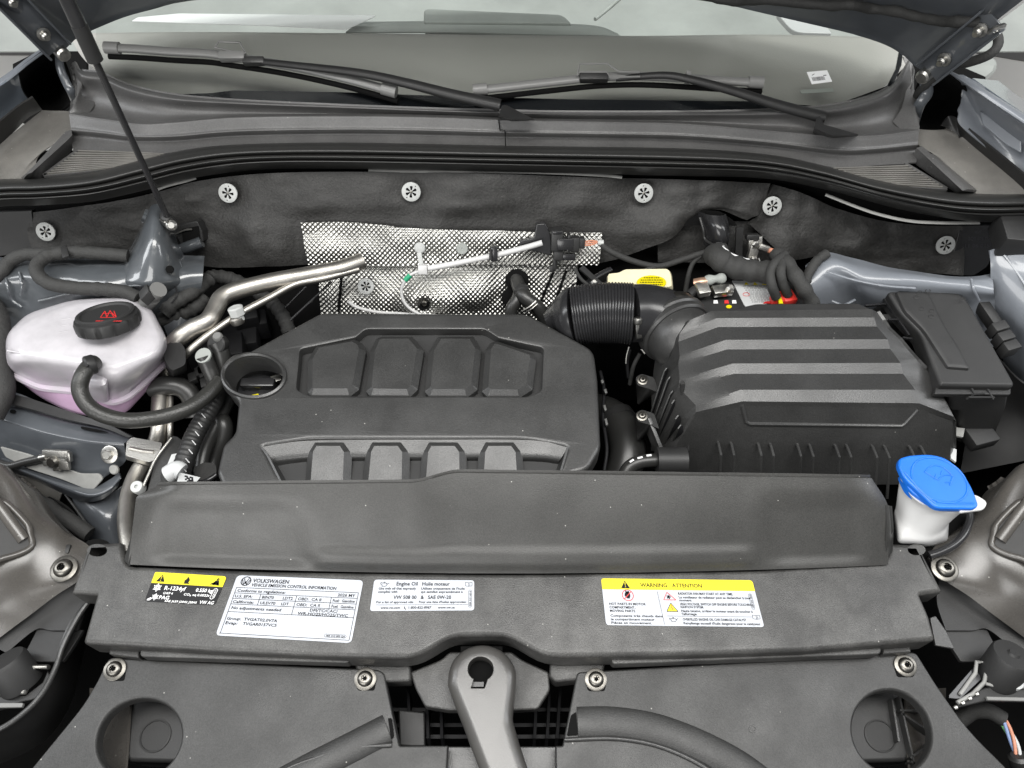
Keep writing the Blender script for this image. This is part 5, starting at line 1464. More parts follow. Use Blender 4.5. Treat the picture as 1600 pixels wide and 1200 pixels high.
lathe('loom_end', K['clip'], [(.004, 0), (.006, .004), (.005, .010)], FH(930, 371, .042), FW.ex, cn, n=10)
wi = thing('thin_loom', 'thin grey loom drooping from the sensor plug to the main harness', 'wiring', FH(1010, 395, .03))
tube('loom_tube', K['tape'], [FH(934, 372, .042), FH(950, 384, .045), FH(985, 398, .05), FH(1020, 404, .055), FH(1050, 396, .055), FH(1080, 386, .055), FH(1098, 382, .05)], .0052, wi)
tube('branch_tube', K['tape'], [FH(1020, 404, .055), FH(990, 412, .06), FH(960, 420, .06), FH(940, 430, .06)], .004, wi)
tube('branch_tube', K['tape'], [FH(1084, 388, .055), FH(1072, 400, .055), FH(1064, 420, .06), FH(1058, 455, .06)], .0042, wi)

# coolant hoses through the shield
ch = thing('heater_hoses', 'pair of black heater hoses bending out of the foil shield', 'hose', FH(820, 450, .03))
for c, r in (((808, 434), .019), ((800, 462), .017)):
    lathe('hose_grommet', K['void'], [(.001, .0), (r, .0), (r + .002, .004), (r - .004, .006), (.001, .006)], FH(*c, .012), FW.n, ch, n=28)
tube('hose_run', K['rubber'], [FH(806, 432, .01), FH(812, 444, .035), FH(820, 452, .05), FH(838, 466, .055), FH(850, 484, .05), FH(853, 510, .04)], .0125, ch, n=16)
tube('hose_run', K['rubber'], [FH(812, 448, .03), FH(808, 458, .04), FH(799, 472, .045), FH(800, 490, .045), FH(806, 515, .04)], .0115, ch, n=16)
lathe('elbow_joint', K['plastic'], [(.008, -.01), (.013, -.008), (.014, .004), (.010, .010), (.004, .011)], FH(815, 445, .04), FW.n, ch, n=18)
tube('wire_clamp', K['zinc'], [FH(818, 468, .066), FH(826, 462, .070), FH(836, 454, .066)], .0028, ch, n=8)
tube('wire_clamp', K['zinc'], [FH(821, 471, .066), FH(829, 465, .070), FH(838, 458, .066)], .0018, ch, n=8)

# brake fluid reservoir
br = thing('brake_reservoir', 'cream brake fluid reservoir with a yellow oval cap label', 'fluid reservoir', P(1000, 440, .02))
stack('tank_body', K['cream'], [
    ([(950, 428, 3), (968, 426, 3), (976, 421, 4), (1044, 420, 6), (1048, 428, 4), (1050, 448, 4), (950, 448, 4)], .055),
    ([(948, 430, 3), (968, 428, 3), (976, 423, 4), (1046, 422, 6), (1050, 430, 4), (1052, 452, 4), (949, 452, 4)], .048),
    ([(950, 446, 3), (970, 446, 3), (976, 444, 4), (1046, 440, 6), (1050, 450, 4), (1052, 478, 4), (952, 478, 4)], .0)], br, n=60)
yl = plate('oval_label', K['yellow'], .058, ellipse(1018, 441, 23, 11, 30), br, th=.003, b=.0005)
bm = bmesh.new()
for y, w in ((434, 12), (437.5, 17), (441, 18), (444.5, 17)):
    x = 1018 - w
    random.seed(int(y))
    while x < 1018 + w:
        q = 1.5 + 2.5 * random.random()
        bar_bm(bm, (x, y, .0584), (min(x + q, 1018 + w), y, .0584), .0017, .0004); x += q + 1.1
link('label_print', bm, K['ink'], yl)
# brake servo rim and brackets behind hose
bs = thing('brake_servo', 'dark round brake servo with a shiny rim behind the intake hose', 'brake servo', P(930, 450, .0))
tube('servo_rim', K['plastic_gloss'], [(900, 470, .03), (906, 456, .035), (918, 442, .04), (935, 430, .04), (955, 420, .04)], .0045, bs, flat=.5)
plate('servo_face', K['void'], .01, ellipse(960, 470, 62, 46), bs, th=.05, b=.01)
lathe('servo_nut', K['zinc'], [(.006, 0), (.006, .005), (.003, .007)], P(928, 442, .05), (0, -.3, 1), bs, n=6)
bm = bmesh.new(); bar_bm(bm, (908, 418, .06), (945, 452, .05), .01, .004); link('servo_bracket', bm, K['plastic'], bs)
tube('servo_wire', K['tape'], [(898, 420, .06), (908, 436, .06), (922, 448, .055)], .0028, bs)

# battery
ba = thing('battery', 'black battery with a white warning label and red terminal cover', 'battery', P(1180, 460, 0))
stack('battery_case', K['plastic'], [([(1092, 440, 3), (1250, 440, 3), (1262, 500, 3), (1096, 500, 3)], .050), ([(1092, 452, 3), (1250, 452, 3), (1262, 516, 3), (1096, 516, 3)], .0)], ba, n=40)
lbp = Plane(z=.0515)
lab = plate('warning_label', K['paper2'], lbp, [(1144, 438.5), (1197, 439), (1212, 470), (1200, 474), (1178, 480), (1166, 480), (1162, 475)], ba, th=.0012, b=0)
bm = bmesh.new()
random.seed(5)
for k in range(9):
    y = 447 + k * 3.1; x0 = 1149 + k * 1.75
    x = x0 + 12
    while x < x0 + 46:
        q = 2 + 4 * random.random(); bar_bm(bm, (x, y, .0517), (x + q, y, .0517), .0010, .0003); x += q + 1.2
link('label_print', bm, K['ink_grey'], lab)
for k in range(3):
    plate('warning_triangle', K['yellow'], .0518, [(1163 + 14 * k, 445), (1170 + 14 * k, 445), (1165.5 + 13.5 * k, 440.5)], ba, th=.0003, b=0)
tube('red_symbol', K['ink_red'], [(*q, .0517) for q in ellipse(1166, 460, 5, 2.6, 14)] + [(1171, 460, .0517)], .0005, ba, n=5)
plate('yellow_dot', K['yellow'], .0515, ellipse(1139, 479, 4.5, 2.6, 16), ba, th=.001, b=0)
for x, c in ((1118, 'ink_white'), (1135, 'ink_red'), (1147, 'ink_white')):
    plate('printed_square', K[c], .0512, [(x - 3, 469), (x + 3, 469), (x + 4, 474), (x - 3, 474)], ba, th=.0006, b=0)
tm = thing('battery_terminal', 'pale metal battery clamp with a copper lug and grey boot', 'terminal', P(1110, 452, .06))
bm = bmesh.new(); box_bm(bm, P(1098, 452, .07), (.010, .002, 0), (-.002, .012, 0), (0, 0, .006), .002); link('clamp_block', bm, K['alu'], tm)
bm = bmesh.new(); box_bm(bm, P(1128, 454, .064), (.016, .002, 0), (-.002, .009, 0), (0, 0, .006), .002); link('clamp_block', bm, K['zinc'], tm)
lathe('clamp_nut', K['zinc'], [(.007, 0), (.007, .007), (.004, .009)], P(1140, 452, .070), (0, -.2, 1), tm, n=6)
tube('copper_lug', K['copper'], [(1084, 440, .07), (1096, 438, .075), (1106, 437, .075)], .006, tm, flat=.5)
tube('grey_boot', K['seat'], [(1102, 439, .07), (1116, 436, .075), (1130, 435, .07)], .0085, tm, rf=lambda t: .0075 + .0015 * math.sin(t * 9))
tube('dark_clip', K['plastic_matte'], [(1076, 462, .06), (1090, 452, .06), (1100, 462, .06)], .008, tm)
rc = thing('red_terminal_cover', 'red terminal cover with a yellow tab on the battery', 'terminal cover', P(1220, 468, .05))
bm = bmesh.new(); box_bm(bm, P(1214, 468, .060), (.010, 0, 0), (0, .010, 0), (0, 0, .008), .003); link('red_block', bm, K['red'], rc)
bm = bmesh.new(); box_bm(bm, P(1230, 466, .060), (.011, .002, 0), (-.003, .012, 0), (0, 0, .009), .003); link('red_block', bm, K['red'], rc)
plate('yellow_tab', K['yellow'], .071, [(1215, 462), (1220, 462), (1224, 474), (1218, 474)], rc, th=.004, b=.0005)
plate('pink_label', K['ink_red'], .0525, [(1196, 471), (1206, 470), (1206, 474), (1192, 474)], rc, th=.0006, b=0)

# main harness and its guide
gd = thing('harness_guide', 'shiny black harness guide arching out of the firewall insulation', 'cable guide', FH(1112, 350, .03))
loft('guide_hood', K['plastic_gloss'], [
    [FH(1088, 330, .0), FH(1098, 330, .03), FH(1112, 330, .04), FH(1124, 331, .03), FH(1130, 334, .0)],
    [FH(1092, 345, .01), FH(1101, 346, .045), FH(1114, 347, .055), FH(1126, 347, .045), FH(1131, 348, .01)],
    [FH(1097, 365, .01), FH(1104, 367, .045), FH(1115, 368, .055), FH(1126, 367, .045), FH(1131, 366, .01)],
    [FH(1099, 382, .0), FH(1106, 384, .03), FH(1116, 385, .035), FH(1126, 384, .03), FH(1131, 382, .0)]], gd, nu=20, nv=20)
plate('guide_recess', K['void'], Plane(o=FH(1100, 345, .004), n=FW.n), [(1060, 352), (1068, 340, 6), (1090, 328, 6), (1125, 330, 6), (1146, 344, 6), (1152, 353)], gd, th=.003, b=0)
tube('guide_edge', K['cover'], [FH(1091, 338, .012), FH(1095, 355, .02), FH(1098, 370, .02), FH(1106, 374, .05)], .0022, gd, n=8)
bm = bmesh.new(); box_bm(bm, FH(1110, 372, .058), FW.ex * .005, FW.ey * .006, FW.n * .002, .001); link('guide_lock', bm, K['plastic'], gd)
mh = thing('main_harness', 'thick black taped wiring harness sweeping over the battery', 'wiring', P(1140, 420, .05))
mp = [FH(1110, 378, .04), FH(1110, 388, .05), P(1119, 400, .082), P(1136, 413, .080), P(1162, 421, .078), P(1192, 425, .078), P(1222, 424, .078)]
tube('harness_body', K['tape'], mp, .018, mh, n=24, res=16, rf=lambda t: .0185 + .0014 * math.sin(t * 46) + .001 * mnoise.noise(Vector((t * 9, 3, 1))))
tube('worn_edge', K['ink_white'], [q + Vector((.010, .010, .012)) for q in mp[1:5]], .0012, mh, n=6, rf=lambda t: .0011 + .0008 * mnoise.noise(Vector((t * 40, 0, 0))))
tube('harness_branch', K['tape'], [P(1226, 398, .10), P(1212, 410, .105), P(1204, 426, .10), P(1206, 446, .09), P(1213, 465, .07)], .0078, mh)
tube('harness_branch', K['tape'], [P(1222, 410, .105), P(1220, 426, .105), P(1224, 444, .09), P(1231, 461, .07)], .0075, mh)
tube('harness_branch', K['tape'], [P(1212, 396, .09), P(1230, 412, .10), P(1246, 436, .10), P(1260, 458, .085), P(1274, 484, .06)], .0115, mh, rf=lambda t: .0118 + .001 * math.sin(t * 30))
gt = thing('ground_terminal', 'pale metal ground terminal with an orange cable end on the firewall', 'ground terminal', FH(1170, 385, .02))
def gbx(x, y, w, h, d, hh, m, nm, rot=0):
    bm = bmesh.new()
    ex = FW.ex * math.cos(rot) + FW.ey * math.sin(rot); ey = FW.ey * math.cos(rot) - FW.ex * math.sin(rot)
    box_bm(bm, FH(x, y, hh), ex * w, ey * h, FW.n * d, .0015); link(nm, bm, K[m], gt)
gbx(1174, 376, .012, .012, .004, .022, 'alu', 'lug_plate', .1); gbx(1170, 390, .008, .018, .006, .024, 'alu', 'lug_plate', -.15)
gbx(1186, 381, .010, .005, .005, .030, 'alu', 'cable_lug', -.35); gbx(1168, 402, .007, .008, .007, .028, 'zinc', 'lug_foot')
gbx(1170, 366, .011, .005, .008, .02, 'plastic', 'dark_cap')
lathe('lug_nut', K['zinc'], [(.007, 0), (.007, .006), (.004, .008)], FH(1173, 376, .027), FW.n, gt, n=6)
lathe('stud', K['zinc'], [(.006, 0), (.006, .008), (.004, .010)], FH(1168, 398, .034), FW.n, gt, n=12)
tube('orange_end', K['orange'], [FH(1192, 384, .032), FH(1204, 388, .034)], .0052, gt, n=12)
tube('black_cable', K['rubber'], [FH(1204, 388, .034), FH(1216, 393, .036), FH(1226, 402, .04)], .0065, gt, n=12)
tube('hook', K['zinc'], [FH(1176, 396, .034), FH(1178, 404, .036), FH(1174, 408, .036)], .0016, gt, n=6)
bm = bmesh.new(); bar_bm(bm, FH(1152, 352, .014), FH(1150, 405, .014), .012, .006, up=FW.n); link('mount_rail', bm, K['plastic'], gt)

# ================================================================== coolant reservoir
cr_ = thing('coolant_reservoir', 'milky white coolant reservoir over pink fluid at the left of the bay', 'coolant tank', P(140, 560, -.04))
stack('tank_upper', K['tank'], [
    ([(40, 512, 12), (60, 500, 14), (112, 480, 20), (196, 471, 12), (222, 488, 10), (240, 528, 10), (228, 548, 10), (168, 566, 14), (112, 556, 16), (40, 548, 16)], .094),
    ([(24, 516, 14), (50, 496, 16), (112, 474, 20), (202, 466, 12), (232, 486, 10), (254, 530, 10), (238, 556, 10), (172, 580, 16), (112, 568, 14), (28, 556, 18)], .090),
    ([(10, 522, 14), (42, 490, 16), (111, 469, 20), (206, 462, 12), (238, 484, 10), (262, 532, 10), (250, 560, 12), (178, 598, 18), (116, 580, 14), (12, 566, 18)], .074),
    ([(8, 530, 14), (40, 500, 16), (111, 482, 20), (206, 474, 12), (240, 494, 10), (264, 540, 10), (262, 560, 12), (198, 618, 14), (174, 626, 8), (120, 606, 8), (60, 601, 14), (10, 576, 14)], .022)], cr_, n=110, lin=False, sub=5, ang=70)
stack('seam_flange', K['tank'], [
    ([(5, 532, 14), (40, 500, 16), (111, 482, 20), (206, 474, 12), (242, 494, 10), (268, 544, 10), (268, 562, 10), (203, 622, 12), (176, 631, 10), (118, 613, 10), (60, 607, 14), (8, 582, 14)], .022),
    ([(5, 536, 14), (40, 504, 16), (111, 486, 20), (206, 478, 12), (242, 498, 10), (268, 548, 10), (268, 566, 10), (203, 626, 12), (176, 635, 10), (118, 617, 10), (60, 611, 14), (8, 586, 14)], .017)], cr_, n=110)
stack('tank_lower', K['tank_low'], [
    ([(14, 540, 14), (60, 512, 16), (206, 490, 12), (258, 550, 10), (256, 572, 10), (200, 624, 14), (172, 632, 10), (118, 615, 10), (60, 609, 14), (16, 588, 14)], .018),
    ([(30, 548, 14), (70, 520, 16), (206, 500, 12), (252, 560, 10), (246, 592, 10), (202, 638, 10), (140, 645, 10), (102, 634, 14), (58, 614, 14), (28, 596, 10)], .0),
    ([(36, 560, 14), (76, 530, 16), (206, 510, 12), (246, 570, 10), (238, 602, 10), (198, 645, 10), (140, 651, 10), (104, 642, 14), (64, 622, 14), (40, 604, 10)], -.014)], cr_, n=90)
stack('nozzle_pedestal', K['tank'], [
    ([(116, 560, 6), (166, 554, 6), (170, 572, 5), (160, 596, 5), (120, 590, 6)], .080),
    ([(113, 562, 6), (168, 556, 6), (174, 574, 5), (166, 608, 6), (116, 604, 6)], .070),
    ([(114, 580, 6), (172, 572, 6), (176, 590, 5), (170, 628, 6), (118, 624, 6)], .025)], cr_, n=60, lin=False, sub=3)
lathe('nozzle', K['tank'], [(.010, -.01), (.010, .012), (.012, .013), (.012, .018), (.008, .020)], P(146, 572, .085), (-.1, -.6, .8), cr_, n=18)
# moulded window frame and rib on the tank
tube('moulded_frame', K['tank'], [(72, 530, .0925), (90, 498, .0925), (126, 490, .0925), (114, 524, .0925), (72, 530, .0925)], .0013, cr_, n=8, lin=True)
for k in range(3): tube('moulded_mark', K['tank'], [(92 + 2 * k, 520 - 10 * k, .093), (108 + 2 * k, 517 - 10 * k, .093)], .0014, cr_, n=8)
plate('side_tab', K['tank'], .050, [(232, 522, 3), (250, 528, 3), (254, 548, 3), (238, 546, 3)], cr_, th=.02, b=.003)
tube('tank_rib', K['tank'], [(12, 548, .0875), (60, 556, .0905), (108, 562, .0905), (112, 566, .088)], .0018, cr_, n=8)
CA = Vector((-.06, .46, .88)).normalized()
c0 = P(172, 511, .094)
cap = lathe('screw_cap', K['plastic'], [(.001, 0), (.0445, 0), (.047, .002), (.0475, .014), (.0455, .019), (.042, .021), (.001, .021)], c0, CA, cr_, n=96,
      mod=lambda k, h: (0.95 if (k % 8) in (0, 1) else 1.0) if .001 < h < .018 else 1)
c1 = c0 + CA * .021
lathe('cap_face', K['plastic_matte'], [(.042, .0), (.042, .0035), (.039, .005), (.036, .0042), (.034, .0015), (.001, .0015)], c1, CA, cap, n=56)
CP = Plane(o=c1 + CA * .0020, n=CA)
bm = bmesh.new()
def ln(a, b, w=.0013):
    bar_bm(bm, CP.hit(*a), CP.hit(*b), w, .0004, up=CA)
for a, b in (((157, 496), (164, 486)), ((164, 486), (167, 496)), ((157, 496), (182, 496)), ((167, 496), (172, 485)), ((172, 485), (178, 496)), ((160, 490), (176, 489)), ((174, 488), (182, 496)), ((178, 486), (182, 496))): ln(a, b)
x = 150
random.seed(3)
while x < 190:
    q = 2 + 2.5 * random.random(); ln((x, 501.5), (min(x + q, 190), 501.5), .0026); x += q + .9
link('warning_print', bm, K['ink_red'], cap)
sn = thing('level_sensor_plug', 'grey cylindrical connector plug behind the coolant tank', 'connector', P(238, 470, .09))
a = P(226, 478, .075); b = P(248, 452, .12); L_ = (b - a).length
lathe('plug_barrel', K['seat_dark'] if 'seat_dark' in K else K['lever'], [(.001, 0), (.0125, 0), (.0125, L_ * .55), (.0105, L_ * .57), (.0105, L_ * .8), (.0125, L_ * .82), (.0125, L_), (.001, L_)], a, b - a, sn, n=20)
bm = bmesh.new(); box_bm(bm, P(230, 461, .115), (.008, .004, .006), (-.004, .008, 0), (-.003, 0, .008), .002); link('plug_lock', bm, K['plastic_matte'], sn)
# overflow hose
oh = thing('coolant_hose', 'black braided coolant hose curving from the tank nozzle to the engine', 'hose', P(180, 640, .02))
tube('hose_run', K['hose'], [(148, 566, .100), (138, 574, .108), (128, 590, .108), (125, 610, .10), (136, 632, .09), (160, 648, .08), (200, 657, .07), (250, 652, .062), (290, 640, .058), (318, 622, .052), (345, 596, .045)], .0115, oh, n=18, res=8)
lathe('hose_clip', K['plastic'], [(.0135, -.006), (.0145, -.004), (.0145, .006), (.0125, .008)], P(142, 570, .108), (-.5, -.35, .2), oh, n=18)
bm = bmesh.new(); bar_bm(bm, (131, 569, .120), (138, 572, .120), .004, .003); link('clip_ear', bm, K['plastic'], oh)

# ================================================================== steel pipes
sp = thing('steel_pipe', 'thick brushed steel coolant pipe rising to the firewall', 'pipe', P(400, 460, .03), group='brushed steel pipes')
tube('pipe_run', K['steel'], [(250, 565, .0), (275, 533, .045), (300, 514, .055), (324, 502, .058), (336, 484, .058), (346, 466, .058), (366, 455, .056), (420, 441, .052), (480, 430, .048), (530, 420, .044), (566, 408, .038)], .0145, sp, n=20, res=9)
sp2 = thing('steel_pipe', 'thin brushed steel pipe with a small valve cap', 'pipe', P(400, 480, .03), group='brushed steel pipes')
tube('pipe_run', K['steel'], [(270, 575, .0), (292, 552, .04), (320, 528, .05), (346, 509, .052), (375, 490, .052), (420, 466, .05), (462, 444, .048), (510, 434, .046), (560, 421, .038)], .0062, sp2, n=14, res=8)
lathe('valve_cap', K['clip'], [(.008, -.012), (.009, -.004), (.0125, -.002), (.013, .010), (.010, .012), (.001, .012)], P(371, 490, .064), (-.2, .45, .9), sp2, n=12, mod=lambda k, h: 1 if k % 2 else .94)
lathe('valve_base', K['steel'], [(.010, -.010), (.0115, -.006), (.0115, .0), (.009, .002)], P(369, 497, .058), (-.2, .45, .9), sp2, n=16)
pb = thing('pipe_bracket', 'black plastic bracket gripping both steel pipes beside the tank', 'bracket', P(275, 555, .0))
stack('bracket_body', K['plastic'], [([(258, 540, 5), (276, 528, 6), (290, 545, 6), (290, 570, 6), (268, 580, 6), (256, 560, 5)], .055), ([(258, 550, 5), (276, 540, 6), (292, 556, 6), (292, 582, 6), (268, 592, 6), (256, 570, 5)], .0)], pb, n=30)
sp3 = thing('steel_pipe', 'steel pipe dropping behind the coolant hose to the front cover', 'pipe', P(220, 740, -.05), group='brushed steel pipes')
tube('pipe_run', K['steel'], [(254, 560, -.02), (252, 600, -.02), (250, 640, -.022), (249, 675, -.03), (238, 705, -.045), (218, 735, -.05), (205, 765, -.045), (199, 800, -.035), (200, 830, -.025), (206, 866, -.02)], .0135, sp3, n=20, res=8)
sp4 = thing('steel_pipe', 'thin steel pipe standing right of the thicker pipe below the tank', 'pipe', P(266, 630, -.05), group='brushed steel pipes')
tube('pipe_run', K['steel'], [(270, 570, -.02), (267, 600, -.02), (266, 640, -.022), (266, 680, -.03), (262, 720, -.08)], .0050, sp4, n=12)
# alu rail bracket with lug, screw tab
rb = thing('alu_bracket', 'bare aluminium bracket arm bolted to the dark chassis rail', 'bracket', P(230, 700, -.03))
stack('bracket_arm', K['alu'], [([(198, 690, 2), (206, 683, 2), (254, 692, 2), (244, 718, 3), (232, 722, 2), (196, 712, 2)], -.005), ([(198, 694, 2), (206, 688, 2), (254, 696, 2), (244, 726, 3), (232, 728, 2), (196, 718, 2)], -.03)], rb, n=40)
tube('bracket_groove', K['steel'], [(202, 700, -.004), (222, 704, -.004), (240, 706, -.004)], .003, rb, n=8, flat=.4)
fp = thing('fan_frame', 'dark fan frame post behind the duct cover', 'frame', P(250, 720, -.03))
stack('frame_post', K['cover'], [([(272, 678, 4), (286, 690), (240, 800), (222, 800), (244, 715)], -.005), ([(272, 690, 4), (286, 700), (240, 812), (222, 812), (244, 727)], -.05)], fp, n=30)
tube('frame_edge', K['alu'], [(268, 684, .0), (244, 716, .0), (232, 742, .0), (224, 760, .0)], .0022, fp, n=8)
lathe('screw_eye', K['clip'], [(.003, .004), (.003, .007), (.0085, .007), (.0095, .004), (.0095, -.006)], P(216, 762, -.004), (0, -.2, 1), fp, n=18)
plate('small_label', K['paper2'], .0005, [(268, 710, 1), (278, 708, 1), (272, 732, 1), (258, 734, 1)], fp, th=.001, b=0)

# harness with white flag labels
hl = thing('wiring_bundle', 'black corrugated wiring bundle with white flag label beside the engine cover', 'wiring', P(300, 690, .0))
tube('bundle', K['plastic'], [(348, 600, .0), (336, 625, .012), (318, 655, .016), (304, 680, .016), (294, 705, .016), (285, 730, .012), (280, 755, .0)], .0145, hl, n=16, rf=lambda t: .0142 + .0003 * math.sin(t * 160), res=24)
tube('bundle', K['rubber'], [(368, 600, -.03), (350, 640, -.02), (330, 680, -.02), (318, 710, -.02), (312, 750, -.03)], .011, hl, n=14)
for k in range(7):
    t_ = k / 6
    x = 318 - 30 * t_; y = 646 + 84 * t_
    a = P(x - 3, y, .031); b = P(x + 3, y + 7, .031)
    tube('white_print', K['ink_grey2'], [a, b], .0008, hl, n=5, flat=.3)
tube('loop_end', K['tape'], [(262, 756, .018), (258, 744, .022), (266, 738, .026), (276, 742, .024), (280, 754, .02)], .0065, hl)
fg = thing('flag_label', 'white wrapped flag label on the harness by the duct cover', 'label', P(285, 745, .03))
tube('label_wrap', K['paper2'], [(262, 742, .030), (276, 734, .034), (284, 738, .032)], .013, fg, n=18)
flp = Plane(three=((280, 740, .036), (312, 746, .034), (284, 756, .030)))
flag = plate('label_flag', K['paper2'], flp, [(280, 738, 1), (313, 746, 1), (302, 758, 1), (276, 756, 1)], fg, th=.001, b=0)
bm = bmesh.new()
random.seed(8)
for i in range(5):
    for j in range(4):
        if random.random() < .55:
            box_bm(bm, flp.hit(290 + i * 2.6 + j * .3, 744 + j * 2.4 + i * .6) + flp.n * .0005, flp.ex * .0012, flp.ey * .0011, flp.n * .0002)
link('label_print', bm, K['ink'], flag)
# valves, plugs and hoses left of the engine
vl = thing('vacuum_hoses', 'pair of black hoses with white ringed ends left of the oil filler', 'hose', P(330, 560, .0))
tube('hose_run', K['rubber'], [(318, 556, .045), (326, 574, .03), (336, 600, .01), (338, 640, -.03)], .0125, vl)
lathe('white_ring', K['seat'], [(.010, -.002), (.0128, -.0015), (.0128, .002), (.010, .0025), (.008, .002)], P(318, 556, .048), (-.1, -.2, 1), vl, n=20)
tube('hose_run', K['rubber'], [(338, 534, .045), (346, 552, .03), (350, 575, .01), (350, 610, -.02)], .013, vl)
lathe('pale_cap', K['seat_dark'], [(.001, .004), (.006, .004), (.008, .001), (.008, -.004)], P(340, 526, .055), (0, -.1, 1), vl, n=18)
lathe('hose_collar', K['plastic'], [(.015, -.008), (.016, -.006), (.016, .006), (.014, .008)], P(341, 538, .042), (-.2, -.5, .7), vl, n=20)
tube('hose_run', K['rubber'], [(236, 606, -.01), (262, 602, -.005), (284, 606, -.01), (298, 620, -.02), (306, 650, -.04)], .016, vl)
for k in range(8):
    random.seed(40 + k)
    x, y = 300 + 46 * random.random(), 560 + 45 * random.random()
    bm = bmesh.new(); box_bm(bm, P(x, y, -.01), (.006, .003, 0), (-.003, .008, 0), (0, 0, .006), .001); link('plug', bm, K['plastic_matte'], vl)
hs = thing('vacuum_hose', 'dark hose curving down between harness and engine cover', 'hose', P(345, 690, -.05))
tube('hose_run', K['rubber'], [(335, 655, -.03), (348, 660, -.02), (350, 680, -.03), (336, 715, -.05), (326, 745, -.06)], .014, hs)
stack('hose_pad', K['tape'], [([(300, 732, 8), (318, 722, 8), (338, 724, 8), (338, 748, 8), (310, 752, 8)], -.01), ([(302, 742, 8), (318, 732, 8), (336, 734, 8), (336, 758, 8), (312, 762, 8)], -.05)], hs, n=30)
tube('small_wires', K['plastic_gloss'], [(338, 742, .0), (326, 750, .0), (310, 756, -.004)], .004, hs, n=8)
# dark hoses and rods under the pipes
dh = thing('corrugated_hose', 'dark corrugated hose behind the steel pipes', 'hose', P(420, 480, -.04))
tube('hose_run', K['tape'], [(330, 432, .0), (360, 436, -.01), (400, 455, -.03), (430, 478, -.05), (445, 500, -.06), (452, 520, -.07)], .0125, dh, rf=lambda t: .0125 + .0008 * math.sin(t * 80), res=20)
dr = thing('bonnet_cables', 'pair of thin black rods slanting behind the engine cover', 'cable', P(480, 470, 0))
tube('rod', K['plastic_gloss'], [(518, 440, .02), (454, 500, -.02)], .0022, dr, n=8)
tube('rod', K['plastic_gloss'], [(478, 448, .01), (446, 480, -.02)], .0018, dr, n=8)
gx = thing('gearbox', 'dark gearbox parts low behind the engine at the left', 'gearbox', P(420, 520, -.2))
random.seed(11)
for k in range(16):
    x, y = 310 + 170 * random.random(), 430 + 120 * random.random()
    bm = bmesh.new(); box_bm(bm, P(x, y, -.15 + .04 * random.random()), (.012 + .02 * random.random(), .006, 0), (-.006, .012 + .02 * random.random(), 0), (0, .004, .02), .004); link('casting_lump', bm, K['dark'], gx)

# ================================================================== left strut tower
lt = thing('strut_tower', 'glossy left strut tower in shade-darkened paint with a rounded strut mount', 'strut tower', P(160, 430, 0), group='strut towers')
loft('tower_roll', K['paint_shaded'], [
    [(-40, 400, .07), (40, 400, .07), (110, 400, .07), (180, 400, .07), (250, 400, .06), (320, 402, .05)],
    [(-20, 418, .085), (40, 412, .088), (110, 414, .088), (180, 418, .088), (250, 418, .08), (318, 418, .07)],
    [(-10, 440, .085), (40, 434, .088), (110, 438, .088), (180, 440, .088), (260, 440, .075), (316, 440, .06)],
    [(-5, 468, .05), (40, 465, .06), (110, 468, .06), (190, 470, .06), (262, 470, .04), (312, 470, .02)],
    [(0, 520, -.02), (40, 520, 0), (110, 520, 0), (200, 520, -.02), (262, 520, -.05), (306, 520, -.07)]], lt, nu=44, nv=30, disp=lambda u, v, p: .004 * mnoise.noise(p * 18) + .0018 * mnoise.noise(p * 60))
loft('strut_mount', K['paint_shaded'], [
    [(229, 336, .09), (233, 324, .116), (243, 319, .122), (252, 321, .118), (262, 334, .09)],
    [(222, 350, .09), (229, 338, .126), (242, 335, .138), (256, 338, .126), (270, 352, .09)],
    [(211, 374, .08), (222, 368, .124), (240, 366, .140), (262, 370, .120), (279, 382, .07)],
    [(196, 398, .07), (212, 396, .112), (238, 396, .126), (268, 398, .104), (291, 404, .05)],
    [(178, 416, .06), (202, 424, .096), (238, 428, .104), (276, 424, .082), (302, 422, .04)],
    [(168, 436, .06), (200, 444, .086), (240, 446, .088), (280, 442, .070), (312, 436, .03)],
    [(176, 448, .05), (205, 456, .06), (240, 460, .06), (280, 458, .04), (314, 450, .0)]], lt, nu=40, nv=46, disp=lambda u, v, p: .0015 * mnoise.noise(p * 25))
bm = bmesh.new(); lathe_bm(bm, [(.001, .0005), (.006, .0005), (.0065, -.002)], P(265, 421, .101), (.2, -.7, .7), 14); link('mount_hole', bm, K['void'], lt)
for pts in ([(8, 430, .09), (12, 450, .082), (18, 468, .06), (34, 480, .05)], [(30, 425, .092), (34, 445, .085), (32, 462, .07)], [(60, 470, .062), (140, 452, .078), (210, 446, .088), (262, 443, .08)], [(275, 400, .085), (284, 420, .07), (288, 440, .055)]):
    tube('sealant_bead', K['paint_shaded'], pts, .0022, lt, n=8, flat=.6, rf=lambda t: .0022 + .001 * mnoise.noise(Vector((t * 20, 5, 0))))
tb = thing('tower_bracket', 'dark square bracket behind the strut mount', 'bracket', FH(300, 370, .02))
plate('bracket_face', K['plastic'], Plane(o=FH(300, 365, .02), n=FW.n), [(276, 352, 2), (308, 345, 3), (316, 362, 2), (318, 378, 2), (284, 384, 2), (278, 374, 2)], tb, th=.03, b=.002)
plate('bracket_pocket', K['void'], Plane(o=FH(300, 365, .0215), n=FW.n), [(284, 358), (310, 353), (313, 374), (286, 380)], tb, th=.001, b=0)
tube('bracket_edge', K['alu'], [FH(280, 362, .024), FH(298, 355, .024), FH(308, 354, .024)], .0015, tb, n=6)
tube('bracket_roll', K['paint_shaded'], [FH(286, 388, .02), FH(300, 382, .024), FH(322, 374, .02)], .010, tb)
tl = thing('taped_loom', 'black taped loom looping over the left strut tower', 'wiring', P(100, 410, .09))
def tpr(r): return lambda t: r + .0014 * mnoise.noise(Vector((t * 26, r * 100, 0)))
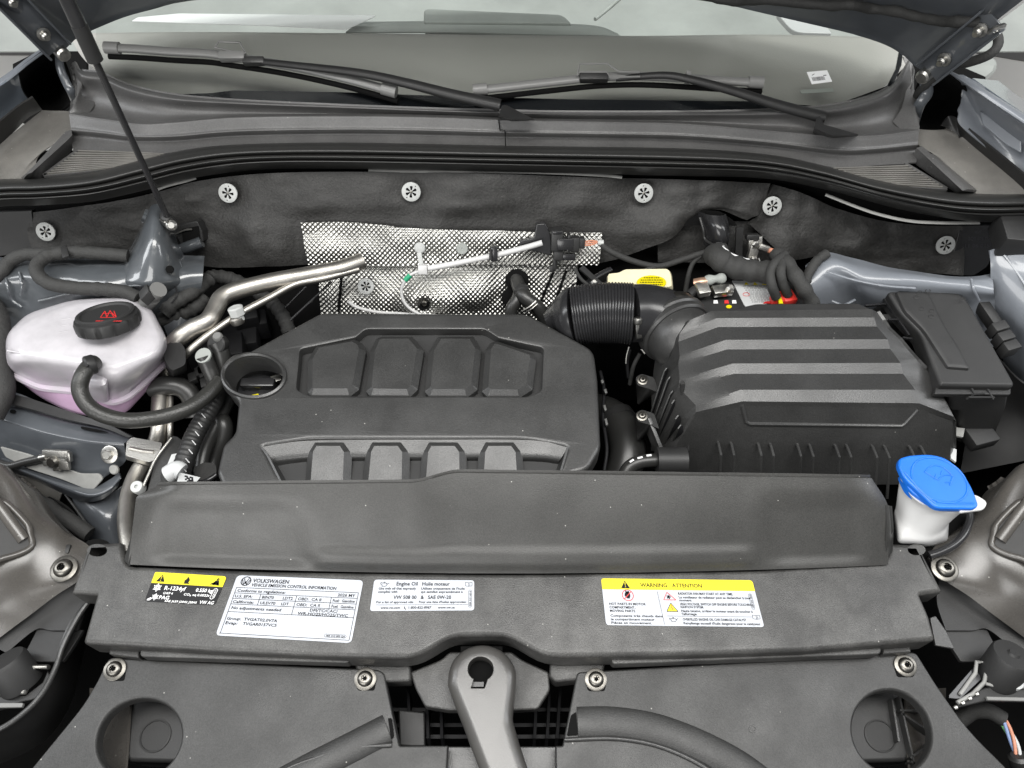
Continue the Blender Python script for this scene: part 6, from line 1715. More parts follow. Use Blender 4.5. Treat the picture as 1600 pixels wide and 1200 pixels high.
tube('loom_tube', K['tape'], [(-30, 455, .07), (2, 425, .095), (16, 408, .10), (38, 398, .105), (70, 397, .108), (100, 394, .110), (140, 395, .108), (180, 398, .104), (200, 400, .10)], .0105, tl, rf=tpr(.0105), res=12)
tube('loom_tube', K['tape'], [(100, 395, .110), (74, 400, .112), (58, 414, .112), (60, 430, .11), (80, 444, .106), (120, 450, .10), (160, 452, .098), (195, 456, .095), (216, 466, .09)], .0105, tl, rf=tpr(.0107), res=12)
bm = bmesh.new(); bar_bm(bm, (100, 386, .118), (104, 403, .118), .010, .006, bev=.001); link('tape_clip', bm, K['plastic'], tl)
cv_ = thing('convoluted_hose', 'dark convoluted hose at the far left edge above the rail', 'hose', P(5, 600, .0))
tube('hose_run', K['tape'], [(-20, 470, .05), (-4, 500, .05), (-2, 560, .03), (4, 610, .02), (-14, 650, .01)], .018, cv_)
gr = thing('foam_seal', 'dark folded foam and fittings between the tower and steel pipes', 'foam seal', P(290, 480, 0))
random.seed(21)
tube('foam_roll', K['tape'], [(256, 490, .04), (272, 474, .045), (292, 462, .045), (312, 448, .04), (330, 432, .03)], .012, gr, rf=lambda t: .012 + .004 * mnoise.noise(Vector((t * 14, 2, 0))))
tube('foam_roll', K['tape'], [(250, 500, .02), (280, 492, .02), (305, 480, .02), (320, 465, .02)], .013, gr, rf=lambda t: .012 + .004 * mnoise.noise(Vector((t * 14, 7, 0))))
loft('painted_step', K['paint_shaded'], [[(250, 488, .03), (280, 484, .03), (300, 480, .02)], [(254, 505, .02), (282, 502, .02), (306, 500, .0)], [(262, 525, .0), (290, 525, 0), (310, 520, -.03)]], gr, nu=12, nv=10)
tube('wire_ring', K['plastic_gloss'], [(250, 446, .07), (262, 440, .072), (274, 448, .066), (276, 462, .06), (268, 474, .055)], .0014, gr, n=6)

# ================================================================== left chassis rail
rl = thing('chassis_rail', 'dark grey folded chassis rail under the coolant tank', 'chassis rail', P(100, 690, -.08))
loft('rail_top', K['paint_dark'], [
    [(-60, 600, -.03), (20, 612, -.03), (90, 640, -.03), (150, 655, -.03), (206, 680, -.03)],
    [(-60, 622, -.02), (20, 632, -.02), (90, 660, -.02), (150, 674, -.02), (204, 686, -.02)],
    [(-60, 642, -.018), (0, 652, -.018), (70, 674, -.018), (140, 688, -.018), (194, 692, -.018)],
    [(-60, 646, -.020), (0, 656, -.020), (70, 678, -.020), (140, 692, -.020), (194, 696, -.020)]], rl, nu=30, nv=18)
loft('rail_face', K['paint_dark'], [
    [(-60, 646, -.020), (0, 656, -.020), (70, 678, -.020), (140, 692, -.020), (194, 696, -.020)],
    [(-60, 676, -.05), (0, 690, -.05), (70, 708, -.05), (140, 718, -.05), (196, 720, -.05)],
    [(-60, 700, -.075), (0, 716, -.075), (70, 744, -.08), (140, 755, -.08), (176, 738, -.07)]], rl, nu=30, nv=16, disp=lambda u, v, p: .002 * mnoise.noise(p * 20))
RF = Plane(three=((0, 690, -.048), (140, 718, -.048), (70, 744, -.078)))
plate('sealant_patch', K['primer'], RF, [(6, 696, 2), (50, 708, 6), (90, 724, 6), (130, 738, 6), (160, 738, 6), (166, 746, 4), (150, 764, 8), (140, 762, 6), (100, 746, 8), (50, 730, 8), (14, 712, 4)], rl, th=.003, b=.001, h0=.008)
RT = Plane(three=((0, 640, -.017), (140, 680, -.017), (70, 640, -.0185)))
plate('slot_hole', K['void'], RT, [(128, 668, 3), (160, 674, 3), (172, 678, 2), (150, 676, 3), (128, 672, 3)], rl, th=.001, b=0, h0=.004)
plate('round_hole', K['void'], RT, ellipse(22, 645, 5, 3, 16), rl, th=.001, b=0, h0=.004)
loft('rail_pad', K['plastic'], [[(-20, 612, .0), (30, 618, .0), (100, 640, -.005), (170, 664, -.01), (206, 682, -.012)], [(-20, 626, .0), (30, 634, .0), (100, 654, -.006), (160, 668, -.012), (200, 684, -.014)]], rl, nu=16, nv=4, th=.006)
lower = loft('lower_fold', K['paint_dark'], [
    [(0, 715, -.075), (40, 730, -.075), (90, 748, -.075), (140, 762, -.075), (170, 750, -.07), (186, 738, -.065)],
    [(0, 722, -.07), (40, 738, -.065), (90, 758, -.065), (140, 774, -.065), (172, 764, -.06), (188, 748, -.06)],
    [(10, 735, -.09), (50, 748, -.09), (96, 770, -.09), (130, 784, -.09), (160, 780, -.085), (184, 762, -.08)]], rl, nu=30, nv=14)
loft('wheel_arch', K['paint_dark'], [
    [(110, 770, -.10), (150, 780, -.10), (190, 760, -.10), (206, 740, -.10)],
    [(120, 800, -.12), (160, 810, -.10), (190, 800, -.11), (204, 790, -.12)],
    [(140, 850, -.15), (170, 850, -.13), (195, 850, -.14), (206, 850, -.15)]], rl, nu=14, nv=12)
bt = screw(RF.hit(177, 708) + RF.n * .008, RF.n + Vector((0, -.1, .5)), 'hex flange bolt at the right end of the chassis rail', 1.0, group='rail bolts', dark=False, kind='hex')
lathe('rail_rivet', K['primer'], [(.001, .003), (.006, .003), (.008, .001), (.008, -.002)], RF.hit(182, 732) + RF.n * .006, RF.n, rl, n=14)
cg = thing('ground_clamp', 'pale metal ground clamp with black cable on the chassis rail', 'ground clamp', RF.hit(98, 712))
for (x, y, w, h, m, nm) in ((98, 706, .022, .007, 'alu', 'clamp_plate'), (88, 716, .010, .009, 'alu', 'clamp_jaw'), (110, 718, .009, .012, 'alu', 'clamp_jaw'), (116, 710, .006, .008, 'zinc', 'clamp_ear'), (100, 728, .006, .004, 'zinc', 'clamp_ear')):
    bm = bmesh.new(); box_bm(bm, RF.hit(x, y) + RF.n * .014, RF.ex * w, RF.ey * h, RF.n * .004, .0015); link(nm, bm, K[m], cg)
lathe('clamp_nut', K['bolt_dark'], [(.010, .008), (.010, .014), (.007, .018), (.003, .018)], RF.hit(96, 717) + RF.n * .006, RF.n, cg, n=16)
tube('cable', K['rubber'], [RF.hit(76, 712) + RF.n * .014, RF.hit(50, 718) + RF.n * .014, RF.hit(24, 724) + RF.n * .014, RF.hit(0, 716) + RF.n * .012, RF.hit(-30, 700) + RF.n * .01], .006, cg, n=12)
tube('cable_end', K['zinc'], [RF.hit(84, 710) + RF.n * .014, RF.hit(74, 712) + RF.n * .014], .0062, cg, n=12)
ll = thing('wheel_liner', 'dark wheel house liner with pale folds below the left rail', 'liner', P(70, 800, -.15))
loft('liner_sheet', K['plastic'], [
    [(-40, 690, -.12), (20, 735, -.12), (70, 770, -.12), (110, 800, -.12), (140, 850, -.12)],
    [(-40, 730, -.16), (20, 770, -.16), (60, 800, -.16), (95, 830, -.16), (130, 880, -.16)],
    [(-40, 790, -.2), (20, 820, -.2), (60, 850, -.2), (95, 870, -.2), (125, 900, -.2)]], ll, nu=20, nv=14, disp=lambda u, v, p: .005 * mnoise.noise(p * 14))
loft('liner_fold', K['tray'], [[(24, 742, -.10), (60, 752, -.10), (96, 772, -.10)], [(20, 748, -.125), (50, 768, -.125), (92, 784, -.125)]], ll, nu=10, nv=5)
tube('liner_edge', K['cover'], [(52, 736, -.105), (90, 760, -.105), (112, 786, -.105), (136, 820, -.105)], .0022, ll, n=8)
for pts in ([(-20, 735, -.09), (30, 760, -.09), (70, 790, -.09), (110, 815, -.09), (140, 835, -.1)],):
    tube('liner_hose', K['tape'], pts, .014, ll, rf=lambda t: .012 + .003 * mnoise.noise(Vector((t * 9, 4, 0))))
lathe('liner_stud', K['plastic'], [(.006, 0), (.007, .003), (.007, .012), (.003, .014)], P(72, 834, -.05), (0, -.4, .8), ll, n=12)
tabb = thing('surround_tab', 'pale grey mounting tab between the left surround and front cover', 'mounting tab', P(110, 868, -.04))
loft('tab_sheet', K['cover'], [[(96, 862, -.035), (112, 862, -.035), (124, 858, -.032), (136, 852, -.03)], [(92, 884, -.034), (106, 878, -.034), (122, 872, -.032), (132, 868, -.03)], [(88, 905, -.034), (106, 898, -.034), (118, 892, -.032), (124, 890, -.03)]], tabb, nu=12, nv=8)
bm = bmesh.new(); box_bm(bm, P(104, 862, -.03), (.010, 0, 0), (0, .007, 0), (0, 0, .012), .002); link('dark_clip', bm, K['plastic'], tabb)

# ================================================================== gas strut
gs = thing('gas_strut', 'black gas strut holding up the hood at the left', 'gas strut', P(262, 345, .12))
g0 = P(264, 345, .135); g1 = P(140, 75, .42)
gd_ = (g1 - g0)
tube('piston_rod', K['plastic_gloss'], [g0, g0 + gd_ * .5, g0 + gd_ * 1.0], .0048, gs, n=14)
gu = P(152, 95, .40)
def gp_(px, py):
    d = ray(px, py)
    # nearest point of the strut line to this view ray
    w0 = CAM - g0; a = d.dot(d); b = d.dot(gd_); c = gd_.dot(gd_); dd = d.dot(w0); e = gd_.dot(w0)
    return g0 + gd_ * ((a * e - b * dd) / (a * c - b * b))
tube('rod_collar', K['plastic'], [gp_(146, 98), gp_(143, 92), gp_(134, 70), gp_(125, 46), gp_(122, 40)], .0105, gs, n=24, rf=lambda t: .0105 if t > .05 else .006 + .09 * t, res=10)
tube('cylinder', K['plastic_gloss'], [gp_(123, 43), gp_(112, 18), gp_(88, -40), gp_(60, -110)], .0098, gs, n=24)
tube('ball_socket', K['plastic'], [P(256, 334, .140), P(262, 345, .135), P(270, 354, .128), P(274, 358, .12)], .0095, gs, n=18, rf=lambda t: .007 + .004 * math.sin(t * PI))
tube('spring_clip', K['zinc'], [P(250, 343, .142), P(258, 347, .147), P(268, 342, .142)], .0015, gs, n=6)
lathe('ball_stud', K['zinc'], [(.006, -.01), (.006, 0), (.0085, .002), (.0085, .006), (.005, .009)], P(269, 352, .135), (.2, -.6, .6), gs, n=14)

# ================================================================== wipers
def wiper(label, blade, arm, head, zoff):
    t = thing('wiper', label, 'wiper', GL.hit(*blade[0][:2]), group='windscreen wipers')
    H = lambda p, h: GL.hit(*p) + GL.n * h
    n = len(blade)
    rim = [H(p, .020) for p in blade]
    tube('blade_spoiler', K['blade_sheen'], rim, .0085, t, n=16, res=8, flat=.7)
    tube('rubber_lip', K['void'], [H((p[0] + 1, p[1] + 9), .010) for p in blade], .0048, t, n=10, res=6)
    for f in (0, -1):
        p = blade[f]; q = blade[1] if f == 0 else blade[-2]
        dx = (q[0] - p[0]); dx = dx / abs(dx) * 22
        k = 22 / abs(q[0] - p[0])
        tube('end_cap', K['blade_sheen'], [H(p, .020), H((p[0] + dx, p[1] + (q[1] - p[1]) * k), .020)], .0100, t, n=16)
    tube('arm', K['plastic'], [H(p, h) for p, h, w in arm], .01, t, n=12, res=10, rf=lambda s: .0058 + .006 * s, flat=.75)
    return t, H
bl = [(174, 84), (220, 86), (275, 90), (330, 93), (365, 98), (420, 106), (480, 117), (550, 133), (622, 153)]
t, H = wiper('left windscreen wiper with its blade reaching the gas strut side', bl,
    [((392, 105), .024, 0), ((470, 117), .032, 0), ((570, 131), .036, 0), ((640, 146), .036, 0), ((710, 162), .032, 0), ((782, 176), .028, 0)], None, 0)
def frame(t, H, pts, h=.03):
    tube('adapter_frame', K['blade_sheen'], [H(p, h) for p in pts] + [H(pts[0], h)], .0016, t, n=6, lin=True)
frame(t, H, [(347, 90), (352, 81), (385, 82), (394, 98), (378, 104), (376, 96)], .032)
bm = bmesh.new(); box_bm(bm, H((372, 101), .026), GL.ex * .022, GL.ey * .007, GL.n * .008, .002); link('adapter', bm, K['blade_sheen'], t)
bm = bmesh.new(); box_bm(bm, H((405, 108), .026), GL.ex * .018, GL.ey * .006, GL.n * .007, .002); link('adapter', bm, K['cover'], t)
bm = bmesh.new(); stack_bm(bm, [([(780, 181), (784, 164, 3), (791, 164, 3), (834, 186), (800, 187)], .225), ([(778, 184), (784, 172, 3), (792, 172, 3), (836, 188), (800, 190)], .20)], n=30); link('pivot_cover', bm, K['plastic'], t)
br2 = [(1186, 138), (1140, 136), (1080, 132), (1000, 128), (930, 130), (860, 137), (780, 146), (740, 150)]
t, H = wiper('right windscreen wiper with its arm angled down to the right', br2,
    [((960, 132), .02, 0), ((1030, 132), .032, 0), ((1078, 142), .036, 0), ((1140, 158), .034, 0), ((1210, 178), .030, 0), ((1278, 194), .026, 0)], None, 0)
frame(t, H, [(899, 134), (903, 116), (945, 115), (962, 127), (995, 128), (995, 135), (950, 136), (944, 128), (903, 128)], .034)
bm = bmesh.new(); box_bm(bm, H((925, 133), .026), GL.ex * .024, GL.ey * .007, GL.n * .008, .002); link('adapter', bm, K['plastic'], t)
bm = bmesh.new(); box_bm(bm, H((1070, 131), .022), GL.ex * .004, GL.ey * .008, GL.n * .010, .001); link('blade_clip', bm, K['blade_sheen'], t)
bm = bmesh.new(); stack_bm(bm, [([(1272, 200), (1276, 182, 3), (1283, 181, 2), (1286, 194), (1342, 210), (1300, 212)], .228), ([(1270, 208), (1276, 192, 3), (1283, 191, 2), (1288, 200), (1342, 213), (1300, 216)], .195)], n=30); link('pivot_cover', bm, K['plastic'], t)

# ================================================================== stickers
_glyph = {}
def text_polys(s, size=1.0):
    """flat outline mesh of a line of text: (verts, faces, width)"""
    if s in _glyph: return _glyph[s]
    cu = bpy.data.curves.new('type', 'FONT')
    cu.body = s; cu.size = 1.0; cu.resolution_u = 2; cu.offset = 0.018; cu.fill_mode = 'FRONT'
    o = bpy.data.objects.new('type', cu); C.objects.link(o)
    dg = bpy.context.evaluated_depsgraph_get()
    me = o.evaluated_get(dg).to_mesh()
    vs = [(v.co.x, v.co.y) for v in me.vertices]; fs = [tuple(p.vertices) for p in me.polygons]
    o.evaluated_get(dg).to_mesh_clear()
    bpy.data.objects.remove(o); bpy.data.curves.remove(cu)
    w = max([v[0] for v in vs] or [0])
    _glyph[s] = (vs, fs, w)
    return _glyph[s]
class Sticker:
    """flat print laid on a quad; u to the right, v downwards, in units W x H"""
    def __init__(s, name, label, plane, quad, Wd, Ht, base, cat='sticker', h=0.0008, radius=.03, group=None):
        s.pl = plane; s.W = Wd; s.H = Ht; s.h = h
        s.q = [plane.hit(*p) for p in quad]
        s.o = thing(name, label, cat, sum(s.q, Vector()) / 4, group)
        s.b = {}
        s.poly(fillet([(0, 0, radius * Wd), (Wd, 0, radius * Wd), (Wd, Ht, radius * Wd), (0, Ht, radius * Wd)], 4), base, 0.0)
    def at(s, u, v, h=0.0):
        a, b = u / s.W, v / s.H
        p = s.q[0].lerp(s.q[1], a).lerp(s.q[3].lerp(s.q[2], a), b)
        return p + s.pl.n * (s.h + h)
    def bm(s, m):
        if m not in s.b: s.b[m] = bmesh.new()
        return s.b[m]
    def poly(s, pts, m, h=.00025):
        b = s.bm(m); v = [b.verts.new(s.at(x, y, h)) for x, y in pts]
        ps = [Vector((x, y, 0)) for x, y in pts]
        for t in tessellate_polygon([ps]):
            try: b.faces.new([v[i] for i in t])
            except Exception: pass
    def rect(s, x0, y0, x1, y1, m, h=.00025): s.poly([(x0, y0), (x1, y0), (x1, y1), (x0, y1)], m, h)
    def line(s, x0, y0, x1, y1, w, m, h=.0004):
        d = Vector((x1 - x0, y1 - y0)); n = Vector((-d.y, d.x)).normalized() * w / 2
        s.poly([(x0 + n.x, y0 + n.y), (x1 + n.x, y1 + n.y), (x1 - n.x, y1 - n.y), (x0 - n.x, y0 - n.y)], m, h)
    def path(s, pts, w, m, h=.0004):
        for a, b in zip(pts, pts[1:]): s.line(*a, *b, w, m, h)
    def ring(s, x, y, r, w, m, h=.0004, n=24):
        s.path([(x + r * math.cos(2 * PI * k / n), y + r * math.sin(2 * PI * k / n)) for k in range(n + 1)], w, m, h)
    def text(s, x, y, size, txt, m='ink', width=None, align='l', h=.0004, bold=0.3, rot=0.0, slant=0.0):
        """baseline start (x, y); width squeezes the line to that length"""
        vs, fs, w = text_polys(txt)
        kx = size if not width else width / max(w, 1e-6)
        ww = w * kx
        ox = {'l': 0, 'c': -ww / 2, 'r': -ww}[align]
        b = s.bm(m)
        for dx in [0]:
            V_ = []
            for px, py in vs:
                a = ox + px * kx + dx + slant * py * size; c = -py * size
                V_.append(b.verts.new(s.at(x + a * math.cos(rot) - c * math.sin(rot), y + a * math.sin(rot) + c * math.cos(rot), h + (dx > 0) * .00002)))
            for f in fs:
                try: b.faces.new([V_[i] for i in f])
                except Exception: pass
    def done(s, base):
        for m, b in s.b.items():
            m, _, part = m.partition('#')
            nm = part or 'backing' if m == base and not part else {'ink': 'black_print', 'ink_grey': 'grey_print', 'ink_white': 'white_print', 'ink_red': 'red_print', 'yellow': 'yellow_field', 'label_black': 'black_field', 'paper': 'white_field'}.get(m, 'print')
            link(nm, b, K[m], s.o)
        return s.o
SP0 = Plane(z=0.0)
def tri(s, x, y, r, m, h=.0004): s.poly([(x - r, y + r * .8), (x + r, y + r * .8), (x, y - r)], m, h)
def snow(s, x, y, r, m):
    for k in range(6):
        a = PI * k / 3 + PI / 6
        s.line(x, y, x + r * math.cos(a), y + r * math.sin(a), r * .22, m)
    s.ring(x, y, r * .62, r * .25, m, n=12)
def oilcan(s, x, y, k, m):
    s.path([(x - 4 * k, y - 1.5 * k), (x - 4 * k, y + .5 * k), (x - 2 * k, y + 1 * k), (x - 2 * k, y + 3 * k), (x + 3 * k, y + 3 * k), (x + 5 * k, y - .2 * k), (x + 7 * k, y - 1 * k)], .55 * k, m)
    s.path([(x - 4 * k, y - 1.5 * k), (x - 1 * k, y - .8 * k), (x + 3 * k, y - .8 * k), (x + 4.4 * k, y + .6 * k)], .55 * k, m)
    s.line(x - .5 * k, y - 2 * k, x + 2 * k, y - 2 * k, .8 * k, m)
def book(s, x, y, w, hh, m):
    s.path([(x, y), (x + w / 2, y + hh * .12), (x + w, y), (x + w, y + hh * .88), (x + w / 2, y + hh), (x, y + hh * .88), (x, y)], hh * .09, m)
    s.line(x + w / 2, y + hh * .12, x + w / 2, y + hh, hh * .09, m)
    s.text(x + w * .62, y + hh * .82, hh * .8, 'i', m)

# --- refrigerant sticker
s = Sticker('refrigerant_sticker', 'small black and yellow refrigerant warning sticker at the left of the front cover', SP0, [(243, 894), (355, 901), (336, 946), (226, 940)], 110, 48, 'label_black', radius=.05)
s.poly(fillet([(0, 5.5, 0), (0, 5.4, 5), (0, 0, 5.5), (110, 0, 5.5), (110, 18, 0), (0, 18, 0)], 4), 'yellow', .0003)
tri(s, 13, 10, 6.6, 'ink#warning_triangle', .0005); s.poly([(12.4, 6), (13.6, 6), (13.3, 11.5), (12.7, 11.5)], 'yellow', .0008); s.rect(12.4, 12.6, 13.6, 14, 'yellow', .0008)
s.poly([(50, 15), (49, 11), (52, 8), (52, 4), (55, 7), (57, 10), (56, 15)], 'ink#flame_symbol', .0005); s.line(49, 15.5, 58, 15.5, 1.4, 'ink#flame_symbol', .0005)
s.poly([(92, 15), (96, 8), (101, 8), (104, 16), (100, 16), (99, 12), (96, 16)], 'ink#technician_symbol', .0005); s.ring(99, 6, 1.3, 1.6, 'ink#technician_symbol', .0005, 10); s.rect(94, 11, 102, 15.5, 'ink#technician_symbol', .0005); s.line(90, 15, 94, 12, 1.4, 'ink#technician_symbol', .0005)
snow(s, 12, 25, 6.5, 'ink_white')
s.text(23, 28, 9.2, 'R-1234yf', 'ink_white', width=33, bold=.35); s.text(72, 28, 8, '0.550 kg', 'ink_white', width=26, bold=.3)
s.text(24, 35, 5.2, 'GWP 4', 'ink_white', width=15, bold=.25); s.text(56, 35, 5.2, 'CO\u2082 eq 0.0022t', 'ink_white', width=40, bold=.25)
snow(s, 14, 40, 5.5, 'ink_white'); s.poly([(3, 44), (8, 41), (10, 43), (7, 46), (3, 46)], 'ink_white', .0004)
s.text(20, 43, 8.2, 'PAG', 'ink_white', width=16, bold=.35)
s.text(31, 47, 4.6, 'SAE J639 J2842 J2845', 'ink_white', width=50, bold=.25); s.text(85, 47, 7.4, 'VW AG', 'ink_white', width=22, bold=.35)
s.path([(99, 22), (102, 21), (105, 23), (104, 36), (101, 39), (98, 37), (99, 22)], .8, 'ink_white'); s.text(103.2, 36, 4, '5Q0 010', 'ink_white', width=13, rot=-PI / 2)
s.done('label_black')

# --- emission sticker
s = Sticker('emission_sticker', 'large white emission control sticker with printed table on the front cover', SP0, [(371, 899), (568, 907), (549, 1005), (337, 993)], 205, 103, 'paper', radius=.035)
I = 'ink'
s.ring(17.5, 10, 7.6, 1.4, I, n=32)
for pts in ([(13.8, 5), (17.5, 14.5), (21.2, 5)], [(11.3, 7.4), (14.9, 16.0), (17.5, 10.6), (20.1, 16.0), (23.7, 7.4)]): s.path(pts, 1.25, I)
s.text(28.5, 11.4, 9.4, 'VOLKSWAGEN', I, width=58, bold=.3); s.text(28.5, 18.4, 7.4, 'VEHICLE EMISSION CONTROL INFORMATION', I, width=136, bold=.3)
for y0, y1, x0, x1 in ((21.5, 21.5, 6, 201), (31, 31, 6, 201), (40.5, 40.5, 6, 201), (50, 50, 6, 201), (63, 63, 6, 201), (99, 99, 4, 201)): s.line(x0, y0, x1, y1, .8, I)
s.line(6, 21.5, 6, 99, .8, I); s.line(201, 21.5, 201, 99, .8, I)
for x, y0, y1 in ((48, 31, 50), (105, 31, 63), (160, 31, 50)): s.line(x, y0, x, y1, .8, I)
s.text(9, 28.8, 6.8, 'Conforms to regulations:', I, width=77); s.text(197, 29, 6.8, '2026 MY', I, width=28, align='r')
s.text(8, 38.4, 6.6, 'U.S. EPA:', I, width=28); s.text(51, 38.4, 6.6, 'BIN70', I, width=19); s.text(84, 38.4, 6.6, 'LDT2', I, width=16); s.text(108, 38.4, 6.6, 'OBD:  CA II', I, width=37); s.text(163, 38.4, 6.6, 'Fuel:  Gasoline', I, width=35)
s.text(8, 48, 6.6, 'California:', I, width=33); s.text(51, 48, 6.6, 'ULEV70', I, width=24); s.text(84, 48, 6.6, 'LDT', I, width=12); s.text(108, 48, 6.6, 'OBD:  CA II', I, width=37); s.text(163, 48, 6.6, 'Fuel:  Gasoline', I, width=35)
s.text(9, 58.5, 6.8, 'No adjustments needed', I, width=78); s.text(153, 56.2, 6.6, 'DFI/TC/CAC/', I, width=44, align='c'); s.text(153, 62.4, 6.6, 'WR-HO2S/HO2S/TWC', I, width=78, align='c')
s.text(8, 76.5, 6.8, 'Group:  TVGAT02.0V7A', I, width=78); s.text(8, 84, 6.8, 'Evap:', I, width=19); s.text(35, 84, 6.8, 'TVGAR0157VC5', I, width=52)
s.path([(164, 91), (194, 91), (196, 93.5), (194, 96), (164, 96), (162, 93.5), (164, 91)], .5, I); s.text(165, 95.2, 4.6, '06K 010 003 QA', I, width=29)
s.done('paper')

# --- oil sticker
s = Sticker('oil_sticker', 'white engine oil sticker in two languages at the middle of the front cover', SP0, [(585, 906), (741, 907), (741, 954), (578, 955)], 160, 48, 'paper', radius=.03)
oilcan(s, 16, 6.5, 1.25, I)
s.text(36, 9, 8.2, 'Engine Oil', I, width=34, bold=.3); s.text(77, 9, 8.2, 'Huile moteur', I, width=44, bold=.3); book(s, 146, 3.5, 10.5, 6.5, I)
s.text(9, 15.4, 5.2, 'Use only oil that expressly', I, width=59); s.text(9, 20.6, 5.2, 'complies with', I, width=30)
s.text(76, 15.4, 5.2, "Utilisez uniquement de l'huile", I, width=69); s.text(76, 20.6, 5.2, 'qui satisfait express\u00e9ment \u00e0', I, width=66)
s.text(34, 30, 7.8, 'VW 508 00   &   SAE 0W-20', I, width=90, bold=.14)
s.text(8, 36.4, 5, 'For a list of approved oils:', I, width=58); s.text(74, 36.4, 5, "Pour une liste d'huiles approuv\u00e9es:", I, width=74)
s.line(8, 39, 150, 39, .45, I)
s.text(16, 45, 5.2, 'www.vw.com', I, width=30); s.path([(53, 41.5), (52.5, 44), (55, 46)], 1.1, I); s.text(58, 45, 5.2, '1-800-822-8987', I, width=36); s.text(104, 45, 5.2, 'www.vw.ca', I, width=26)
s.path([(152, 16), (155, 16), (156, 18), (156, 41), (155, 43), (152, 43), (151, 41), (151, 18), (152, 16)], .45, I); s.text(155, 41.5, 3.8, '0GK 010 168 A', I, width=24, rot=-PI / 2)
s.done('paper')

# --- warning sticker
s = Sticker('warning_sticker', 'white and yellow warning sticker in two languages at the right of the front cover', SP0, [(939, 904), (1175, 907), (1194, 980), (947, 977)], 240, 73, 'paper', radius=.02)
s.poly(fillet([(0, 17.5), (0, 0, 5), (240, 0, 5), (240, 17.5)], 4), 'yellow', .0003)
tri(s, 37, 10, 7, 'ink', .0005); s.poly([(36.3, 6), (37.7, 6), (37.4, 11.5), (36.6, 11.5)], 'yellow', .0008); s.rect(36.4, 12.6, 37.6, 14, 'yellow', .0008)
s.text(61, 13, 8.6, 'WARNING', 'ink', width=42, bold=.3); s.text(111, 13, 8.6, 'ATTENTION', 'ink', width=47, bold=.3)
s.ring(39, 26.5, 8.6, 1.1, 'ink_red#prohibition_ring', n=28); s.poly([(34.5, 24), (37, 21), (41, 20.5), (43, 26), (41.5, 31.5), (37.5, 31.5), (34, 27)], 'ink', .0004); s.line(33, 32.5, 45, 20.5, 1.1, 'ink_red#prohibition_ring', .0007)
for k in range(3): s.line(36 + 2.4 * k, 19 + .4 * k, 37 + 2.2 * k, 24, 1.3, 'ink', .0004)
for y, t_, w in ((42, 'HOT PARTS IN MOTOR', 57), (47.4, 'COMPARTMENT,', 40), (52.8, 'MOVING PARTS.', 40)): s.text(8, y, 5.2, t_, 'ink', width=w, bold=.3)
for y, t_, w in ((60.2, 'Composants tr\u00e8s chauds dans', 80), (65.6, 'le compartiment moteur.', 68), (71, 'Pi\u00e8ces en mouvement.', 62)): s.text(8, y, 5.2, t_, 'ink', width=w)
s.line(86, 20, 89, 71, .55, 'ink_grey')
s.path([(94, 33), (101, 21), (113, 33), (94, 33)], 1.0, 'ink_red#fan_triangle'); 
for k in range(5):
    a = 2 * PI * k / 5; s.line(102.5, 28.5, 102.5 + 3.4 * math.cos(a), 28.5 + 3.4 * math.sin(a), 1.7, 'ink')
s.poly([(96, 51), (104, 38), (113, 51)], 'yellow', .0003); s.path([(96, 51), (104, 38), (113, 51), (96, 51)], .9, 'ink'); s.path([(105, 41), (103, 45.5), (106, 45.5), (104, 49.5)], .9, 'ink_red#spark_symbol')
s.text(118, 24.6, 5.2, 'RADIATOR FAN MAY START AT ANY TIME.', 'ink', width=86, bold=.3); s.text(118, 30.4, 5.2, 'Le ventilateur de radiateur peut se d\u00e9clencher \u00e0 tout', 'ink', width=112); s.text(118, 35, 5, 'moment.', 'ink', width=20)
s.text(118, 41, 5.2, 'HIGH VOLTAGE, SWITCH OFF ENGINE BEFORE TOUCHING', 'ink', width=112, bold=.3); s.text(118, 45.6, 5, 'IGNITION SYSTEM.', 'ink', width=36, bold=.3)
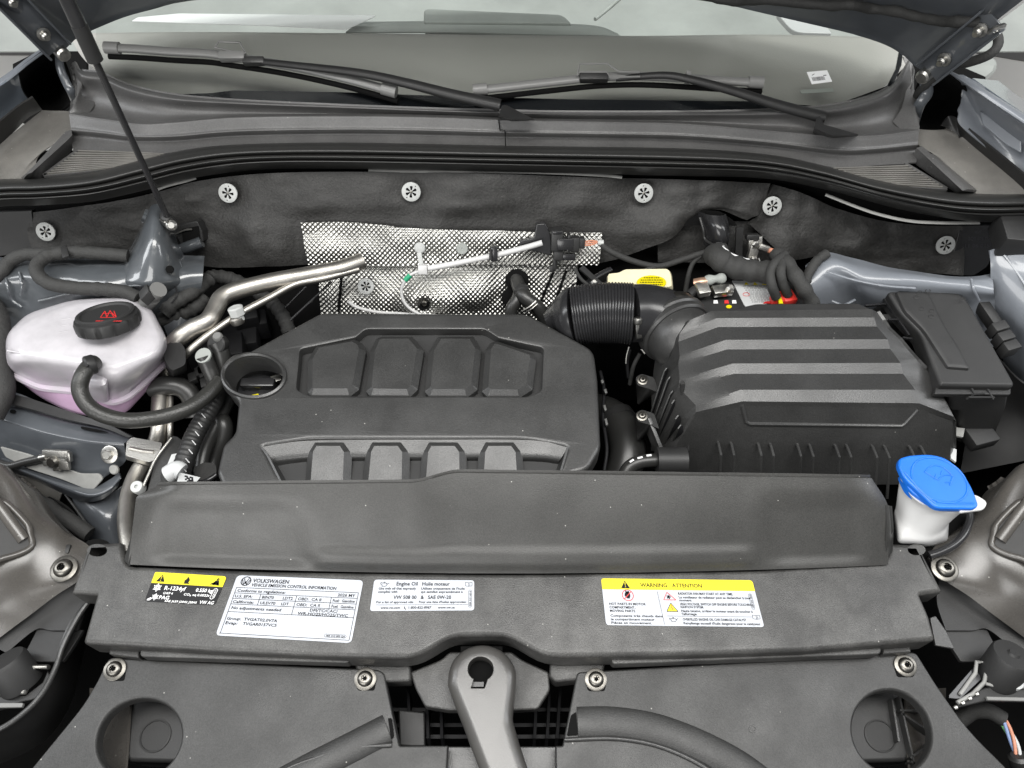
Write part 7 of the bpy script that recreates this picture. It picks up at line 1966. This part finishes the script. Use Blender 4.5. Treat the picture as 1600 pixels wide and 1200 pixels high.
s.text(118, 51.6, 5.2, "Haute tension, arr\u00eater le moteur avant de toucher \u00e0", 'ink', width=110); s.text(118, 56.2, 5, "l'allumage.", 'ink', width=24)
s.line(94, 58, 226, 58, .5, 'ink_grey'); oilcan(s, 103, 63, 1.2, 'ink')
s.text(118, 64.6, 5.2, 'OVERFILLED ENGINE OIL CAN DAMAGE CATALYST.', 'ink', width=98, bold=.3); s.text(118, 70.4, 5.2, "Remplissage excessif d'huile dangereux pour le catalyseur.", 'ink', width=118)
book(s, 226, 55, 11, 6.5, 'ink')
s.path([(229, 22), (232, 22), (233, 24), (233, 44), (232, 46), (229, 46), (228, 44), (228, 24), (229, 22)], .45, 'ink'); s.text(232, 44, 3.8, '0GK 010 168 B', 'ink', width=21, rot=-PI / 2)
s.done('paper')

# --- barcode sticker on the windscreen
s = Sticker('barcode_sticker', 'small white barcode sticker behind the windscreen at the right', GL, [(1260, 113), (1292, 110), (1300, 128), (1268, 132)], 34, 19, 'paper_bright', h=.001, radius=.02)
random.seed(4); x = 4
while x < 24:
    q = .5 + .8 * random.random(); s.rect(x, 9, x + q, 15, 'ink_grey', .0004); x += q + .7
s.line(6, 6, 11, 4, .8, 'ink_grey'); s.line(24, 8, 29, 8, 1.2, 'ink_grey')
s.done('paper_bright')
rfl = plate('glass_reflection', K['seat'], GL, [(1251, 139, 2), (1303, 136, 2), (1304, 142, 2), (1253, 145, 2)], None, th=.001, b=0, h0=-.003)  # pale plate stands in for a reflection on the glass
tag(rfl, 'pale strip painted as a reflection on the glass just below the barcode sticker', 'label')
# --- moulded lettering on the right bracket
s = Sticker('bracket_lettering', 'faint moulded lettering on the black bracket at the right end of the firewall', FW, [(1502, 356), (1562, 356), (1560, 400), (1500, 400)], 60, 40, 'plastic_gloss', h=.0025, radius=.02, cat='lettering')
s.text(20, 8, 7, 'VW', 'ink_grey', width=10); s.text(10, 17, 7, '2Q0 805 DX', 'ink_grey', width=36); s.text(4, 27, 7, '11 06 015', 'ink_grey', width=40)
s.done('plastic_gloss')
